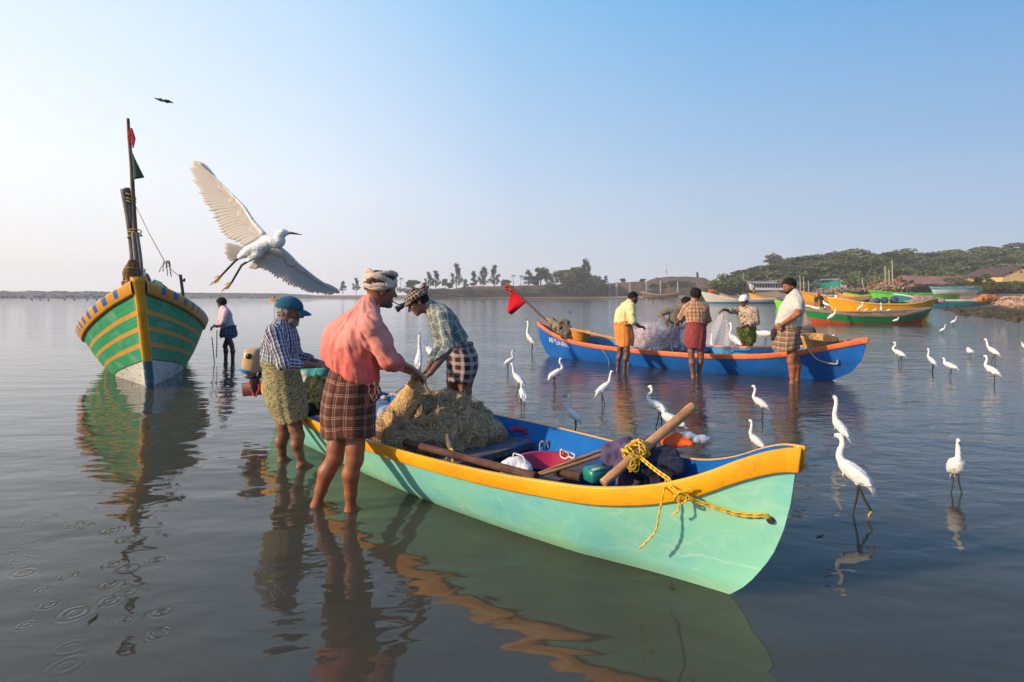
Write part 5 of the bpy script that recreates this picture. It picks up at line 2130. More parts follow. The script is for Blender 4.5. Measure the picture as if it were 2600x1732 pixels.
def make_egret(pose, seed=0):
    d = POSES[pose]
    root = thing('egret', 'x', 'egret', (0, 0, 0), 'white egrets wading')
    S_ = SDF(.0125)
    (bx, bz), pit, (la, lb, lc) = d['body']
    c, s = math.cos(R(pit)), math.sin(R(pit))
    M = np.array([[c, 0, -s], [0, 1, 0], [s, 0, c]])
    bc = np.array((bx, 0, bz))

    def bp(x, y, z):
        return bc + M @ np.array((x, y, z))
    S_.ell(bc, (la, lb, lc), M, .03)
    S_.cone(bp(la * .55, 0, lc * .05), lc * .62, bp(-la * .35, 0, 0), lc * .70, .04)
    S_.cone(bp(-la * .6, 0, -lc * .05), lc * .42, bp(-la * 1.42, 0, -lc * .38), .014, .04)      # tail
    for sg in (-1, 1):                                                                 # folded wings
        S_.ell(bp(-la * .15, sg * lb * .72, lc * .12), (la * .98, lb * .38, lc * .70), M, .012)
        S_.cone(bp(-la * .7, sg * lb * .5, lc * .05), .03, bp(-la * 1.35, sg * lb * .18, -lc * .30), .010, .015)
    nk = [np.array((x, 0, z)) for x, z in d['neck']]
    nr = [.056, .042, .034, .028, .028][:len(nk)] if len(nk) == 5 else [.058, .046, .040, .034]
    path = catmull([Vector(p) for p in nk], 5)
    rad = np.interp(np.linspace(0, 1, len(path)), np.linspace(0, 1, len(nr)), nr)
    S_.cone(bp(la * .6, 0, 0), .06, nk[0], .056, .05)
    S_.chain([np.array(p) for p in path], list(rad), .012)
    hx, hz_2 = d['head']
    bl = np.array((d['bill'][0], 0, d['bill'][1]))
    hc = np.array((hx, 0, hz_2))
    bd = (bl - hc) / np.linalg.norm(bl - hc)
    Mh = np.array([[bd[0], 0, -bd[2]], [0, 1, 0], [bd[2], 0, bd[0]]])
    S_.ell(hc, (.058, .028, .032), Mh, .02)
    S_.cone(nk[-1], .027, hc - bd * .02, .028, .015)
    for q in (.0, .03):
        hipz = bz - lc * .6
        hipx = bx - .03
    for sg in (-1, 1):                                                                   # feathered thighs
        S_.cone((hipx, sg * .04, hipz + .04), .045, (hipx - .005, sg * .045, hipz - .065), .017, .03)
    V, Fq = S_.mesh()
    N = vnormals(V, Fq)
    l = (V - bc) @ M
    rf = np.random.default_rng(seed + 50)
    shag = Geo()
    for i in range(34):
        a = rf.uniform(-1, 1)
        t = rf.uniform(0, 1)
        p0 = bp(-la * (.35 + .75 * t), a * lb * (.85 - .6 * t), lc * (.35 - .75 * t) * (1 - .5 * a * a))
        dv = M @ np.array((-1, a * .12, -.22 + rf.normal() * .10))
        ln = rf.uniform(.07, .15)
        shag.tube([p0, p0 + dv * ln * .5 + np.array((0, 0, .004)), p0 + dv * ln + np.array((0, 0, rf.normal() * .012))], [.011, .009, .002], 5, squash=.45)
    for i in range(16):
        a = rf.uniform(-.8, .8)
        p0 = bp(la * .55, a * lb * .7, -lc * .45)
        dv = np.array((.05 + rf.normal() * .1, a * .2, -1))
        shag.tube([p0, p0 + dv * .05, p0 + dv * rf.uniform(.07, .11)], [.010, .007, .002], 5)
    tail = np.clip((-l[:, 0] - la * .2) / la, 0, 1)
    V = V + N * ((.010 * tail + .004) * vnoise(np.stack([l[:, 0] * 14, l[:, 1] * 34, l[:, 2] * 50], 1), seed))[:, None]
    g = Geo()
    g.add(V, Fq.tolist())
    for vv, ff in zip([np.concatenate(shag.V)], [shag.F]):
        g.add(vv, ff)
    bo = g.build('body', M_FEA, root)
    g = Geo()
    g.tube([hc + bd * .038, hc + bd * .09, bl], [.0155, .0125, .003], 7)
    g.build('bill', M_BILL, root)
    for sg in (-1, 1):
        g = Geo()
        p = hc + bd * .026 + np.array((0, sg * .026, .006))
        g.ell(p, (.007, .005, .007), 6, 5)
        g.build('eye', M_EYE, bo)
    for i, lg in enumerate(d['legs']):
        g = Geo()
        sg = -1 if i == 0 else 1
        top = Vector((hipx - .005, sg * .045, hipz - .045))
        if lg == 'lift':
            kn, an, tp = Vector((-.06, sg * .045, .235)), Vector((-.155, sg * .045, .115)), Vector((-.115, sg * .045, .075))
            top = Vector((hipx - .0, sg * .045, hipz - .03))
            kn = top + Vector((.0, 0, -.06))
            kn2 = Vector((-.04, sg * .045, .32))
            g.tube([top, Vector((-.035, sg * .045, .36)), Vector((-.075, sg * .045, .25)), an], [.019, .013, .015, .010], 6)
            lo_ = g.build('leg', M_LEGB, root)
            g = Geo()
            for a in (-.5, -.15, .2, .5):
                g.tube([an, an + Vector((.035 * math.cos(a), .035 * math.sin(a), -.05)), an + Vector((.03 * math.cos(a), .04 * math.sin(a), -.085))], [.013, .011, .006], 5)
            g.build('foot', M_FOOT, lo_)
            continue
        kn = Vector((lg[0] * .5 - .025 + hipx * .5, sg * .045, hipz * .52))
        ft = Vector((lg[0], sg * .045 * d.get('sp', 1), -.04))
        g.tube([top, lerp(top, kn, .5), kn, ft, ft + Vector((0, 0, -.06))], [.020, .012, .015, .010, .010], 6)
        g.build('leg', M_LEGB, root)
    return root


# px of the feet, row where they meet the water, row of the head top, heading in degrees (0 = right, 90 = away, 180 = left), pose, label, (hidden base: depth)
EG = [
    (1348, 896, 815, 165, 'stretch', 'tall thin white egret with neck stretched straight up near the blue boat\'s lettered bow', None),
    (1292, 944, 889, 8, 'tall', 'white egret facing right at the left edge of the wading flock', None),
    (1316, 1003, 921, 150, 'lean', 'white egret with long neck seen from behind, left of the mint boat\'s net', None),
    (1327, 1041, 972, 100, 'hunch', 'white egret with its back turned, closest to the net heap\'s right', None),
    (1410, 990, 905, 25, 'crook', 'slim white egret standing in front of the blue boat\'s left end, facing right', None),
    (1533, 1030, 940, 18, 'lean', 'large white egret leaning right in front of the orange reflection', None),
    (1458, 1101, 1004, 160, 'alert', 'white egret looking left over the mint boat\'s far gunwale', None),
    (1671, 1086, 975, 165, 'crook', 'white egret facing left just left of the raised bamboo pole', None),
    (1708, 1125, 1026, 172, 'hunch', 'white egret with dark bill half hidden behind the raised bamboo pole', None),
    (1931, 1066, 978, 176, 'tall', 'white egret leaning left near the tall man\'s reflection', None),
    (1922, 1168, 1067, 170, 'alert', 'white egret whose neck shows above the mint boat\'s bow', None),
    (2136, 1146, 1008, 160, 'stretch', 'white egret standing behind the striding one', None),
    (2178, 1312, 1106, 170, 'stride', 'nearest white egret striding left with one yellow foot lifted', None),
    (2428, 1252, 1110, -76, 'wide', 'white egret walking straight towards the viewer at the right', None),
    (2284, 926, 866, 172, 'crook', 'white egret facing left just right of the blue boat', None),
    (2366, 944, 885, 150, 'alert', 'white egret facing left beside a hunched one', None),
    (2412, 958, 907, 168, 'hunch', 'hunched white egret with its neck drawn in', None),
    (2462, 909, 880, 150, 'preen', 'small round white egret preening', None),
    (2521, 922, 860, 170, 'lean', 'upper one of two overlapping white egrets at the right', None),
    (2520, 978, 902, 172, 'tall', 'lower one of two overlapping white egrets at the right', None),
    (2606, 900, 868, 175, 'hunch', 'white egret cut by the right edge of the picture', None),
    (2393, 850, 824, 8, 'lean', 'white egret facing right below the dark rocky shore, nearer one', None),
    (2421, 829, 803, 10, 'lean', 'white egret facing right below the dark rocky shore, farther one', None),
    (1868, 905, 819, 165, 'alert', 'white egret standing beyond the blue boat beside the white capped man', None),
    (1812, 905, 848, 150, 'stretch', 'white egret whose neck shows behind the blue boat\'s gunwale', None),
    (1942, 884, 828, 183, 'forage', 'white egret bowed forward like an umbrella beyond the blue boat', None),
    (2112, 823, 782, 15, 'lean', 'white egret standing in front of the green and red boat', None),
    (2275, 825, 804, 5, 'hunch', 'white egret crouching in the water below the green and red boat\'s right part', None),
    (1063, 962, 852, 80, 'stretch', 'white egret with straight neck seen between the two men\'s hands', None),
    (1092, 935, 862, 120, 'hunch', 'white egret half hidden behind the bending man\'s arm', None),
    (2128, 912, 850, 160, 'tall', 'white egret peeping over the blue boat beside the wicker basket', None),
]
_eg = {}


def place_egret(px, pyf, pyh, deg, pose, label, depth=None, z=0.):
    Y = depth or PY(pyf)
    x = (px - 1300) / F * Y
    hh = (pyf - pyh) / F * Y
    if pose not in _eg:
        o = make_egret(pose, len(_eg))
        _eg[pose] = o
    else:
        o = dup(_eg[pose], (0, 0, 0))
    o.location = (x, Y, z)
    # heading measured against the line of sight so that the bird turns the way the photo shows it
    o.rotation_euler = (0, 0, R(deg) - math.atan2(x, Y))
    o.scale = (hh, hh, hh)
    o['label'] = label
    return o


for e in EG:
    place_egret(*e[:6], depth=e[6])


# ---------------- the flying egret
def flying_egret():
    def C(x, y, Y=2.95):
        return P(470 + x * .2295, 400 + y * .2295, Y)
    root = thing('egret', 'white egret flying to the right with both wings spread and legs trailing', 'egret', tuple(C(820, 990)))
    Y0 = 2.95
    B = SDF(.004)
    ax = (C(1010, 925) - C(640, 1060)).normalized()
    tz = Vector((0, -1, 0))
    up = ax.cross(tz)
    M = np.array([[ax.x, tz.x, up.x], [ax.y, tz.y, up.y], [ax.z, tz.z, up.z]])
    B.ell(C(830, 990), (.104, .026, .029), M, .015)
    B.cone(C(960, 935), .022, C(760, 1020), .024, .02)
    B.cone(C(720, 1040), .019, C(600, 1090, 2.97), .010, .03)
    B.cone(C(890, 890), .016, C(980, 912), .020, .02)
    nk = [C(985, 940), C(1035, 945), C(1052, 915), C(1040, 880), C(1055, 848), C(1085, 832)]
    path = catmull(nk, 6)
    B.chain([np.array(p) for p in path], list(np.interp(np.linspace(0, 1, len(path)), [0, .3, .7, 1], [.022, .018, .0145, .0135])), .014)
    hd = (C(1295, 855) - C(1090, 830)).normalized()
    hu = Vector((0, -1, 0)).cross(hd).normalized()
    Mh = np.array([[hd.x, 0, hu.x], [hd.y, -1, hu.y], [hd.z, 0, hu.z]])
    B.ell(C(1090, 832), (.027, .0135, .0155), Mh, .01)
    B.cone(C(1110, 835), .011, C(1150, 840), .006, .008)
    for (a, b) in (((690, 1050), (590, 1115)), ((800, 1080), (690, 1150))):
        B.cone(C(*a, 2.94), .019, C(*b, 2.94), .007, .02)
    V, Fq = B.mesh()
    V = V + vnormals(V, Fq) * (.0012 * vnoise(V * 130, 3))[:, None]
    g = Geo()
    g.add(V, Fq.tolist())
    bo = g.build('body', M_FEA, root)
    g = Geo()
    g.tube([C(1125, 833), C(1190, 838), C(1297, 855)], [.0075, .006, .0012], 8)
    g.build('bill', M_BILL, root)
    g = Geo()
    g.ell(C(1097, 826, 2.937), (.0042, .003, .0042), 8, 6)
    g.build('eye', M_EYE, bo)

    def wing(lead, trail, inner, Yf, sgn):
        """flight feathers from the arm line to the trailing edge, then a shorter layer of coverts; lead/trail in crop pixels"""
        def poly(pts, t):
            q = catmull([Vector((a, b, 0)) for a, b in pts], 10)
            i = t * (len(q) - 1)
            k = min(int(i), len(q) - 2)
            return q[k].lerp(q[k + 1], i - k)
        g = Geo()

        def P2(v, off=0.):
            Yy = Yf(v.x, v.y) + off
            return C(v.x, v.y, Yy)

        def vane(b, e, w0, off, camber, tipr=.9, n=9):
            d = (e - b)
            ln = d.length
            d = d / ln
            nn = Vector((-d.y, d.x, 0))
            rows, uv = [], []
            for i in range(n):
                t = i / (n - 1)
                w = w0 * (.45 + .55 * min(1, t * 3)) * (1 - max(0, (t - .72) / .28) ** 2.2 * tipr)
                c = b + d * (ln * t) + nn * (camber * math.sin(t * 2.2) * ln * .06)
                rows.append([P2(c + nn * w, off + .0005), P2(c + nn * w * .1, off), P2(c - nn * w, off + .0004)])
                uv += [(0, t), (.42, t), (1, t)]
            g.grid(rows, False, uv)
        N = 40
        for i in range(N):
            t = i / (N - 1)
            e = poly(trail, t)
            b = poly(inner, t)
            rnd = random.uniform(.93, 1.05)
            e = b + (e - b) * rnd
            vane(b, e, (27 - 8 * max(0, t - .6) / .4) * random.uniform(.9, 1.1), .004 + .00022 * i * sgn, sgn, .85)
        # smooth coverts over the feather bases, ragged at their edge
        rows = []
        for i in range(61):
            t = i / 60
            b0, e0 = poly(lead, t), poly(trail, t)
            fr = (.30 + .05 * math.sin(31 * t) + .025 * math.sin(67 * t + 1)) * (1 - .35 * t)
            rows.append([P2(b0.lerp(e0, fr * q), -.0015 - .007 * math.sin(3.14 * min(1, q * .9 + .05)) + .0010 * math.sin(60 * t + 9 * q)) for q in np.linspace(0, 1, 9)])
        g.grid(rows, False, [(.8, q) for _ in range(61) for q in np.linspace(0, 1, 9)])
        wo = g.build('wing', M_WING, root, solid=.0008)
        # arm along the leading edge
        g2 = Geo()
        pl = [P2(poly(lead, t)) for t in np.linspace(0, 1, 26)]
        g2.tube(pl, list(np.interp(np.linspace(0, 1, 26), [0, .15, .5, 1], [.013, .011, .0075, .0025])), 8)
        g2.build('leading_edge', M_FEA, wo)
    wing([(875, 850), (760, 720), (660, 565), (590, 485), (480, 375), (330, 220), (150, 58)],
         [(640, 985), (520, 925), (440, 880), (385, 800), (335, 715), (265, 605), (212, 510), (165, 425), (128, 345), (88, 275), (58, 200), (42, 130), (55, 70), (105, 40), (150, 50)],
         [(820, 870), (745, 770), (675, 650), (615, 545), (580, 500), (535, 450), (460, 370), (390, 290), (330, 222)],
         lambda x, y: 2.97 + .16 * max(0, (870 - x) / 800), 1)
    wing([(1015, 975), (1150, 1085), (1230, 1165), (1305, 1225), (1450, 1335), (1580, 1420), (1700, 1500)],
         [(690, 1215), (800, 1225), (900, 1262), (1000, 1322), (1100, 1385), (1200, 1432), (1290, 1465), (1370, 1490), (1440, 1505), (1510, 1520), (1580, 1525), (1650, 1520), (1710, 1505)],
         [(930, 1010), (1040, 1040), (1120, 1090), (1200, 1155), (1270, 1210), (1330, 1255), (1400, 1308), (1460, 1350), (1520, 1390)],
         lambda x, y: 2.98 + .34 * max(0, (x - 900) / 800), -1)
    g = Geo()
    for i in range(11):
        t = i / 10
        b = Vector((690 - 20 * t, 1010 + 50 * t, 0))
        e = Vector((440 + 8 * math.sin(i * 2) + 100 * max(0, t - .6), 950 + 190 * t, 0))
        d = (e - b).normalized()
        nn = Vector((-d.y, d.x, 0))
        rows = []
        for k in range(7):
            q = k / 6
            w_ = 17 * (.5 + .5 * min(1, q * 2)) * (1 - max(0, (q - .75) / .25) ** 2 * .8)
            c = b.lerp(e, q)
            rows.append([C(c.x + nn.x * w_, c.y + nn.y * w_, 2.985 + .0012 * i), C(c.x, c.y, 2.983 + .0012 * i), C(c.x - nn.x * w_, c.y - nn.y * w_, 2.986 + .0012 * i)])
        g.grid(rows, False, [(u_, 0) for _ in range(7) for u_ in (0, .42, 1)])
    g.build('tail', M_WING, root, solid=.0008)
    for pts in ([(640, 1085), (550, 1148), (400, 1308), (330, 1368), (270, 1416)], [(745, 1120), (625, 1192), (515, 1383), (450, 1440), (400, 1482)]):
        g = Geo()
        g.tube([C(x, y, 2.94) for x, y in pts[:3]], [.0055, .0062, .0050], 7)
        lo_ = g.build('leg', M_LEGB, root)
        g = Geo()
        a, m_, e = [C(x, y, 2.94) for x, y in pts[2:]]
        g.tube([a, m_, e], [.006, .005, .002], 6)
        g.tube([a, m_ + Vector((.01, 0, -.004)), e + Vector((.022, .01, .012))], [.005, .004, .002], 6)
        g.tube([a, m_ + Vector((.004, 0.01, .006)), e + Vector((-.0, .02, .016))], [.005, .004, .002], 6)
        g.tube([a, a + Vector((-.022, 0, -.004)), a + Vector((-.036, 0, -.012))], [.004, .003, .0015], 6)
        g.build('foot', M_FOOT, lo_)


flying_egret()


def kite_bird():
    Y = 34.
    root = thing('soaring_bird', 'small dark bird soaring high in the sky above the mast', 'bird', tuple(P(416, 257, Y)))
    g = Geo()
    B = SDF(.02)
    B.cone(P(410, 255, Y), .05, P(424, 260, Y), .03, .03)
    V, Fq = B.mesh()
    g.add(V, Fq.tolist())
    m = mat('dark_plumage', L(.03, .025, .022), None, 9, .8)
    g.build('body', m, root)
    for pts in ([(414, 255), (404, 254), (393, 250)], [(418, 258), (430, 258), (440, 262)]):
        g = Geo()
        q = [P(x, y, Y + (.15 if i else 0)) for i, (x, y) in enumerate(pts)]
        rows = [[p + Vector((0, -.16 * s, .05 * s + .012)) for s in (-1, -.3, .4, 1)] for p in catmull(q, 5)]
        for i, r_ in enumerate(rows):
            t = i / (len(rows) - 1)
            c = sum(r_, Vector()) / 4
            rows[i] = [c + (p - c) * (1 - .8 * t ** 2) for p in r_]
        g.grid(rows)
        g.build('wing', m, root, solid=.02)


kite_bird()

# ================================================================== GEAR IN AND ON THE BOATS
def blob(prims, res, m, name, parent=None, namp=.01, nfreq=18, ridge=False, uvs=None, seed=0, cuts=()):
    B = SDF(res)
    for q in prims:
        if len(q) == 3 and not hasattr(q[1], '__len__'):
            B.ell(q[0], (q[1],) * 3, None, q[2])
        elif len(q) == 3:
            B.ell(q[0], q[1], None, q[2])
        else:
            B.cone(*q)
    for c in cuts:
        B.cut(*c)
    V, Fq = B.mesh()
    N = vnormals(V, Fq)
    d = fbm(V * nfreq, 3, seed)
    if ridge:
        d = 1 - 2.4 * np.abs(d)
    V = V + N * (namp * d)[:, None]
    g = Geo()
    g.add(V, Fq.tolist(), uvs(V) if uvs else np.stack([V[:, 0] + V[:, 1], V[:, 2]], 1))
    return g.build(name, m, parent), V, N


def strands(g, V, N, n, ln, step, lift, r, seed, curl=.9, pick=None):
    """loose cords wandering over a surface"""
    rr_ = np.random.default_rng(seed)
    idx = rr_.integers(0, len(V), n) if pick is None else rr_.choice(pick, n)
    for i in idx:
        p = V[i].copy()
        d = rr_.normal(size=3)
        d -= N[i] * (d @ N[i])
        d /= np.linalg.norm(d)
        bend = rr_.normal() * curl
        pts = []
        up = rr_.uniform(.2, 1.0) * lift
        k = int(ln * rr_.uniform(.5, 1.4))
        for s in range(k):
            j = int(np.argmin(((V[::3] - p) ** 2).sum(1))) * 3
            nrm = N[j]
            pts.append(V[j] + nrm * up + rr_.normal(size=3) * .004)
            d = d - nrm * (d @ nrm)
            d /= np.linalg.norm(d) + 1e-9
            sd = np.cross(nrm, d)
            d = d + sd * bend * .5 + rr_.normal(size=3) * .15
            d /= np.linalg.norm(d)
            p = pts[-1] + d * step
        if len(pts) > 2:
            g.tube(catmull(pts, 3), r * rr_.uniform(.6, 1.3), 4, False)


def net_mat(name, c1, c2, c3):
    k = NT(name, .9, .1)
    co = k.coord()
    wv = k.n('ShaderNodeTexWave', wave_type='BANDS', bands_direction='DIAGONAL')
    wv.inputs['Scale'].default_value = 22
    wv.inputs['Distortion'].default_value = 16
    wv.inputs['Detail'].default_value = 5
    wv.inputs['Detail Scale'].default_value = 1.6
    k.set(wv.inputs['Vector'], co)
    n = k.noise(7, 8, .72, co, .8)
    f = k.math('ADD', k.math('MULTIPLY', wv.outputs['Fac'], .35), k.math('MULTIPLY', n, .65))
    k.base(k.ramp(f, [(.28, c3), (.48, c2), (.68, c1)]))
    k.bump(f, .9, .02)
    return k.m


M_NET = net_mat('tan_net', L(.60, .42, .235), L(.37, .25, .135), L(.11, .07, .04))
M_NETC = mat('tan_net_cord', L(.58, .41, .23), L(.36, .245, .135), 16, .85, .15)


def main_net():
    r = thing('fishing_net', 'big tan fishing net heaped in the mint boat and pulled up by the men', 'net', tuple(P(1100, 1100, 4.3)))
    q = [(P(1008, 1108, 4.20), .135, .08), (P(1058, 1092, 4.36), .165, .10), (P(1112, 1078, 4.43), .155, .10), (P(1162, 1084, 4.42), .145, .10), (P(1210, 1100, 4.34), .120, .08), (P(1246, 1112, 4.28), .075, .08),
         (P(1000, 1130, 3.98), .085, .08), (P(1060, 1126, 4.02), .12, .08), (P(1125, 1122, 4.12), .125, .08), (P(1185, 1118, 4.16), .115, .08), (P(985, 1132, 4.08), .07, .06), (P(1098, 1062, 4.48), .12, .1)]
    q += [(P(px, py, Y), r_, Vector((P(px, py, Y).x, Y, .06 + r_ * .6)), r_ * .9, .1) for px, py, Y, r_ in ((1040, 1085, 4.32, .17), (1110, 1070, 4.42, .19), (1180, 1080, 4.38, .17), (1130, 1110, 4.15, .14))]
    _, V, N = blob(q, .011, M_NET, 'net_heap', r, .060, 6.5, True, None, 5)
    # drawn up veil between the heap and the hands
    top1, top2 = P(1056, 948, 4.06), P(1074, 962, 4.70)
    mid = P(1064, 956, 4.36)
    vl = [(top1, .022, P(1052, 985, 4.15), .040, .03), (P(1052, 985, 4.15), .040, P(1036, 1024, 4.26), .075, .05), (P(1036, 1024, 4.26), .075, P(1010, 1062, 4.22), .10, .06),
          (top1, .02, mid, .022, .03), (mid, .022, top2, .018, .03), (mid, .02, P(1062, 1010, 4.40), .055, .05), (P(1062, 1010, 4.4), .055, P(1075, 1045, 4.42), .10, .06),
          (top2, .018, P(1078, 1000, 4.62), .028, .04), (P(1078, 1000, 4.62), .028, P(1100, 1030, 4.5), .06, .06), (P(1050, 975, 4.2), .03, P(1000, 1045, 4.3), .05, .05)]
    _, V2, N2 = blob(vl, .008, net_mat('drawn_net', L(.78, .55, .28), L(.62, .42, .20), L(.40, .26, .12)), 'drawn_net', r, .006, 16, True, None, 8)
    g = Geo()
    strands(g, V, N, 260, 12, .030, .008, .0012, 2, 1.0)
    strands(g, V, N, 40, 14, .05, .022, .0028, 3, 1.0)
    front = np.where(V[:, 1] < 4.15)[0]
    strands(g, V, N, 130, 11, .035, .022, .0024, 4, 1.8, front)
    strands(g, V2, N2, 30, 9, .05, .006, .0015, 5, .2)
    o = g.build('loose_cord', M_NETC, r)
    o['kind'] = 'stuff'
    g = Geo()
    for i in range(5):
        a = P(1120 + 40 * math.sin(i * 2.1), 1105 - 12 * i, 4.1)
        g.ell(a, (.022, .016, .016), 8, 6, Matrix.Rotation(i, 3, 'Z'))
        f = g.build('net_float', mat('cork_float', L(.55, .26, .12), L(.35, .16, .07), 30, .7), r)
        g = Geo()


main_net()


def stick(name, label, cat, pts, rad, m, n=12, knots=0, cap_m=None, seed=0, group=None):
    g = Geo()
    path = catmull(pts, 8)
    N = len(path)
    rr_ = np.random.default_rng(seed)
    r0 = np.interp(np.linspace(0, 1, N), np.linspace(0, 1, len(rad)), rad) if hasattr(rad, '__len__') else np.full(N, rad)
    r0 = r0 * (1 + .05 * np.array([float(vnoise(np.array([[i * .6 + seed, 1.3, 2.1]]))[0]) for i in range(N)]))
    for k in range(knots):
        c = (k + .5) / knots * N
        r0 = r0 + .0022 * np.exp(-((np.arange(N) - c) / .7) ** 2)
    d0 = (path[1] - path[0]).normalized()
    d1 = (path[-1] - path[-2]).normalized()
    path = [path[0] - d0 * .001, path[0]] + path[1:-1] + [path[-1], path[-1] + d1 * .001]
    r0 = np.concatenate([[r0[0] * .86], r0, [r0[-1] * .86]])
    g.tube(path, list(r0), n)
    return tag(g.build(name, m), label, cat, group)


stick('wooden_log', 'thick dark brown log lying along the near gunwale of the mint boat', 'pole', [P(925, 1094, 4.25), P(1060, 1131, 3.78), P(1210, 1170, 3.38), P(1362, 1211, 3.06)], [.023, .025, .022, .025], M_WOODD, 14, 0, seed=2)
M_BAM = wood('bamboo_wood', L(.62, .36, .18), L(.40, .20, .09), scale=5, rough=.55)
stick('bamboo_pole', 'thick pale bamboo pole rising out of the mint boat\'s bow', 'pole', [P(1531, 1228, 2.98), P(1600, 1168, 3.05), P(1690, 1092, 3.16), P(1760, 1032, 3.26)], [.025, .026, .027, .028], M_BAM, 16, 4, seed=5)
stick('wooden_stick', 'upper one of two thin peeled sticks beside the red basin', 'stick', [P(1366, 1203, 3.20), P(1460, 1168, 3.30), P(1562, 1131, 3.40)], [.0085, .0095, .010], M_WOODL, 10, 0, seed=7)
stick('wooden_stick', 'lower one of two thin peeled sticks beside the red basin', 'stick', [P(1370, 1207, 3.14), P(1455, 1180, 3.22), P(1552, 1148, 3.30)], [.009, .0105, .011], M_WOODL, 10, 0, seed=8)
stick('thole_pin', 'short dark wooden pin standing up beside the tan net', 'pin', [P(1150, 1150, 3.72), P(1143, 1128, 3.74), P(1136, 1102, 3.76)], [.020, .024, .012], M_WOODG, 10, 0, seed=9)
stick('plank', 'short brown plank end under the thin peeled sticks', 'plank', [P(1408, 1196, 3.22), P(1440, 1204, 3.18), P(1476, 1212, 3.12)], [.024, .026, .026], M_WOODD, 6, 0, seed=10)

g = Geo()
rope(g, [P(1132, 1176, 3.64), P(1139, 1150, 3.68), P(1146, 1140, 3.69), P(1150, 1152, 3.66), P(1140, 1158, 3.64), P(1135, 1146, 3.66), P(1147, 1160, 3.62), P(1150, 1178, 3.60)], .007)
rope(g, [P(1141, 1155, 3.64), P(1128, 1172, 3.58), P(1122, 1188, 3.54)], .005)
tag(g.build('rope', M_ROPEY), 'small yellow rope tie round the dark pin and log', 'rope')


def yellow_rope():
    g = Geo()
    c = P(1612, 1150, 3.06)
    axis = (P(1690, 1092, 3.16) - P(1600, 1168, 3.05)).normalized()
    e1 = axis.cross(Vector((0, 0, 1))).normalized()
    e2 = axis.cross(e1)
    rr_ = np.random.default_rng(4)
    pts = []
    for i in range(120):
        a = i * .62
        off = .05 * math.sin(i * .29) + rr_.uniform(-.012, .012)
        rad = .035 + rr_.uniform(0, .026)
        pts.append(c + axis * off + (e1 * math.cos(a) + e2 * math.sin(a)) * rad)
    rope(g, pts, .0036, 2, 4)
    for i in range(4):
        a = 1.6 * i
        rope(g, [c + axis * .02 * i + (e1 * math.cos(a) + e2 * math.sin(a)) * .055, P(1603 + 6 * i, 1172 + 7 * i, 2.98), P(1600 - 2 * i, 1198 - 4 * i, 2.96), P(1618, 1180, 2.98)], .0033)
    t, z = find_on(NB, 1953, 1314)
    eye = NB.pt(t, z, -1, -.006)
    out = lambda px, py, off=.02: (lambda tz: NB.pt(tz[0], tz[1], -1, off))(find_on(NB, px, py))
    over = out(1712, 1236, .036)
    run = [P(1626, 1165, 3.0), P(1648, 1184, 2.90), P(1672, 1203, 2.80), P(1697, 1221, 2.70), over, out(1737, 1252, .045), out(1800, 1276, .030), out(1880, 1304, .022), out(1948, 1314, .012), eye]
    rope(g, run, .0043)
    rope(g, [p + Vector((.004, -.004, .012)) for p in run[:5]] + [out(1740, 1247, .05)] + [p + Vector((0, -.003, .012)) for p in run[6:9]] + [eye], .0043)
    k = out(1736, 1251, .05)
    kp = [k + Vector((.028 * math.cos(a) * (1 + .3 * math.sin(2.3 * a)), -.012 + .012 * math.sin(1.7 * a), .024 * math.sin(a))) for a in [i * .75 for i in range(26)]]
    rope(g, kp, .0036, 2, 4)
    rope(g, [k, out(1762, 1243, .05), out(1768, 1232, .052), out(1752, 1236, .05), k], .0032)
    # hanging tails
    rope(g, [P(1690, 1216, 2.74), out(1697, 1238, .05), out(1700, 1290, .085), out(1697, 1330, .095), out(1678, 1352, .105), out(1653, 1376, .11)], .0042)
    rope(g, [k, out(1741, 1272, .06), out(1739, 1288, .065), out(1724, 1296, .065)], .0036)
    tag(g.build('mooring_rope', M_ROPEY), 'bright yellow mooring rope knotted round the bamboo and led to the bow hole', 'rope')


yellow_rope()


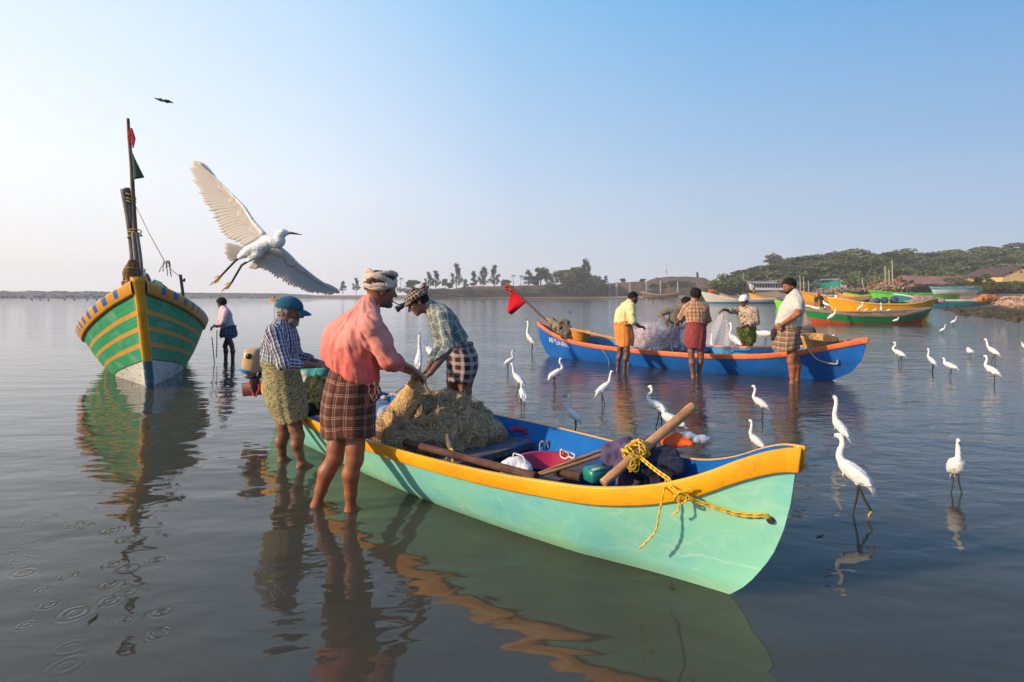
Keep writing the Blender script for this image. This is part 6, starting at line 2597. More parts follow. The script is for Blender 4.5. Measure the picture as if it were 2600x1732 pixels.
def bow_gear():
    pc = cloth('purple_tarp_cloth', L(.105, .075, .145), L(.06, .045, .095), fold=.6)
    q = [(P(1580, 1148, 3.25), .058, .05), (P(1562, 1158, 3.2), .045, .05), (P(1615, 1140, 3.3), .058, .05), (P(1648, 1134, 3.38), .045, .05), (P(1590, 1168, 3.18), .04, .04), (P(1546, 1150, 3.22), .030, .04), (P(1578, 1184, 3.12), .022, .03)]
    q.append((P(1600, 1150, 3.22), .06, Vector((P(1600, 1150, 3.22).x, 3.25, .12)), .08, .05))
    o, _, _ = blob(q, .008, pc, 'cloth_bundle', None, .024, 10, True, None, 4)
    tag(o, 'crumpled purple cloth bundle lashed under the bamboo pole', 'cloth')
    q = [(P(1662, 1164, 3.18), .048, .05), (P(1688, 1158, 3.16), .046, .05), (P(1706, 1168, 3.1), .034, .05), (P(1690, 1182, 3.06), .034, .04), (P(1720, 1185, 3.02), .03, .04), (P(1640, 1185, 3.1), .05, .04)]
    q.append((P(1680, 1165, 3.12), .06, Vector((P(1680, 1165, 3.12).x - .02, 3.1, .16)), .07, .05))
    o, _, _ = blob(q, .008, cloth('navy_tarp_cloth', L(.012, .018, .05), L(.02, .022, .045), fold=.6), 'cloth_bundle', None, .020, 11, True, None, 6)
    tag(o, 'dark navy cloth bundle right of the purple one', 'cloth')
    q = [(P(1690, 1122, 3.2), .026, P(1720, 1113, 3.2), .030, .02), (P(1720, 1113, 3.2), .030, P(1745, 1112, 3.2), .024, .02), (P(1700, 1130, 3.18), .02, P(1752, 1126, 3.16), .016, .02)]
    o, _, _ = blob(q, .006, mat('orange_cloth_wrap', L(.80, .13, .015), L(.65, .08, .01), 20, .7), 'orange_rag', None, .008, 30, False, None, 3)
    tag(o, 'bright orange rag by the clear bottle necks', 'rag')
    k = NT('clear_plastic', .12, .5)
    k.base(L(.85, .85, .9))
    k.b.inputs['Transmission Weight'].default_value = .55
    k.b.inputs['Alpha'].default_value = .8
    for i, (a, b, lab) in enumerate(((P(1722, 1110, 3.2), P(1764, 1106, 3.2), 'clear plastic bottle nearer the bamboo, lying on the orange rag'), (P(1758, 1117, 3.2), P(1800, 1115, 3.2), 'clear plastic bottle with its end towards the right bow'))):
        g = Geo()
        d = (b - a)
        g.tube([a, a + d * .04, a + d * .35, a + d * .40, a + d * .46, a + d * .74, a + d * .80, a + d * .92, a + d * .97, b], [.018, .026, .026, .0225, .026, .026, .022, .012, .012, .011], 14)
        tag(g.build('bottle', k.m), lab, 'bottle', 'plastic bottles in the bow')
    # green crate of odds and ends
    o = Geo()
    rot = Matrix.Rotation(.5, 3, 'Z')
    o.box(P(1515, 1203, 3.12), (.13, .10, .075), rot, .01)
    r = tag(o.build('plastic_box', mat('green_plastic', L(.01, .20, .16), L(.015, .13, .14), 12, .35)), 'small sea green plastic box on the floor behind the bamboo\'s foot', 'box')
    g = Geo()
    g.box(P(1520, 1191, 3.07), (.085, .018, .010), rot)
    g.build('label_strip', mat('pale_green_label', L(.25, .48, .38), None, 20), r)


bow_gear()


def basin():
    c = Vector(P(1384, 1178, 3.66))
    c.z = 0
    r = thing('basin', 'large crimson plastic basin in the middle of the mint boat', 'basin', tuple(c))
    g = Geo()
    prof = [(.0, .085), (.115, .085), (.125, .095), (.175, .345), (.196, .352), (.198, .342), (.188, .340), (.170, .330), (.120, .108), (.0, .108)]
    rows = [[c + Vector((max(a, .001) * math.cos(t), max(a, .001) * math.sin(t), z)) for t in [6.2832 * k / 40 for k in range(40)]] for a, z in prof]
    g.grid(rows, True)
    g.build('bowl', mat('crimson_plastic', L(.36, .010, .045), L(.26, .008, .035), 6, .35, .5), r)
    # white jug with a wire handle
    q = [(P(1300, 1183, 3.42), (.06, .05, .042), .04), (P(1322, 1184, 3.42), (.055, .05, .04), .04), (P(1336, 1194, 3.38), (.035, .04, .028), .04), (P(1288, 1190, 3.4), (.04, .04, .028), .04), (P(1310, 1172, 3.42), (.03, .03, .02), .03)]
    o, _, _ = blob(q, .006, mat('white_plastic_bag', L(.75, .74, .74), L(.55, .55, .58), 14, .5, .4, .4, 30, .01), 'plastic_bag', None, .006, 17, True)
    tag(o, 'crumpled white plastic bag with a pale loop handle left of the crimson basin', 'bag')
    g = Geo()
    g.tube(catmull([P(1303, 1170, 3.42), P(1304, 1153, 3.42), P(1312, 1153, 3.42), P(1328, 1160, 3.40), P(1336, 1178, 3.38)], 5), .0055, 6)
    g.build('handle', mat('cream_plastic', L(.70, .60, .52), None, 9, .5), o)
    g = Geo()
    g.tube(catmull([P(1424, 1141, 3.62), P(1424, 1158, 3.62), P(1436, 1165, 3.6), P(1445, 1160, 3.6), P(1456, 1164, 3.58), P(1458, 1154, 3.6), P(1440, 1148, 3.62), P(1424, 1141, 3.62)], 5), .0055, 6)
    g.tube(catmull([P(1445, 1160, 3.6), P(1442, 1150, 3.6), P(1436, 1148, 3.6)], 5), .005, 6)
    rr_ = tag(g.build('scoop', mat('white_plastic_rim', L(.74, .68, .62), None, 9, .5)), 'white rimmed red scoop leaning on the basin\'s far rim', 'scoop')
    g = Geo()
    g.add([P(1425, 1143, 3.625), P(1425, 1157, 3.625), P(1434, 1163, 3.605), P(1437, 1150, 3.61)], [(0, 1, 2, 3)])
    g.build('blade', mat('red_plastic', L(.42, .02, .02), None, 9, .4), rr_, solid=.003)
    g = Geo()
    pts = [P(1297, 1096, 4.30), P(1306, 1089, 4.32), P(1322, 1090, 4.33), P(1338, 1098, 4.32), P(1350, 1110, 4.30), P(1352, 1128, 4.28), P(1342, 1118, 4.27), P(1338, 1130, 4.25), P(1339, 1148, 4.22)]
    rope(g, pts, .018, 3, 8, 60, 6)
    tag(g.build('rope', mat('magenta_rope', L(.30, .035, .085), L(.16, .02, .05), 60, .8)), 'thick magenta rope wound on the far end of the middle thwart', 'rope')
    g = Geo()
    rope(g, [P(1371, 1147, 4.1), P(1371, 1128, 4.12), P(1378, 1120, 4.12), P(1385, 1132, 4.1), P(1388, 1121, 4.1), P(1392, 1136, 4.08)], .005)
    tag(g.build('cord', M_ROPEW), 'short pale cord end hanging on the blue inside wall', 'cord')
    g = Geo()
    rope(g, [P(950, 1028, 5.3), P(966, 1014, 5.4), P(978, 1008, 5.45), P(1000, 1000, 5.4), P(1030, 978, 5.0), P(1050, 955, 4.6)], .005)
    g.ell(P(975, 1011, 5.44), (.035, .03, .028), 10, 7)
    tag(g.build('net_line', mat('cream_rope', L(.62, .50, .30), L(.45, .34, .2), 40, .8)), 'thin line with a cream knot running from the far gunwale to the hands', 'line')
    q = [(P(978, 1060, 4.95), .10, .05), (P(982, 1085, 4.8), .09, .05), (P(970, 1042, 5.05), .08, .05)]
    o, _, _ = blob(q, .01, mat('pale_plastic_sack', L(.34, .40, .52), L(.24, .30, .42), 8, .45, .4, .3, 20, .01), 'plastic_sack', None, .016, 12, True)
    tag(o, 'pale bluish plastic sack standing between the turbaned man and the net', 'sack')
    q = [(P(1000, 1048, 4.7), .055, .04), (P(994, 1060, 4.68), .04, .04)]
    o, _, _ = blob(q, .008, mat('yellow_float_plastic', L(.75, .42, .02), None, 8, .4), 'float', None, .003, 20)
    tag(o, 'yellow plastic float behind the left end of the net heap', 'float')


basin()


def stern_gear():
    Yb = 6.35
    r = thing('outboard_motor', 'tan outboard motor with a black round cap and blue band at the stern', 'outboard motor', tuple(P(648, 960, Yb)))
    g = Geo()
    rows = []
    prof = [(884, 632, 668, .10), (887, 627, 670, .125), (895, 626, 670, .145), (910, 624, 669, .155), (925, 622, 668, .16), (938, 622, 667, .16), (944, 623, 666, .15)]
    for py, xa, xb, dp in prof:
        a, b = P(xa, py, Yb), P(xb, py, Yb)
        c = (a + b) / 2
        hw = (b - a).length / 2
        rows.append([c + Vector((hw * math.copysign(abs(math.cos(t)) ** .6, math.cos(t)), dp * math.copysign(abs(math.sin(t)) ** .7, math.sin(t)), 0)) for t in [6.2832 * k / 32 for k in range(32)]])
    g.grid(rows, True, None, True, True, flip=True)
    g.build('cowl', mat('tan_plastic', L(.50, .33, .17), L(.42, .26, .13), 8, .4, .4), r)
    g = Geo()
    c = P(647, 901, Yb) + Vector((0, -.155, 0))
    g.tube([c + Vector((0, .02, 0)), c + Vector((0, -.008, 0))], .030, 20)
    g.build('starter_cap', mat('black_rubber', L(.015, .014, .016), None, 9, .5), r)
    g = Geo()
    g.ell(P(639, 936, Yb) + Vector((0, -.09, 0)), (.092, .12, .018), 18, 8, Matrix.Rotation(.12, 3, 'Y') @ Matrix.Rotation(.1, 3, 'X'))
    g.build('blue_tray', mat('blue_plastic', L(.01, .20, .48), L(.01, .15, .38), 10, .35), r)
    g = Geo()
    g.ell(P(636, 952, Yb), (.062, .10, .045), 14, 8)
    g.build('lower_cowl', mat('grey_metal', L(.20, .22, .22), L(.12, .13, .13), 14, .4), r)
    g = Geo()
    g.box(P(648, 975, Yb), (.085, .09, .17), None, .012)
    g.box(P(666, 955, Yb), (.10, .05, .05), Matrix.Rotation(.6, 3, 'Y'), .01)
    g.build('shaft_bracket', mat('black_metal', L(.018, .018, .018), L(.035, .03, .03), 16, .45), r)
    g = Geo()
    rope(g, [P(634, 965, Yb - .06), P(638, 985, Yb - .07), P(645, 1003, Yb - .08), P(651, 1004, Yb - .08), P(657, 990, Yb - .07), P(664, 975, Yb - .06)], .010, 2)
    rope(g, [P(660, 968, Yb - .06), P(667, 985, Yb - .06), P(660, 992, Yb - .07), P(656, 976, Yb - .06)], .008, 2)
    g.build('fuel_hose', mat('red_hose', L(.42, .03, .05), L(.25, .02, .03), 30, .5), r)
    g = Geo()
    rot = Matrix.Rotation(-.1, 3, 'Y')
    g.box(P(664, 985, Yb - .05 + .06), (.42, .05, .15), rot, .006)
    tag(g.build('motor_board', worn_paint('maroon_board_paint', L(.09, .014, .016), L(.03, .01, .01), .6, 8, .6)), 'dark maroon board carrying the outboard motor at the stern', 'board')
    q = [(P(800, 948, 5.55), .085, .05), (P(785, 945, 5.6), .075, .05), (P(818, 950, 5.5), .07, .05)]
    o, _, _ = blob(q, .01, cloth('teal_net_cloth', L(.03, .28, .27), L(.05, .20, .19), fold=.7), 'net_bag', None, .02, 14, True, None, 2)
    tag(o, 'teal net bundle behind the old man\'s hands', 'net')
    q = [(P(778, 962, 5.5), .05, P(786, 990, 5.45), .055, .05), (P(775, 950, 5.5), .04, P(778, 970, 5.5), .05, .04)]
    o, _, _ = blob(q, .009, mat('cream_sack', L(.50, .50, .42), L(.36, .37, .30), 9, .8, .2, .4, 40, .006), 'sack', None, .010, 16, True)
    tag(o, 'cream coloured sack hanging under the teal net bundle', 'sack')
    q = [(P(810, 985, 5.5), .13, .08), (P(795, 1015, 5.4), .12, .08), (P(825, 1010, 5.4), .12, .08), (P(840, 980, 5.5), .10, .06)]
    q.append((P(815, 995, 5.5), .12, Vector((P(815, 995, 5.5).x, 5.5, .15)), .15, .08))
    o, V, N = blob(q, .012, net_mat('green_net', L(.11, .12, .06), L(.055, .065, .035), L(.02, .022, .014)), 'fishing_net', None, .03, 11, True, None, 3)
    tag(o, 'dark green net heap in the stern between the two men', 'net')


stern_gear()


# ---------------- things in the blue boat
def basket(name, label, c, r0, r1, h, m, tilt=0., tx=0.):
    root = thing(name, label, 'basket', tuple(c))
    g = Geo()
    rows = []
    n = 64
    prof = [(.0, .0), (r0, .0), (r0 + (r1 - r0) * .35, h * .35), (r0 + (r1 - r0) * .7, h * .7), (r1, h), (r1 - .012, h), (r0 + (r1 - r0) * .6 - .014, h * .6), (r0 - .014, .02), (0, .02)]
    fine = []
    for (a, za), (b, zb) in zip(prof[:-1], prof[1:]):
        for k in range(6):
            fine.append((a + (b - a) * k / 6, za + (zb - za) * k / 6))
    fine.append(prof[-1])
    rot = Matrix.Rotation(tx, 3, 'X') @ Matrix.Rotation(tilt, 3, 'Y')
    for i, (a, z) in enumerate(fine):
        rows.append([Vector(c) + rot @ Vector((max(a, .001) * (1 + .012 * (1 if (j // 2 + i // 2) % 2 else -1)) * math.cos(6.2832 * j / n), max(a, .001) * (1 + .012 * (1 if (j // 2 + i // 2) % 2 else -1)) * math.sin(6.2832 * j / n), z)) for j in range(n)])
    g.grid(rows, True, [(j / n * 30, i * .5) for i in range(len(fine)) for j in range(n)])
    g.build('weave', m, root)
    g = Geo()
    for k in range(2):
        g.tube([Vector(c) + rot @ Vector(((r1 - .004) * math.cos(a), (r1 - .004) * math.sin(a), h + .008 * math.sin(18 * a + k * 3.14))) for a in [6.2832 * j / 90 for j in range(91)]], .012, 5)
    g.build('rim', m, root)


M_WICK = NT('wicker', .75, .2)
_uv = M_WICK.n('ShaderNodeTexChecker')
_uv.inputs['Scale'].default_value = 1.0
M_WICK.set(_uv.inputs['Vector'], M_WICK.coord('UV'))
M_WICK.base(M_WICK.mix(M_WICK.math('MULTIPLY', _uv.outputs['Fac'], .5), M_WICK.ramp(M_WICK.noise(16, 5, .6, M_WICK.coord()), [(.35, L(.70, .43, .18)), (.65, L(.46, .26, .10))]), L(.28, .15, .055)))
M_WICK = M_WICK.m
basket('wicker_basket', 'large round wicker basket on the blue boat\'s right end', P(2076, 905, 9.75), .17, .285, .33, M_WICK, 0, .17)
basket('wicker_basket', 'orange brown wicker basket at the blue boat\'s lettered end', P(1470, 875, 12.5), .15, .23, .30, mat('orange_wicker', L(.62, .28, .05), L(.40, .17, .03), 20, .7, .2, .5, 70, .01), .10, .12)


def blue_boat_gear():
    fr = thing('flag', 'red flag on a slanting pole over the blue boat\'s lettered end', 'flag', tuple(P(1390, 815, 12.9)))
    g = Geo()
    g.tube(catmull([P(1292, 723, 13.2), P(1336, 766, 13.1), P(1390, 815, 12.9), P(1450, 852, 12.6)], 6), .022, 8)
    g.build('pole', M_POLEB, fr)
    a, b, c, d = P(1298, 735, 13.2), P(1337, 767, 13.1), P(1299, 800, 13.15), P(1287, 792, 13.2)
    rows = []
    for i in range(13):
        t = i / 12
        l, e = a.lerp(d, t), b.lerp(c, t)
        rows.append([l.lerp(e, s) + Vector((0, .06 * math.sin(5 * s + 3 * t) * (t + .2), 0)) for s in np.linspace(0, 1, 11)])
    g = Geo()
    g.grid(rows)
    g.build('flag_cloth', cloth('red_flag_cloth', L(.52, .006, .018), L(.40, .005, .014), fold=.3), fr, solid=.006)
    g = Geo()
    rr_ = np.random.default_rng(8)
    for i in range(7):
        q = P(1294, 728, 13.2)
        g.tube(catmull([q, q + Vector((rr_.uniform(-.14, .1), 0, rr_.uniform(-.06, .1))), q + Vector((rr_.uniform(-.1, .16), 0, rr_.uniform(-.16, .0)))], 4), .018, 5)
    g.build('tassel', cloth('faded_red_rag', L(.55, .10, .06), L(.35, .05, .04)), fr)
    stick('bamboo_pole', 'long thin bamboo pole lying along the blue boat behind the yellow shirted man', 'pole', [P(1380, 806, 13.0), P(1440, 832, 12.5), P(1500, 846, 11.9), P(1572, 862, 11.2)], [.026, .028, .03, .03], M_WOODL, 8, 0, seed=20)
    q = [(P(1420, 830, 12.7), .12, .1), (P(1440, 845, 12.5), .13, .1), (P(1405, 820, 12.85), .09, .1), (P(1435, 825, 12.75), .09, .1)]
    o, V, N = blob(q, .02, net_mat('pale_tan_net', L(.42, .33, .22), L(.27, .21, .14), L(.11, .085, .06)), 'fishing_net', None, .05, 8, True)
    tag(o, 'tan net draped over the blue boat\'s lettered end beside the orange basket', 'net')
    # pink monofilament net: heap plus veils lifted by the men
    k = NT('pink_monofilament', .5, .3)
    k.base(k.ramp(k.noise(9, 5, .7, k.coord()), [(.3, L(.66, .50, .54)), (.7, L(.78, .70, .74))]))
    al = k.ramp(k.noise(26, 5, .75, k.coord(), .8), [(.36, L(.05, .05, .05)), (.70, L(.60, .60, .60))])
    k.set(k.b.inputs['Alpha'], al)
    pk = thing('fishing_net', 'pale pink see-through net heaped in the blue boat', 'net', tuple(P(1640, 870, 10.9)))
    q = [(P(1628, 868, 11.4), .16, .15), (P(1655, 862, 11.5), .18, .15), (P(1688, 874, 11.5), .14, .15), (P(1640, 850, 11.55), .14, .12), (P(1608, 878, 11.4), .09, .1)]
    q.append((P(1650, 880, 11.45), .2, Vector((P(1650, 880, 11.45).x, 11.45, .2)), .22, .1))
    blob(q, .02, k.m, 'net_heap', pk, .07, 6, True)
    q = [(P(1640, 850, 11.5), .17, .15), (P(1660, 855, 11.5), .15, .12), (P(1620, 870, 11.45), .14, .12)]
    blob(q, .02, k.m, 'net_heap', pk, .06, 9, True, None, 3)
    for (a, b, w0, w1) in ((P(1722, 822, 11.35), P(1705, 885, 11.35), .05, .22), (P(1738, 826, 11.3), P(1742, 890, 11.25), .04, .12), (P(1704, 824, 11.2), P(1690, 870, 11.4), .03, .20)):
        g = Geo()
        rows = []
        for i in range(12):
            t = i / 11
            c = a.lerp(b, t) + Vector((0, 0, -.05 * math.sin(3.1 * t)))
            w_ = w0 + (w1 - w0) * t
            rows.append([c + Vector((w_ * s, .10 * math.sin(7 * s + 3 * t), .02 * math.sin(9 * s))) for s in np.linspace(-1, 1, 12)])
        g.grid(rows)
        g.build('net_veil', k.m, pk, solid=.004)
    g = Geo()
    for (cx, cy, cY, sx, sz) in ((1630, 860, 11.5, .27, .15), (1660, 858, 11.5, .24, .15), (1690, 868, 11.5, .20, .09), (1645, 842, 11.55, .16, .12)):
        c = np.array(P(cx, cy, cY))
        rq = np.random.default_rng(int(cx))
        for i in range(260):
            p = c + rq.normal(size=3) * np.array((sx * .55, .16, sz * .55))
            d = rq.normal(size=3)
            pts = []
            for q_ in range(5):
                pts.append(p)
                d = d * .7 + rq.normal(size=3) * .6
                p = p + d / np.linalg.norm(d) * .06
            g.tube(pts, .0022, 3, False)
    g.build('loose_mesh', mat('pale_pink_thread', L(.86, .78, .80), L(.74, .64, .68), 9, .7), pk)['kind'] = 'stuff'
    k2 = NT('thin_monofilament', .5, .3)
    k2.base(L(.62, .55, .58))
    k2.set(k2.b.inputs['Alpha'], k2.ramp(k2.noise(24, 5, .75, k2.coord(), .8), [(.4, L(.02, .02, .02)), (.72, L(.5, .5, .5))]))
    g = Geo()
    rows = []
    for i in range(14):
        t = i / 13
        c = P(1832, 795, 11.2).lerp(P(1822, 880, 10.9), t)
        w_ = .03 + .30 * t
        rows.append([c + Vector((w_ * s + .1 * t, .12 * math.sin(6 * s + 3 * t), .0)) for s in np.linspace(-1, 1, 14)])
    g.grid(rows)
    tag(g.build('fishing_net', k2.m, None, solid=.004), 'thin see-through net veil hanging from the white capped man\'s hand', 'net')
    q = [(P(2042, 848, 10.4), (.13, .16, .13), .06), (P(2054, 841, 10.4), (.09, .12, .10), .06), (P(2028, 866, 10.3), .10, .05)]
    q.append((P(2042, 852, 10.35), .11, Vector((P(2042, 852, 10.35).x, 10.3, .15)), .13, .06))
    o, _, _ = blob(q, .014, cloth('dark_grey_tarp', L(.045, .042, .040), L(.09, .085, .08), [('v', .07, .16, 0, L(.16, .15, .14), .6)], fold=.6), 'tarpaulin_bundle', None, .018, 9, True)
    tag(o, 'dark grey round tarpaulin bundle left of the big wicker basket', 'bundle')


blue_boat_gear()

# two thin stakes beside the man at the green boat
for i, (a, b) in enumerate((((538, 856), (545, 926)), ((551, 838), (550, 908)))):
    stick('stake', ['thin stake in the water nearer the green boat', 'thin stake in the water in front of the pink shirted man\'s legs'][i], 'stake', [P(a[0], a[1], 12.0), P((a[0] + b[0]) / 2, (a[1] + b[1]) / 2, 12.0), P(b[0], b[1], 12.0)], .009, M_POLE, 6, 0, seed=30 + i)

# gear on the green boat's bow
q = [(P(330, 730, 9.0), .075, P(330, 692, 9.0), .085, .02), (P(330, 692, 9.0), .085, P(335, 668, 9.0), .05, .02)]
o, V, N = blob(q, .010, net_mat('brown_rolled_net', L(.38, .22, .09), L(.24, .13, .05), L(.08, .045, .02)), 'net_roll', None, .016, 16, True)
tag(o, 'upright roll of brown net tied beside the green boat\'s mast', 'net')
g = Geo()
for py in (722, 712, 702, 692, 682):
    c = P(331, py, 9.0)
    g.tube([c + Vector((.088 * math.cos(a), .088 * math.sin(a), .01 * math.sin(2 * a + py))) for a in [6.283 * k / 18 for k in range(19)]], .008, 5)
g.build('lashing', M_TWINE, o)
g = Geo()
rr_ = np.random.default_rng(5)
for i in range(7):
    c = P(338 + rr_.uniform(-12, 14), 722 + rr_.uniform(-4, 6), 8.7)
    g.tube(catmull([c + Vector((.10 * math.cos(a), .06 * math.sin(a), .04 * math.sin(2 * a + i))) for a in [6.283 * k / 8 for k in range(9)]], 4), .014, 6)
tag(g.build('rope_coil', mat('orange_brown_rope', L(.50, .24, .09), L(.30, .14, .05), 40, .8)), 'orange brown coil of rope at the foot of the green boat\'s mast', 'rope')
g = Geo()
pp = [(391, 709), (412, 717), (414, 731), (408, 735), (385, 727), (383, 719)]
Yg = 9.0
g.add([P(x, y, Yg) for x, y in pp] + [P(x, y, Yg + .05) for x, y in pp], [tuple(range(6)), tuple(range(11, 5, -1))] + [(i, i + 6, (i + 1) % 6 + 6, (i + 1) % 6) for i in range(6)])
o = tag(g.build('oar', worn_paint('dark_green_board_paint', L(.012, .16, .11), L(.02, .07, .05), .4, 9, .5), smooth=False), 'dark green broad oar blade propped on the green boat\'s bow', 'oar')
g = Geo()
g.tube(catmull([P(411, 722, Yg + .02), P(424, 732, Yg + .1), P(438, 748, Yg + .2)], 4), .012, 6)
g.build('shaft', M_POLEB, o)
stick('post', 'short grey wooden post on the green boat\'s bow right of the mast', 'post', [P(370, 696, 9.0), P(375, 710, 9.0), P(379, 728, 9.0)], [.035, .045, .05], M_WOODG, 8, 0, seed=31)


# ================================================================== THE FAR SHORE
def bgboat(px0, px1, pyw, Y, label, hm, bm, im, zl, zm, zr, beam=1.6, z0=0., band=.22, heel=0, thw=4, lowm=None, yaw=0., fuller=.5, extra=None):
    """beached or moored boat seen side on between two picture columns; z = sheer heights left, middle, right"""
    x0, x1 = (px0 - 1300) / F * Y, (px1 - 1300) / F * Y
    Ln = x1 - x0
    ca = math.cos(R(yaw))
    h = Hull((x0 + .06 * Ln, Y, z0), (math.cos(R(yaw)), math.sin(R(yaw)), 0), [(-.4, .06 * Ln), (0, 0.02 * Ln), (max(zl, .8), -.06 * Ln)], [(-.4, .82 * Ln), (0, .86 * Ln), (max(zr, .8), .94 * Ln)],
             [(0, .02 * beam), (.08, .42 * beam * fuller), (.2, .40 * beam), (.5, .5 * beam), (.8, .40 * beam), (.92, .42 * beam * fuller), (1, .02 * beam)],
             [(0, zl), (.06, zl * .88 + zm * .12), (.18, zl * .42 + zm * .58), (.35, zm * 1.02), (.5, zm), (.68, zm * 1.02), (.82, zr * .4 + zm * .6), (.94, zr * .86 + zm * .14), (1, zr)],
             -.35, ((0, .7), (.25, .36), (.75, .36), (1, .75)), heel)
    r = thing('fishing_boat', label, 'boat', tuple(h.o))
    h.outer(Geo(), 44, 10).build('hull', hm, r)
    h.band(Geo(), band, .03, .06, 44).build('gunwale', bm, r)
    h.inner(Geo(), min(zm * .3, .4), .05, 36, 5).build('interior', im, r)
    for k in range(thw):
        x = Ln * (.2 + .58 * k / max(thw - 1, 1))
        h.thwart(x, zm * .82, .25, .06).build('thwart', bm, r)
    return h, r


def lowhigh(name, low, high, zc, sag=None):
    k = NT(name, .55, .35)
    gm = k.n('ShaderNodeNewGeometry')
    sp = k.n('ShaderNodeSeparateXYZ')
    k.set(sp.inputs[0], gm.outputs['Position'])
    n = k.noise(1.5, 6, .7, k.coord())
    z = k.math('ADD', sp.outputs[2], k.math('MULTIPLY', k.math('SUBTRACT', n, .5), .06))
    if sag:
        q = k.math('DIVIDE', k.math('SUBTRACT', sp.outputs[0], sag[0]), sag[1])
        zc = k.math('ADD', zc, k.math('MULTIPLY', k.math('MULTIPLY', q, q), sag[2]))
    c = k.mix(k.math('GREATER_THAN', z, zc), low, high)
    d = k.ramp(k.noise(2.5, 8, .75, k.coord(), .4), [(.55, L(0, 0, 0)), (.75, L(.6, .6, .6))])
    k.base(k.mix(d, c, tuple(v * .55 + .01 for v in high[:3]) + (1,)))
    return k.m


pw = lambda n, c, a=.4: worn_paint(n, c, tuple(v * .4 + .02 for v in c[:3]) + (1,), a, 2, .5, .1)
MB_Y, MB_W, MB_T, MB_LG = pw('boat_yellow', L(.78, .36, .012)), pw('boat_white', L(.66, .62, .54)), pw('boat_teal', L(.02, .24, .30)), pw('boat_lime', L(.16, .62, .03))
MB_O, MB_BR, MB_SB = pw('boat_orange', L(.68, .24, .03)), pw('boat_brown', L(.16, .085, .05), .7), pw('boat_sky_blue', L(.04, .28, .52))
MB_GW = worn_paint('boat_grey_wood', L(.26, .19, .14), L(.10, .12, .06), .7, 5, .7, .2)
MB_IN = mat('boat_dark_inside', L(.06, .05, .045), L(.12, .09, .07), 2, .8)
H1, r1 = bgboat(2036, 2364, 818, 29.7, 'green boat with red bottom and weathered gunwale moored at the right', lowhigh('green_over_red', L(.58, .075, .02), L(.012, .26, .085), .02, (18.5, 3.4, .34)), MB_GW, MB_IN, .80, .54, .80, 2.0, 0, .17, 2)
H2, r2 = bgboat(2100, 2374, 816, 32.8, 'bright yellow boat lying right behind the green and red boat', MB_Y, pw('boat_pale_yellow', L(.72, .42, .10)), MB_IN, 1.34, .98, 1.28, 2.0, 0, .08, 0)
bgboat(2268, 2522, 779, 72., 'low teal boat with a white rail beyond the yellow one', MB_T, MB_W, MB_T, 1.75, .95, .8, 2.2, 0, .22)
bgboat(2206, 2444, 768, 96., 'lime green boat with a high bow drawn up on the shore', MB_LG, pw('boat_green', L(.06, .42, .03)), MB_IN, 2.4, 1.95, 2.15, 2.8, 0, .4)
bgboat(2030, 2212, 764, 118., 'long yellow boat on the shore behind the tall man', MB_Y, MB_O, MB_IN, 2.5, 1.25, 1.3, 2.8, 0, .35)
bgboat(2120, 2206, 748, 150., 'orange boat on the beach behind the long yellow one', MB_O, MB_Y, MB_IN, 2.0, 1.1, 1.5, 2.6, .4, .3)
bgboat(1902, 1984, 761, 132., 'yellow boat on the shore behind the white capped man', MB_Y, MB_O, MB_IN, 2.1, 1.05, 1.3, 2.6, 0, .35)
bgboat(1778, 1996, 771, 106., 'long white boat with teal inside moored left of the capped man', lowhigh('white_over_blue', L(.05, .24, .38), L(.66, .61, .52), .35), MB_W, MB_T, 2.25, .92, 1.0, 2.8, 0, .3)
bgboat(2358, 2492, 741, 92., 'sky blue and white boat on the bank below the long roofed shed', lowhigh('blue_over_white', L(.60, .66, .66), L(.04, .28, .52), 2.45), pw('boat_pale_teal', L(.08, .36, .42)), MB_IN, .95, .9, 1.0, 2.4, 2.0, .2, 8)
bgboat(2046, 2096, 790, 42., 'short brown boat whose end shows left of the green and red boat', MB_BR, MB_W, MB_IN, .75, .55, .6, 1.6, 0, .12)
bgboat(1626, 1728, 757, 270., 'brown wooden hulk lying on the far beach behind the yellow shirted man', MB_BR, pw('hulk_tan', L(.36, .19, .10), .7), MB_IN, 3.4, 2.2, 3.2, 4.2, .25, .7)
bgboat(1966, 2042, 776, 66., 'lime green boat end showing just left of the tall man', MB_LG, MB_LG, MB_IN, 1.0, .5, .8, 1.8, 0, .2)
bgboat(2446, 2500, 733, 96., 'small turquoise boat on the bank at the right end of the sky blue one', pw('boat_turquoise', L(.02, .36, .40)), MB_W, MB_IN, .7, .6, .8, 1.8, 2.2, .15)
bgboat(2126, 2208, 790, 48., 'dark weathered boat lying behind the bright yellow one', MB_BR, MB_GW, MB_IN, 1.35, 1.12, 1.3, 1.8, 0, .12)
bgboat(2140, 2236, 752, 138., 'second yellow boat far back between the awning and the lime green boat', MB_Y, MB_LG, MB_IN, 2.0, 1.4, 1.8, 2.6, .3, .3)
bgboat(2052, 2130, 756, 142., 'blue and white boat far back below the awning', MB_SB, MB_W, MB_IN, 2.2, 1.5, 1.6, 2.6, .2, .35)
bgboat(1826, 1902, 757, 150., 'orange boat far back left of the white capped man', MB_O, MB_T, MB_IN, 2.0, 1.3, 1.6, 2.6, .2, .3)
bgboat(682, 712, 765, 165., 'tiny orange boat far out between the flying egret and the blue cap', MB_O, MB_O, MB_IN, .9, .5, .7, 1.2, 0, .2, 0, 0)


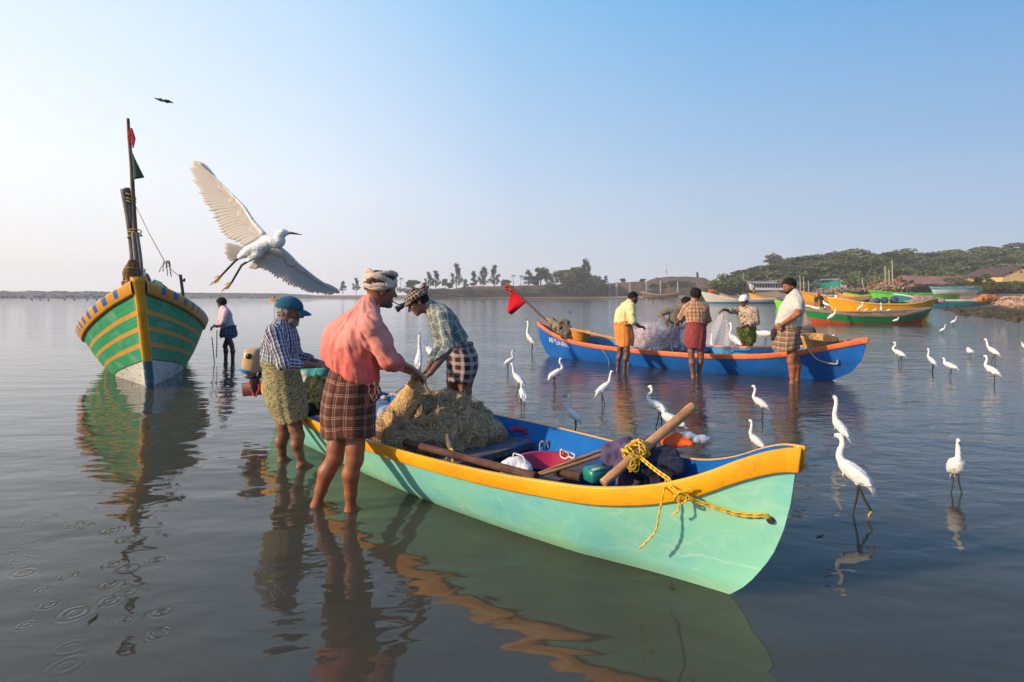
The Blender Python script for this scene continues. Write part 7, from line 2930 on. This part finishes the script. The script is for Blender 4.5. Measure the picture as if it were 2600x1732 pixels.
def small_person(label, px, pyf, pyh, Y, m_shirt, m_low, z0=None, lean=0., cat='person'):
    """a distant figure a few pixels high"""
    zb = H - (pyf - HZ) / F * Y
    hgt = (pyf - pyh) / F * Y
    x = (px - 1300) / F * Y
    root = thing('person', label, cat, (x, Y, zb))
    q = hgt / 1.68
    B = SDF(.035 if Y < 80 else .05)
    o = np.array((x, Y, zb))

    def p(a, b, c):
        return o + q * np.array((a + lean * max(0, c - .85), b, c))
    B.cone(p(0, 0, 1.57), .095 * q, p(0, 0, 1.62), .09 * q, .02)
    B.cone(p(0, 0, 1.3), .13 * q, p(0, 0, .95), .13 * q, .05)
    B.cone(p(0, 0, 1.5), .05 * q, p(0, 0, 1.35), .06 * q, .03)
    for s in (-1, 1):
        B.cone(p(.17 * s, 0, 1.38), .05 * q, p(.22 * s, -.05, 1.1), .04 * q, .03)
        B.cone(p(.22 * s, -.05, 1.1), .04 * q, p(.12 * s, -.25, .95), .035 * q, .02)
        B.cone(p(.09 * s, 0, .9), .08 * q, p(.10 * s, 0, .45), .055 * q, .03)
        B.cone(p(.10 * s, 0, .45), .055 * q, p(.10 * s, 0, .0), .04 * q, .03)
    V, Fq = B.mesh()
    g = Geo()
    g.add(V, Fq.tolist())
    g.build('body', SK_D, root)
    B = SDF(.035 if Y < 80 else .05)
    B.cone(p(0, 0, 1.32), .16 * q, p(0, 0, .95), .155 * q, .05)
    for s in (-1, 1):
        B.cone(p(.13 * s, 0, 1.4), .075 * q, p(.21 * s, -.03, 1.15), .06 * q, .04)
    V, Fq = B.mesh()
    g = Geo()
    g.add(V, Fq.tolist())
    g.build('shirt', m_shirt, root)
    g = Geo()
    g.tube([p(0, 0, 1.0), p(0, 0, .75), p(0, 0, .5)], [.16 * q, .19 * q, .18 * q], 12)
    g.build('lungi', m_low, root)


cw, cd, co_ = cloth('far_white_cloth', L(.7, .68, .66)), cloth('far_dark_cloth', L(.05, .035, .035)), cloth('far_orange_cloth', L(.5, .22, .06))
small_person('small far figure in dark clothes stooping at the yellow boat', 2087, 792, 744, 34.5, cd, cd, None, -.35)
small_person('small far figure in orange leaning over the boats behind the stooping one', 2072, 778, 738, 46, co_, cd, None, .3)
small_person('small far figure in white standing in the bright yellow boat', 2124, 784, 744, 33.2, cw, cw)
small_person('tiny far figure in white on the shore beyond the lime green boat', 2292, 748, 727, 112, cw, cd)
small_person('tiny far figure in a dark shirt beside the yellow boats', 1914, 748, 729, 128, cd, co_)
small_person('tiny dark rower in the far orange boat', 697, 762, 749, 165, cd, cd)

# egrets perched on the green and red boat's gunwale
for (px, py, hpx, dg, ps, lb) in ((2184, 796, 30, 20, 'lean', 'tallest white egret perched on the green and red boat\'s gunwale'), (2198, 795, 13, 10, 'hunch', 'leftmost of the small white egrets perched on the green boat\'s gunwale'),
                                  (2221, 795, 14, 15, 'hunch', 'middle one of the small white egrets perched on the green boat\'s gunwale'), (2237, 795, 25, 90, 'alert', 'upright white egret perched between two small ones on the green boat\'s gunwale'),
                                  (2256, 795, 13, 12, 'hunch', 'rightmost of the small white egrets perched on the green boat\'s gunwale'), (2098, 788, 26, 170, 'hunch', 'white egret perched at the left end of the green boat')):
    Yb = 28.8
    place_egret(px, py, py - hpx, dg, ps, lb, Yb, H - (py - HZ) / F * Yb)
for i, (px, py) in enumerate(((1642, 764), (1652, 766), (1664, 765), (1672, 766), (1690, 764), (1668, 762))):
    o = place_egret(px, py, py - 4.6, 20 * i, 'hunch', 'tiny white bird resting on the far water by the brown hulk', PY(py))
    o['group'] = 'tiny white birds on the far water'

# buoys in the far water on the left, drifting float
bm_ = mat('black_buoy', L(.02, .02, .022), None, 5, .5)
g = Geo()
g.ell((0, 0, .12), (.30, .30, .30), 12, 8)
g.tube([(0, 0, .4), (0, 0, .55)], .08, 6)
by = tag(g.build('buoy', bm_), 'small black net buoy floating in the far water on the left', 'buoy', 'black buoys left of the green boat')
for i, px in enumerate((81, 102, 123, 164, 189, 222, 245, 262, 283)):
    o = by if i == 0 else dup(by, (0, 0, 0))
    Yb = 190 + 6 * math.sin(i * 2.3)
    o.location = ((px - 1300) / F * Yb, Yb, 0)
g = Geo()
g.ell(P(1447, 793, 49) + Vector((0, 0, -.02)), (.14, .14, .12), 12, 8)
tag(g.build('float', mat('dark_float', L(.03, .04, .04), None, 5, .5)), 'single dark float on the water between the red flag and the yellow shirted man', 'float')


# ---------------- fort wall, mast, poles
def fort_wall():
    k = NT('laterite_wall', .95, .1)
    co = k.coord()
    br = k.n('ShaderNodeTexBrick')
    br.inputs['Scale'].default_value = .35
    br.inputs['Color1'].default_value = L(.17, .105, .075)
    br.inputs['Color2'].default_value = L(.125, .08, .06)
    br.inputs['Mortar'].default_value = L(.06, .045, .04)
    k.set(br.inputs['Vector'], k.mapping(co, (1, 1, 1), (R(90), 0, 0)))
    n = k.noise(.09, 7, .75, co)
    k.base(k.mix(k.ramp(n, [(.42, L(0, 0, 0)), (.66, L(.85, .85, .85))]), br.outputs[0], L(.055, .055, .038)))
    k.bump(k.noise(.6, 6, .7, co), .6, .6)
    r = thing('fort_wall', 'long brown laterite fort wall along the far shore with a ragged top', 'wall', (0, 338, 0))
    for (a, b, top, nm, Y) in ((1086, 1562, [(1086, 734), (1150, 733), (1200, 727), (1290, 726), (1420, 722), (1562, 719)], 'curtain_wall', 338), (1560, 1632, [(1560, 718), (1632, 715)], 'curtain_wall', 342), (1606, 1800, [(1606, 717), (1642, 715), (1664, 706), (1690, 703), (1740, 702), (1784, 704), (1800, 712)], 'bastion', 350)):
        g = Geo()
        n_ = int((b - a) / 1.5)
        rows = []
        for i in range(n_ + 1):
            px = a + (b - a) * i / n_
            tp = interp(px, [t[0] for t in top], [t[1] for t in top]) + 1.9 * float(fbm(np.array([[px * .13, 3.3, a]]), 4, 2)[0])
            x = (px - 1300) / F * Y
            zt = H - (tp - HZ) / F * Y
            dy = .5 * float(vnoise(np.array([[px * .05, 1, 1]]))[0])
            rows.append([(x, Y - 2.2 + dy, -1), (x, Y - 1.2 + dy, zt * .5), (x, Y - .5 + dy, zt), (x, Y + 1.5, zt), (x, Y + 3, -1)])
        g.grid(rows, True, None, True, True, flip=True)
        g.build(nm, k.m, r)
    for px in (1548, 1566):
        g = Geo()
        g.box(((px - 1300) / F * 334, 334, 4.5), (1.1, 1.1, 9), None, .1)
        g.build('gate_pillar', mat('pale_pillar', L(.34, .30, .27), None, .5, .9), r)


fort_wall()


def lattice():
    Y = 420.
    x, zb = (1692 - 1300) / F * Y, 10.
    zt = H - (672 - HZ) / F * Y
    r = thing('radio_mast', 'thin red and white lattice radio mast behind the fort', 'mast', (x, Y, zb))
    g = Geo()
    n = 12
    k = NT('red_white_mast', .6, .3)
    sp = k.n('ShaderNodeSeparateXYZ')
    gm = k.n('ShaderNodeNewGeometry')
    k.set(sp.inputs[0], gm.outputs['Position'])
    k.base(k.mix(k.math('LESS_THAN', k.math('FRACT', k.math('DIVIDE', sp.outputs[2], 6)), .5), L(.62, .58, .55), L(.45, .10, .07)))
    c = [[Vector((x + .55 * (1 - .6 * i / n) * math.cos(a), Y + .55 * (1 - .6 * i / n) * math.sin(a), zb + (zt - zb) * i / n)) for a in (.3, 2.4, 4.5)] for i in range(n + 1)]
    for j in range(3):
        g.tube([c[i][j] for i in range(n + 1)], .11, 5)
        for i in range(n):
            g.tube([c[i][j], c[i + 1][(j + 1) % 3]], .05, 4)
    g.build('lattice', k.m, r)


lattice()
M_CONC = mat('pale_pole', L(.42, .38, .34), L(.30, .26, .23), 2, .8)
for i, (px, pb, pt, Y, lb) in enumerate(((1600, 745, 718, 300, 'leftmost thin pale pole on the far beach right of the gate pillars'), (1641, 745, 716, 300, 'thin pale pole above the yellow shirted man\'s head'), (1677, 745, 712, 300, 'thin pole on the beach left of the green trees by the fort'),
                                         (1721, 745, 713, 290, 'thin pole in front of the green trees by the fort'), (1770, 745, 690, 250, 'dark pole with a small black flag above the checked shirt'), (2248, 726, 676, 120, 'left one of three pale masts over the driftwood'),
                                         (2258, 726, 685, 118, 'short middle one of three pale masts over the driftwood'), (2266, 726, 661, 116, 'tallest right one of three pale masts over the driftwood'), (2032, 742, 700, 140, 'left thin pole behind the tall man\'s shoulder'),
                                         (2041, 742, 702, 140, 'right thin pole behind the tall man\'s shoulder'), (2053, 742, 713, 138, 'stout short post left of the green awning'), (2191, 738, 706, 130, 'leaning pole right of the white gabled house'), (1888, 745, 694, 170, 'thin pale pole left of the white arcade building'))):
    o = stick('pole', lb, 'pole', [P(px + (6 if px == 2191 else 0), pb + 3, Y), P(px, (pb + pt) / 2, Y), P(px - 1, pt, Y)], .10 if Y < 200 else .26, M_CONC if px != 1770 else M_POLE, 6, 0, seed=40 + i)
    if px == 1770:
        g = Geo()
        a = P(1768, 690, 250)
        g.grid([[a + Vector((s * .9, .25 * math.sin(4 * s + t), -t * 2.6 - .5 * s)) for s in np.linspace(0, 1, 6)] for t in np.linspace(0, 1, 6)])
        g.build('flag', cloth('black_flag_cloth', L(.03, .03, .045)), o, solid=.03)


# ---------------- buildings on the right shore
def house(name, label, px0, px1, pyb, pye, pyr, Y, wall, roof, gable=False, depth=8., windows=(), wm=None):
    x0, x1 = (px0 - 1300) / F * Y, (px1 - 1300) / F * Y
    zb, ze, zr = [H - (p - HZ) / F * Y for p in (pyb, pye, pyr)]
    r = thing(name, label, 'building', ((x0 + x1) / 2, Y, zb))
    g = Geo()
    xm = (x0 + x1) / 2
    if gable:
        V = [(x0, Y, zb), (x1, Y, zb), (x1, Y, ze), (xm, Y, zr - .12), (x0, Y, ze)]
        V += [(a, Y + depth, c) for a, b, c in V]
        g.add(V, [(0, 1, 2, 3, 4), (9, 8, 7, 6, 5), (0, 5, 6, 1), (1, 6, 7, 2), (0, 4, 9, 5)])
    else:
        g.box((xm, Y + depth / 2, (zb + ze) / 2), (x1 - x0, depth, ze - zb))
    g.build('wall', wall, r, smooth=False)
    g = Geo()
    o = .5
    if gable:
        for s, xe in ((-1, x0), (1, x1)):
            sl = (zr - ze) / abs(xm - xe)
            V = [(xm, Y - .3, zr), (xe + s * o, Y - .3, ze - sl * o), (xe + s * o, Y + depth + .3, ze - sl * o), (xm, Y + depth + .3, zr)]
            V += [(a, b, c + .18) for a, b, c in V]
            g.add(V, [(0, 1, 2, 3), (7, 6, 5, 4), (0, 4, 5, 1), (1, 5, 6, 2), (2, 6, 7, 3), (3, 7, 4, 0)])
    else:
        ym = Y + depth / 2
        sag = lambda t: -.25 * math.sin(3.14 * t) + .06 * math.sin(17 * t)
        rows = []
        for i in range(25):
            t = i / 24
            xx = x0 - o + (x1 - x0 + 2 * o) * t
            rows.append([(xx, Y - 1.0, ze - .35 + .05 * math.sin(30 * t)), (xx, Y + (ym - Y) * .5, ze + (zr - ze) * .5 + sag(t) * .5), (xx, ym, zr + sag(t)), (xx, Y + depth + .6, ze - .2)])
        g.grid(rows)
    g.build('roof', roof, r, smooth=False, solid=0 if gable else .2)
    for (wx0, wx1, wy0, wy1) in windows:
        g = Geo()
        a, b = (wx0 - 1300) / F * Y, (wx1 - 1300) / F * Y
        z0_, z1_ = H - (wy1 - HZ) / F * Y, H - (wy0 - HZ) / F * Y
        rad = (b - a) / 2
        pts = [(a, z0_), (b, z0_)] + [((a + b) / 2 + rad * math.cos(t), z1_ - rad + rad * math.sin(t)) for t in np.linspace(0, math.pi, 7)]
        g.add([(p, Y - .03, q) for p, q in pts] + [(p, Y + .2, q) for p, q in pts], [tuple(range(len(pts)))] + [(i, i + len(pts), (i + 1) % len(pts) + len(pts), (i + 1) % len(pts)) for i in range(len(pts))])
        g.build('window', wm, r, smooth=False)
    return r


M_DARKW = mat('dark_window', L(.03, .03, .035), None, 3, .4)
M_LIME = mat('white_limewash', L(.66, .66, .68), L(.48, .48, .50), .6, .85)
M_TILE = mat('red_brown_tiles', L(.32, .16, .125), L(.20, .11, .09), .9, .9, .15, .7, 6, .1)
house('arcade_building', 'low white building with a row of dark arches under the hill', 1908, 1990, 737, 717, 711, 156, M_LIME, mat('grey_roof', L(.22, .21, .21), None, .6, .9), False, 9, [(1915 + 6.8 * i, 1919 + 6.8 * i, 721, 731) for i in range(11)], M_DARKW)
house('gabled_house', 'small white gabled house behind the green awning', 2114, 2150, 732, 720, 708, 168, M_LIME, mat('brown_roof', L(.24, .17, .14), None, .6, .9), True, 10, [(2124, 2127, 722, 729)], M_DARKW)
house('tiled_shed', 'long low shed with a sagging red brown tiled roof', 2318, 2490, 728, 718, 699, 132, mat('shed_wall', L(.30, .17, .11), L(.20, .11, .07), .8, .9), M_TILE, False, 7, [(2350, 2356, 719, 727), (2400, 2406, 719, 727)], M_DARKW)
house('gabled_house', 'yellow walled gabled house at the right edge of the picture', 2546, 2640, 716, 698, 678, 108, mat('yellow_limewash', L(.62, .42, .20), L(.50, .33, .16), .6, .85), mat('dark_tiles', L(.10, .06, .05), None, .8, .9), True, 9, [(2564, 2569, 690, 695), (2590, 2596, 688, 693)], M_DARKW)


def awning():
    Y = 160.
    r = thing('awning', 'bright green tarpaulin awning on poles at the foot of the hill', 'awning', tuple(P(2100, 735, Y)))
    g = Geo()
    rows = []
    for j in range(9):
        t = j / 8
        rows.append([P(2068 + 3 * (1 - t) * 0 + 65 * s, 712 + 21 * t + 1.4 * math.sin(9 * s + 2 * t), Y + 1.2 * math.sin(4 * s) - 2 * t) for s in np.linspace(0, 1, 14)])
    g.grid(rows)
    rows = [[P(2068 + 65 * s, 712 - 1.0 * q, Y + 6 * q) for s in np.linspace(0, 1, 14)] for q in np.linspace(0, 1, 4)]
    g.grid(rows)
    g.build('tarpaulin', mat('green_tarpaulin', L(.01, .24, .16), L(.012, .17, .115), .4, .5), r, solid=.05)
    for px in (2069, 2090, 2112, 2132):
        g = Geo()
        g.tube([P(px, 714, Y + 1), P(px, 744, Y + 1)], .12, 6)
        g.build('pole', M_WOODG, r)
    g = Geo()
    a = P(2282, 716, 118)
    g.grid([[P(2278 + 42 * s, 726 - 16 * s + 7 * q + math.sin(6 * s + q), 119 + q) for s in np.linspace(0, 1, 10)] for q in np.linspace(0, 1, 5)])
    tag(g.build('tarpaulin', mat('sea_green_tarpaulin', L(.015, .26, .20), L(.01, .15, .13), .4, .5), None, solid=.05), 'small slanting sea green tarpaulin left of the tiled shed', 'tarpaulin')


awning()
g = Geo()
g.box(P(1811, 737, 168), (2.6, 2, 1.5), None, .15)
o = tag(g.build('market_stall', mat('red_cloth_stall', L(.55, .06, .05), L(.40, .04, .04), 1, .7)), 'small red covered stall on the beach left of the white capped man', 'stall')
g = Geo()
g.box(P(1811, 730, 168), (3.1, 2.6, .12), None, .04)
g.build('canopy', mat('faded_red_canopy', L(.60, .12, .09), None, 1, .7), o)


# ---------------- driftwood, rubble bank, bushes
def stick_pile(name, label, c, rx, rz, n, ln, rad, m, seed):
    rr_ = np.random.default_rng(seed)
    g = Geo()
    for i in range(n):
        a = rr_.uniform(0, 6.28)
        q = rr_.uniform(0, 1) ** .6
        b = Vector(c) + Vector((rx * q * math.cos(a), rx * .4 * q * math.sin(a), rr_.uniform(0, rz) * (1 - q * .8)))
        d = Vector((rr_.normal(), rr_.normal() * .4, rr_.normal() * .45 + .15)).normalized() * ln * rr_.uniform(.4, 1.1)
        g.tube([b - d * .5, b + Vector((0, 0, .05)), b + d * .5], rad * rr_.uniform(.5, 1.4), 5)
    o = g.build(name, m)
    return tag(o, label, 'driftwood')


M_DRIFT = mat('driftwood', L(.42, .29, .19), L(.25, .16, .10), .9, .9)
M_DRIFTO = mat('brown_branches', L(.34, .17, .08), L(.20, .10, .05), .9, .9)
stick_pile('driftwood_pile', 'tangled pale driftwood pile at the foot of the three masts', P(2262, 736, 112), 3.2, 2.0, 70, 1.9, .09, M_DRIFT, 3)
stick_pile('driftwood_pile', 'brown heap of branches left of the three masts', P(2232, 736, 122), 3.2, 2.6, 60, 2.4, .08, M_DRIFTO, 4)
stick_pile('driftwood_pile', 'scattered pale timber between the awning and the lime green boat', P(2170, 738, 140), 7., 1.2, 60, 2.0, .10, M_DRIFT, 5)
stick_pile('driftwood_pile', 'brown branches leaning right of the masts', P(2286, 732, 116), 1.8, 3.0, 28, 3.0, .07, M_DRIFTO, 6)


def rubble():
    rr_ = np.random.default_rng(12)
    g = Geo()
    cnt = 0
    while cnt < 1300:
        low = rr_.random() < .55
        if low:                                  # weedy stones awash at the edge
            px, Y = float(rr_.uniform(2385, 2760)), float(rr_.uniform(31, 66))
            x = (px - 1300) / F * Y
            lim = np.interp(px, [2385, 2450, 2560, 2700], [58, 40, 32, 29])
            if Y < lim:
                continue
            z, s = rr_.uniform(-.08, .02), rr_.uniform(.08, .26)
        else:
            px, Y = float(rr_.uniform(2440, 2760)), float(rr_.uniform(44, 98))
            x = (px - 1300) / F * Y
            z = float(land_z(np.array([x]), np.array([Y]))[0])
            if z < .25:
                continue
            s = rr_.uniform(.10, .34) * (1.4 if rr_.random() < .1 else 1)
        cnt += 1
        rock_geo(g, (x, Y, z + s * .1), s, cnt + 50, (7, 5), .5)
    k = NT('rubble_rock', .85, .25)
    gm = k.n('ShaderNodeNewGeometry')
    sp = k.n('ShaderNodeSeparateXYZ')
    k.set(sp.inputs[0], gm.outputs['Position'])
    n = k.noise(.9, 6, .75, k.coord())
    dry = k.ramp(n, [(.3, L(.20, .115, .07)), (.5, L(.40, .24, .15)), (.66, L(.52, .38, .27)), (.78, L(.16, .12, .09))])
    wet = k.ramp(n, [(.35, L(.022, .022, .015)), (.65, L(.075, .060, .032))])
    f = k.n('ShaderNodeMapRange')
    k.set(f.inputs[0], k.math('ADD', sp.outputs[2], k.math('MULTIPLY', n, .25)))
    f.inputs[1].default_value = .38
    f.inputs[2].default_value = .62
    k.base(k.mix(f.outputs[0], wet, dry))
    k.bump(k.noise(5, 6, .7, k.coord()), .6, .06)
    o = g.build('rubble', k.m, None, smooth=False)
    tag(o, 'bank of orange tan rubble with dark wet stones at the waterline', 'rubble', kind='stuff')


rubble()


def bush(label, px, pyb, Y, w_, h_, m, seed):
    r = thing('bush', label, 'bush', tuple(P(px, pyb, Y)))
    rr_ = np.random.default_rng(seed)
    pts = []
    g0 = Geo()
    for i in range(14):
        c = np.array((rr_.normal() * w_ * .38, rr_.normal() * w_ * .25, abs(rr_.normal()) * h_ * .35 + h_ * .2))
        u = rr_.normal(size=(110, 3))
        u /= np.linalg.norm(u, axis=1, keepdims=True)
        pts.append(np.array(P(px, pyb, Y)) + c + u * np.array((w_ * .26, w_ * .22, h_ * .28)) * rr_.uniform(.5, 1, (110, 1)))
        g0.tube([P(px, pyb, Y) - Vector((0, 0, .3)), P(px, pyb, Y) + Vector(c)], [.06, .02], 4)
    g0.build('stem', M_BARK, r)
    g = Geo()
    leaves(g, np.concatenate(pts), h_ * .085, .9, seed)
    g.build('foliage', m, r, smooth=False)


bush('olive green bush on the bank in front of the yellow house', 2585, 732, 80, 3.6, 1.1, M_LEAF2, 1)
bush('large green bush on the bank right of the turquoise boat', 2540, 738, 76, 3.2, 1.2, M_LEAF2, 2)
bush('dark bush at the right end of the tiled shed', 2508, 734, 86, 2.4, 1.7, M_LEAF, 3)
bush('grassy bush in front of the tiled shed', 2440, 722, 118, 7.0, 1.5, M_LEAF2, 4)
bush('grassy bush at the shed\'s right half', 2475, 724, 114, 5.0, 1.4, M_LEAF2, 5)
bush('dark low scrub under the hill left of the white arcade', 1850, 747, 158, 7.0, 4.2, M_LEAF, 6)
bush('dark low scrub right of the red stall', 1880, 746, 160, 6.0, 3.6, M_LEAF2, 7)
bush('dark scrub at the foot of the hill behind the tall man\'s head', 2020, 744, 158, 7.0, 4.5, M_LEAF, 8)
bush('scrub between the gabled house and the masts', 2200, 732, 150, 8.0, 4.0, M_LEAF, 9)
bush('scrub at the left edge of the tiled shed', 2300, 726, 142, 7.0, 4.5, M_LEAF, 10)
for i, (px, w_, h_) in enumerate(((1035, 12, 3.5), (1078, 14, 3), (1118, 12, 3), (1180, 16, 3), (1250, 15, 2.5), (1320, 15, 3.5), (1395, 18, 4), (1450, 20, 7), (1490, 16, 6))):
    bush(['low scrub on the spit left of the round green tree', 'low scrub under the casuarina pair', 'low scrub right of the casuarina pair', 'low scrub between the lone casuarina and the trio', 'low scrub under the casuarina trio', 'scrub under the two ragged palms',
          'scrub at the left foot of the dark grove', 'tall dark scrub under the grove\'s largest tree', 'tall dark scrub at the right foot of the grove'][i], px, 745, 334, w_, h_, M_LEAFC if i != 5 else M_LEAF, 20 + i)
q = [(P(2500, 757, 60), .40, .3), (P(2513, 758, 60), .38, .3), (P(2490, 760, 59), .3, .3), (P(2506, 755, 61), .33, .3), (P(2524, 757, 60), .3, .2)]
o, _, _ = blob(q, .06, net_mat('orange_net', L(.62, .26, .09), L(.45, .17, .05), L(.20, .07, .02)), 'net_pile', None, .09, 3.0, True)
tag(o, 'orange net pile on the rubble bank at the right', 'net')
q = [(P(2330, 760, 33.2), .24, P(2362, 762, 33.), .20, .15), (P(2362, 762, 33.), .20, P(2390, 765, 32.8), .13, .1), (P(2315, 768, 33), .12, P(2345, 764, 33), .2, .1)]
o, _, _ = blob(q, .03, cloth('grey_brown_tarp', L(.34, .25, .21), L(.16, .11, .10), fold=.6), 'tarpaulin_bundle', None, .06, 4, True)
tag(o, 'grey brown tarpaulin bundle over the bright yellow boat\'s right end', 'bundle')
q = [(P(2270, 762, 33.3), .20, .15), (P(2225, 764, 33.2), .16, .15), (P(2245, 763, 33.2), .18, .15)]
o, _, _ = blob(q, .03, cloth('dark_blue_net', L(.03, .06, .13), L(.05, .09, .16), fold=.6), 'net_pile', None, .05, 5, True)
tag(o, 'dark blue net heap inside the bright yellow boat', 'net')

lm_ = mat('dead_leaf', L(.06, .045, .025), L(.03, .025, .018), 20, .7)
rr_ = np.random.default_rng(77)
lf = None
for i, (px, py) in enumerate(((1706, 1490), (2082, 1362), (236, 1572))):
    if lf is None:
        g = Geo()
        rows = [[(x, y * .011 * math.sin(3.14 * (x + .03) / .06 + .02), .003 + .006 * (x / .03) ** 2) for y in (-1, 0, 1)] for x in np.linspace(-.03, .03, 9)]
        g.grid(rows)
        lf = o = tag(g.build('floating_leaf', lm_, None, solid=.0015), 'small dark leaf floating on the water in front', 'leaf', 'dark leaves floating on the water')
    else:
        o = dup(lf, (0, 0, 0))
    o.location = G(px, py) + Vector((0, 0, .001))
    o.rotation_euler = (0, 0, rr_.uniform(0, 6.28))

# ================================================================== AIR
g = Geo()
hx = 830.
g.box((0, 0, 12), (2 * hx, 2 * hx, 44))
k = bpy.data.materials.new('haze_air')
k.use_nodes = True
k.node_tree.nodes.remove(k.node_tree.nodes['Principled BSDF'])
pv = k.node_tree.nodes.new('ShaderNodeVolumePrincipled')
pv.inputs['Color'].default_value = L(.96, .97, 1.0)
pv.inputs['Density'].default_value = .00055
pv.inputs['Anisotropy'].default_value = 0.0
k.node_tree.links.new(pv.outputs[0], k.node_tree.nodes['Material Output'].inputs['Volume'])
hz = tag(g.build('haze', k, smooth=False), 'thin pale haze over the harbour', 'haze', kind='stuff')
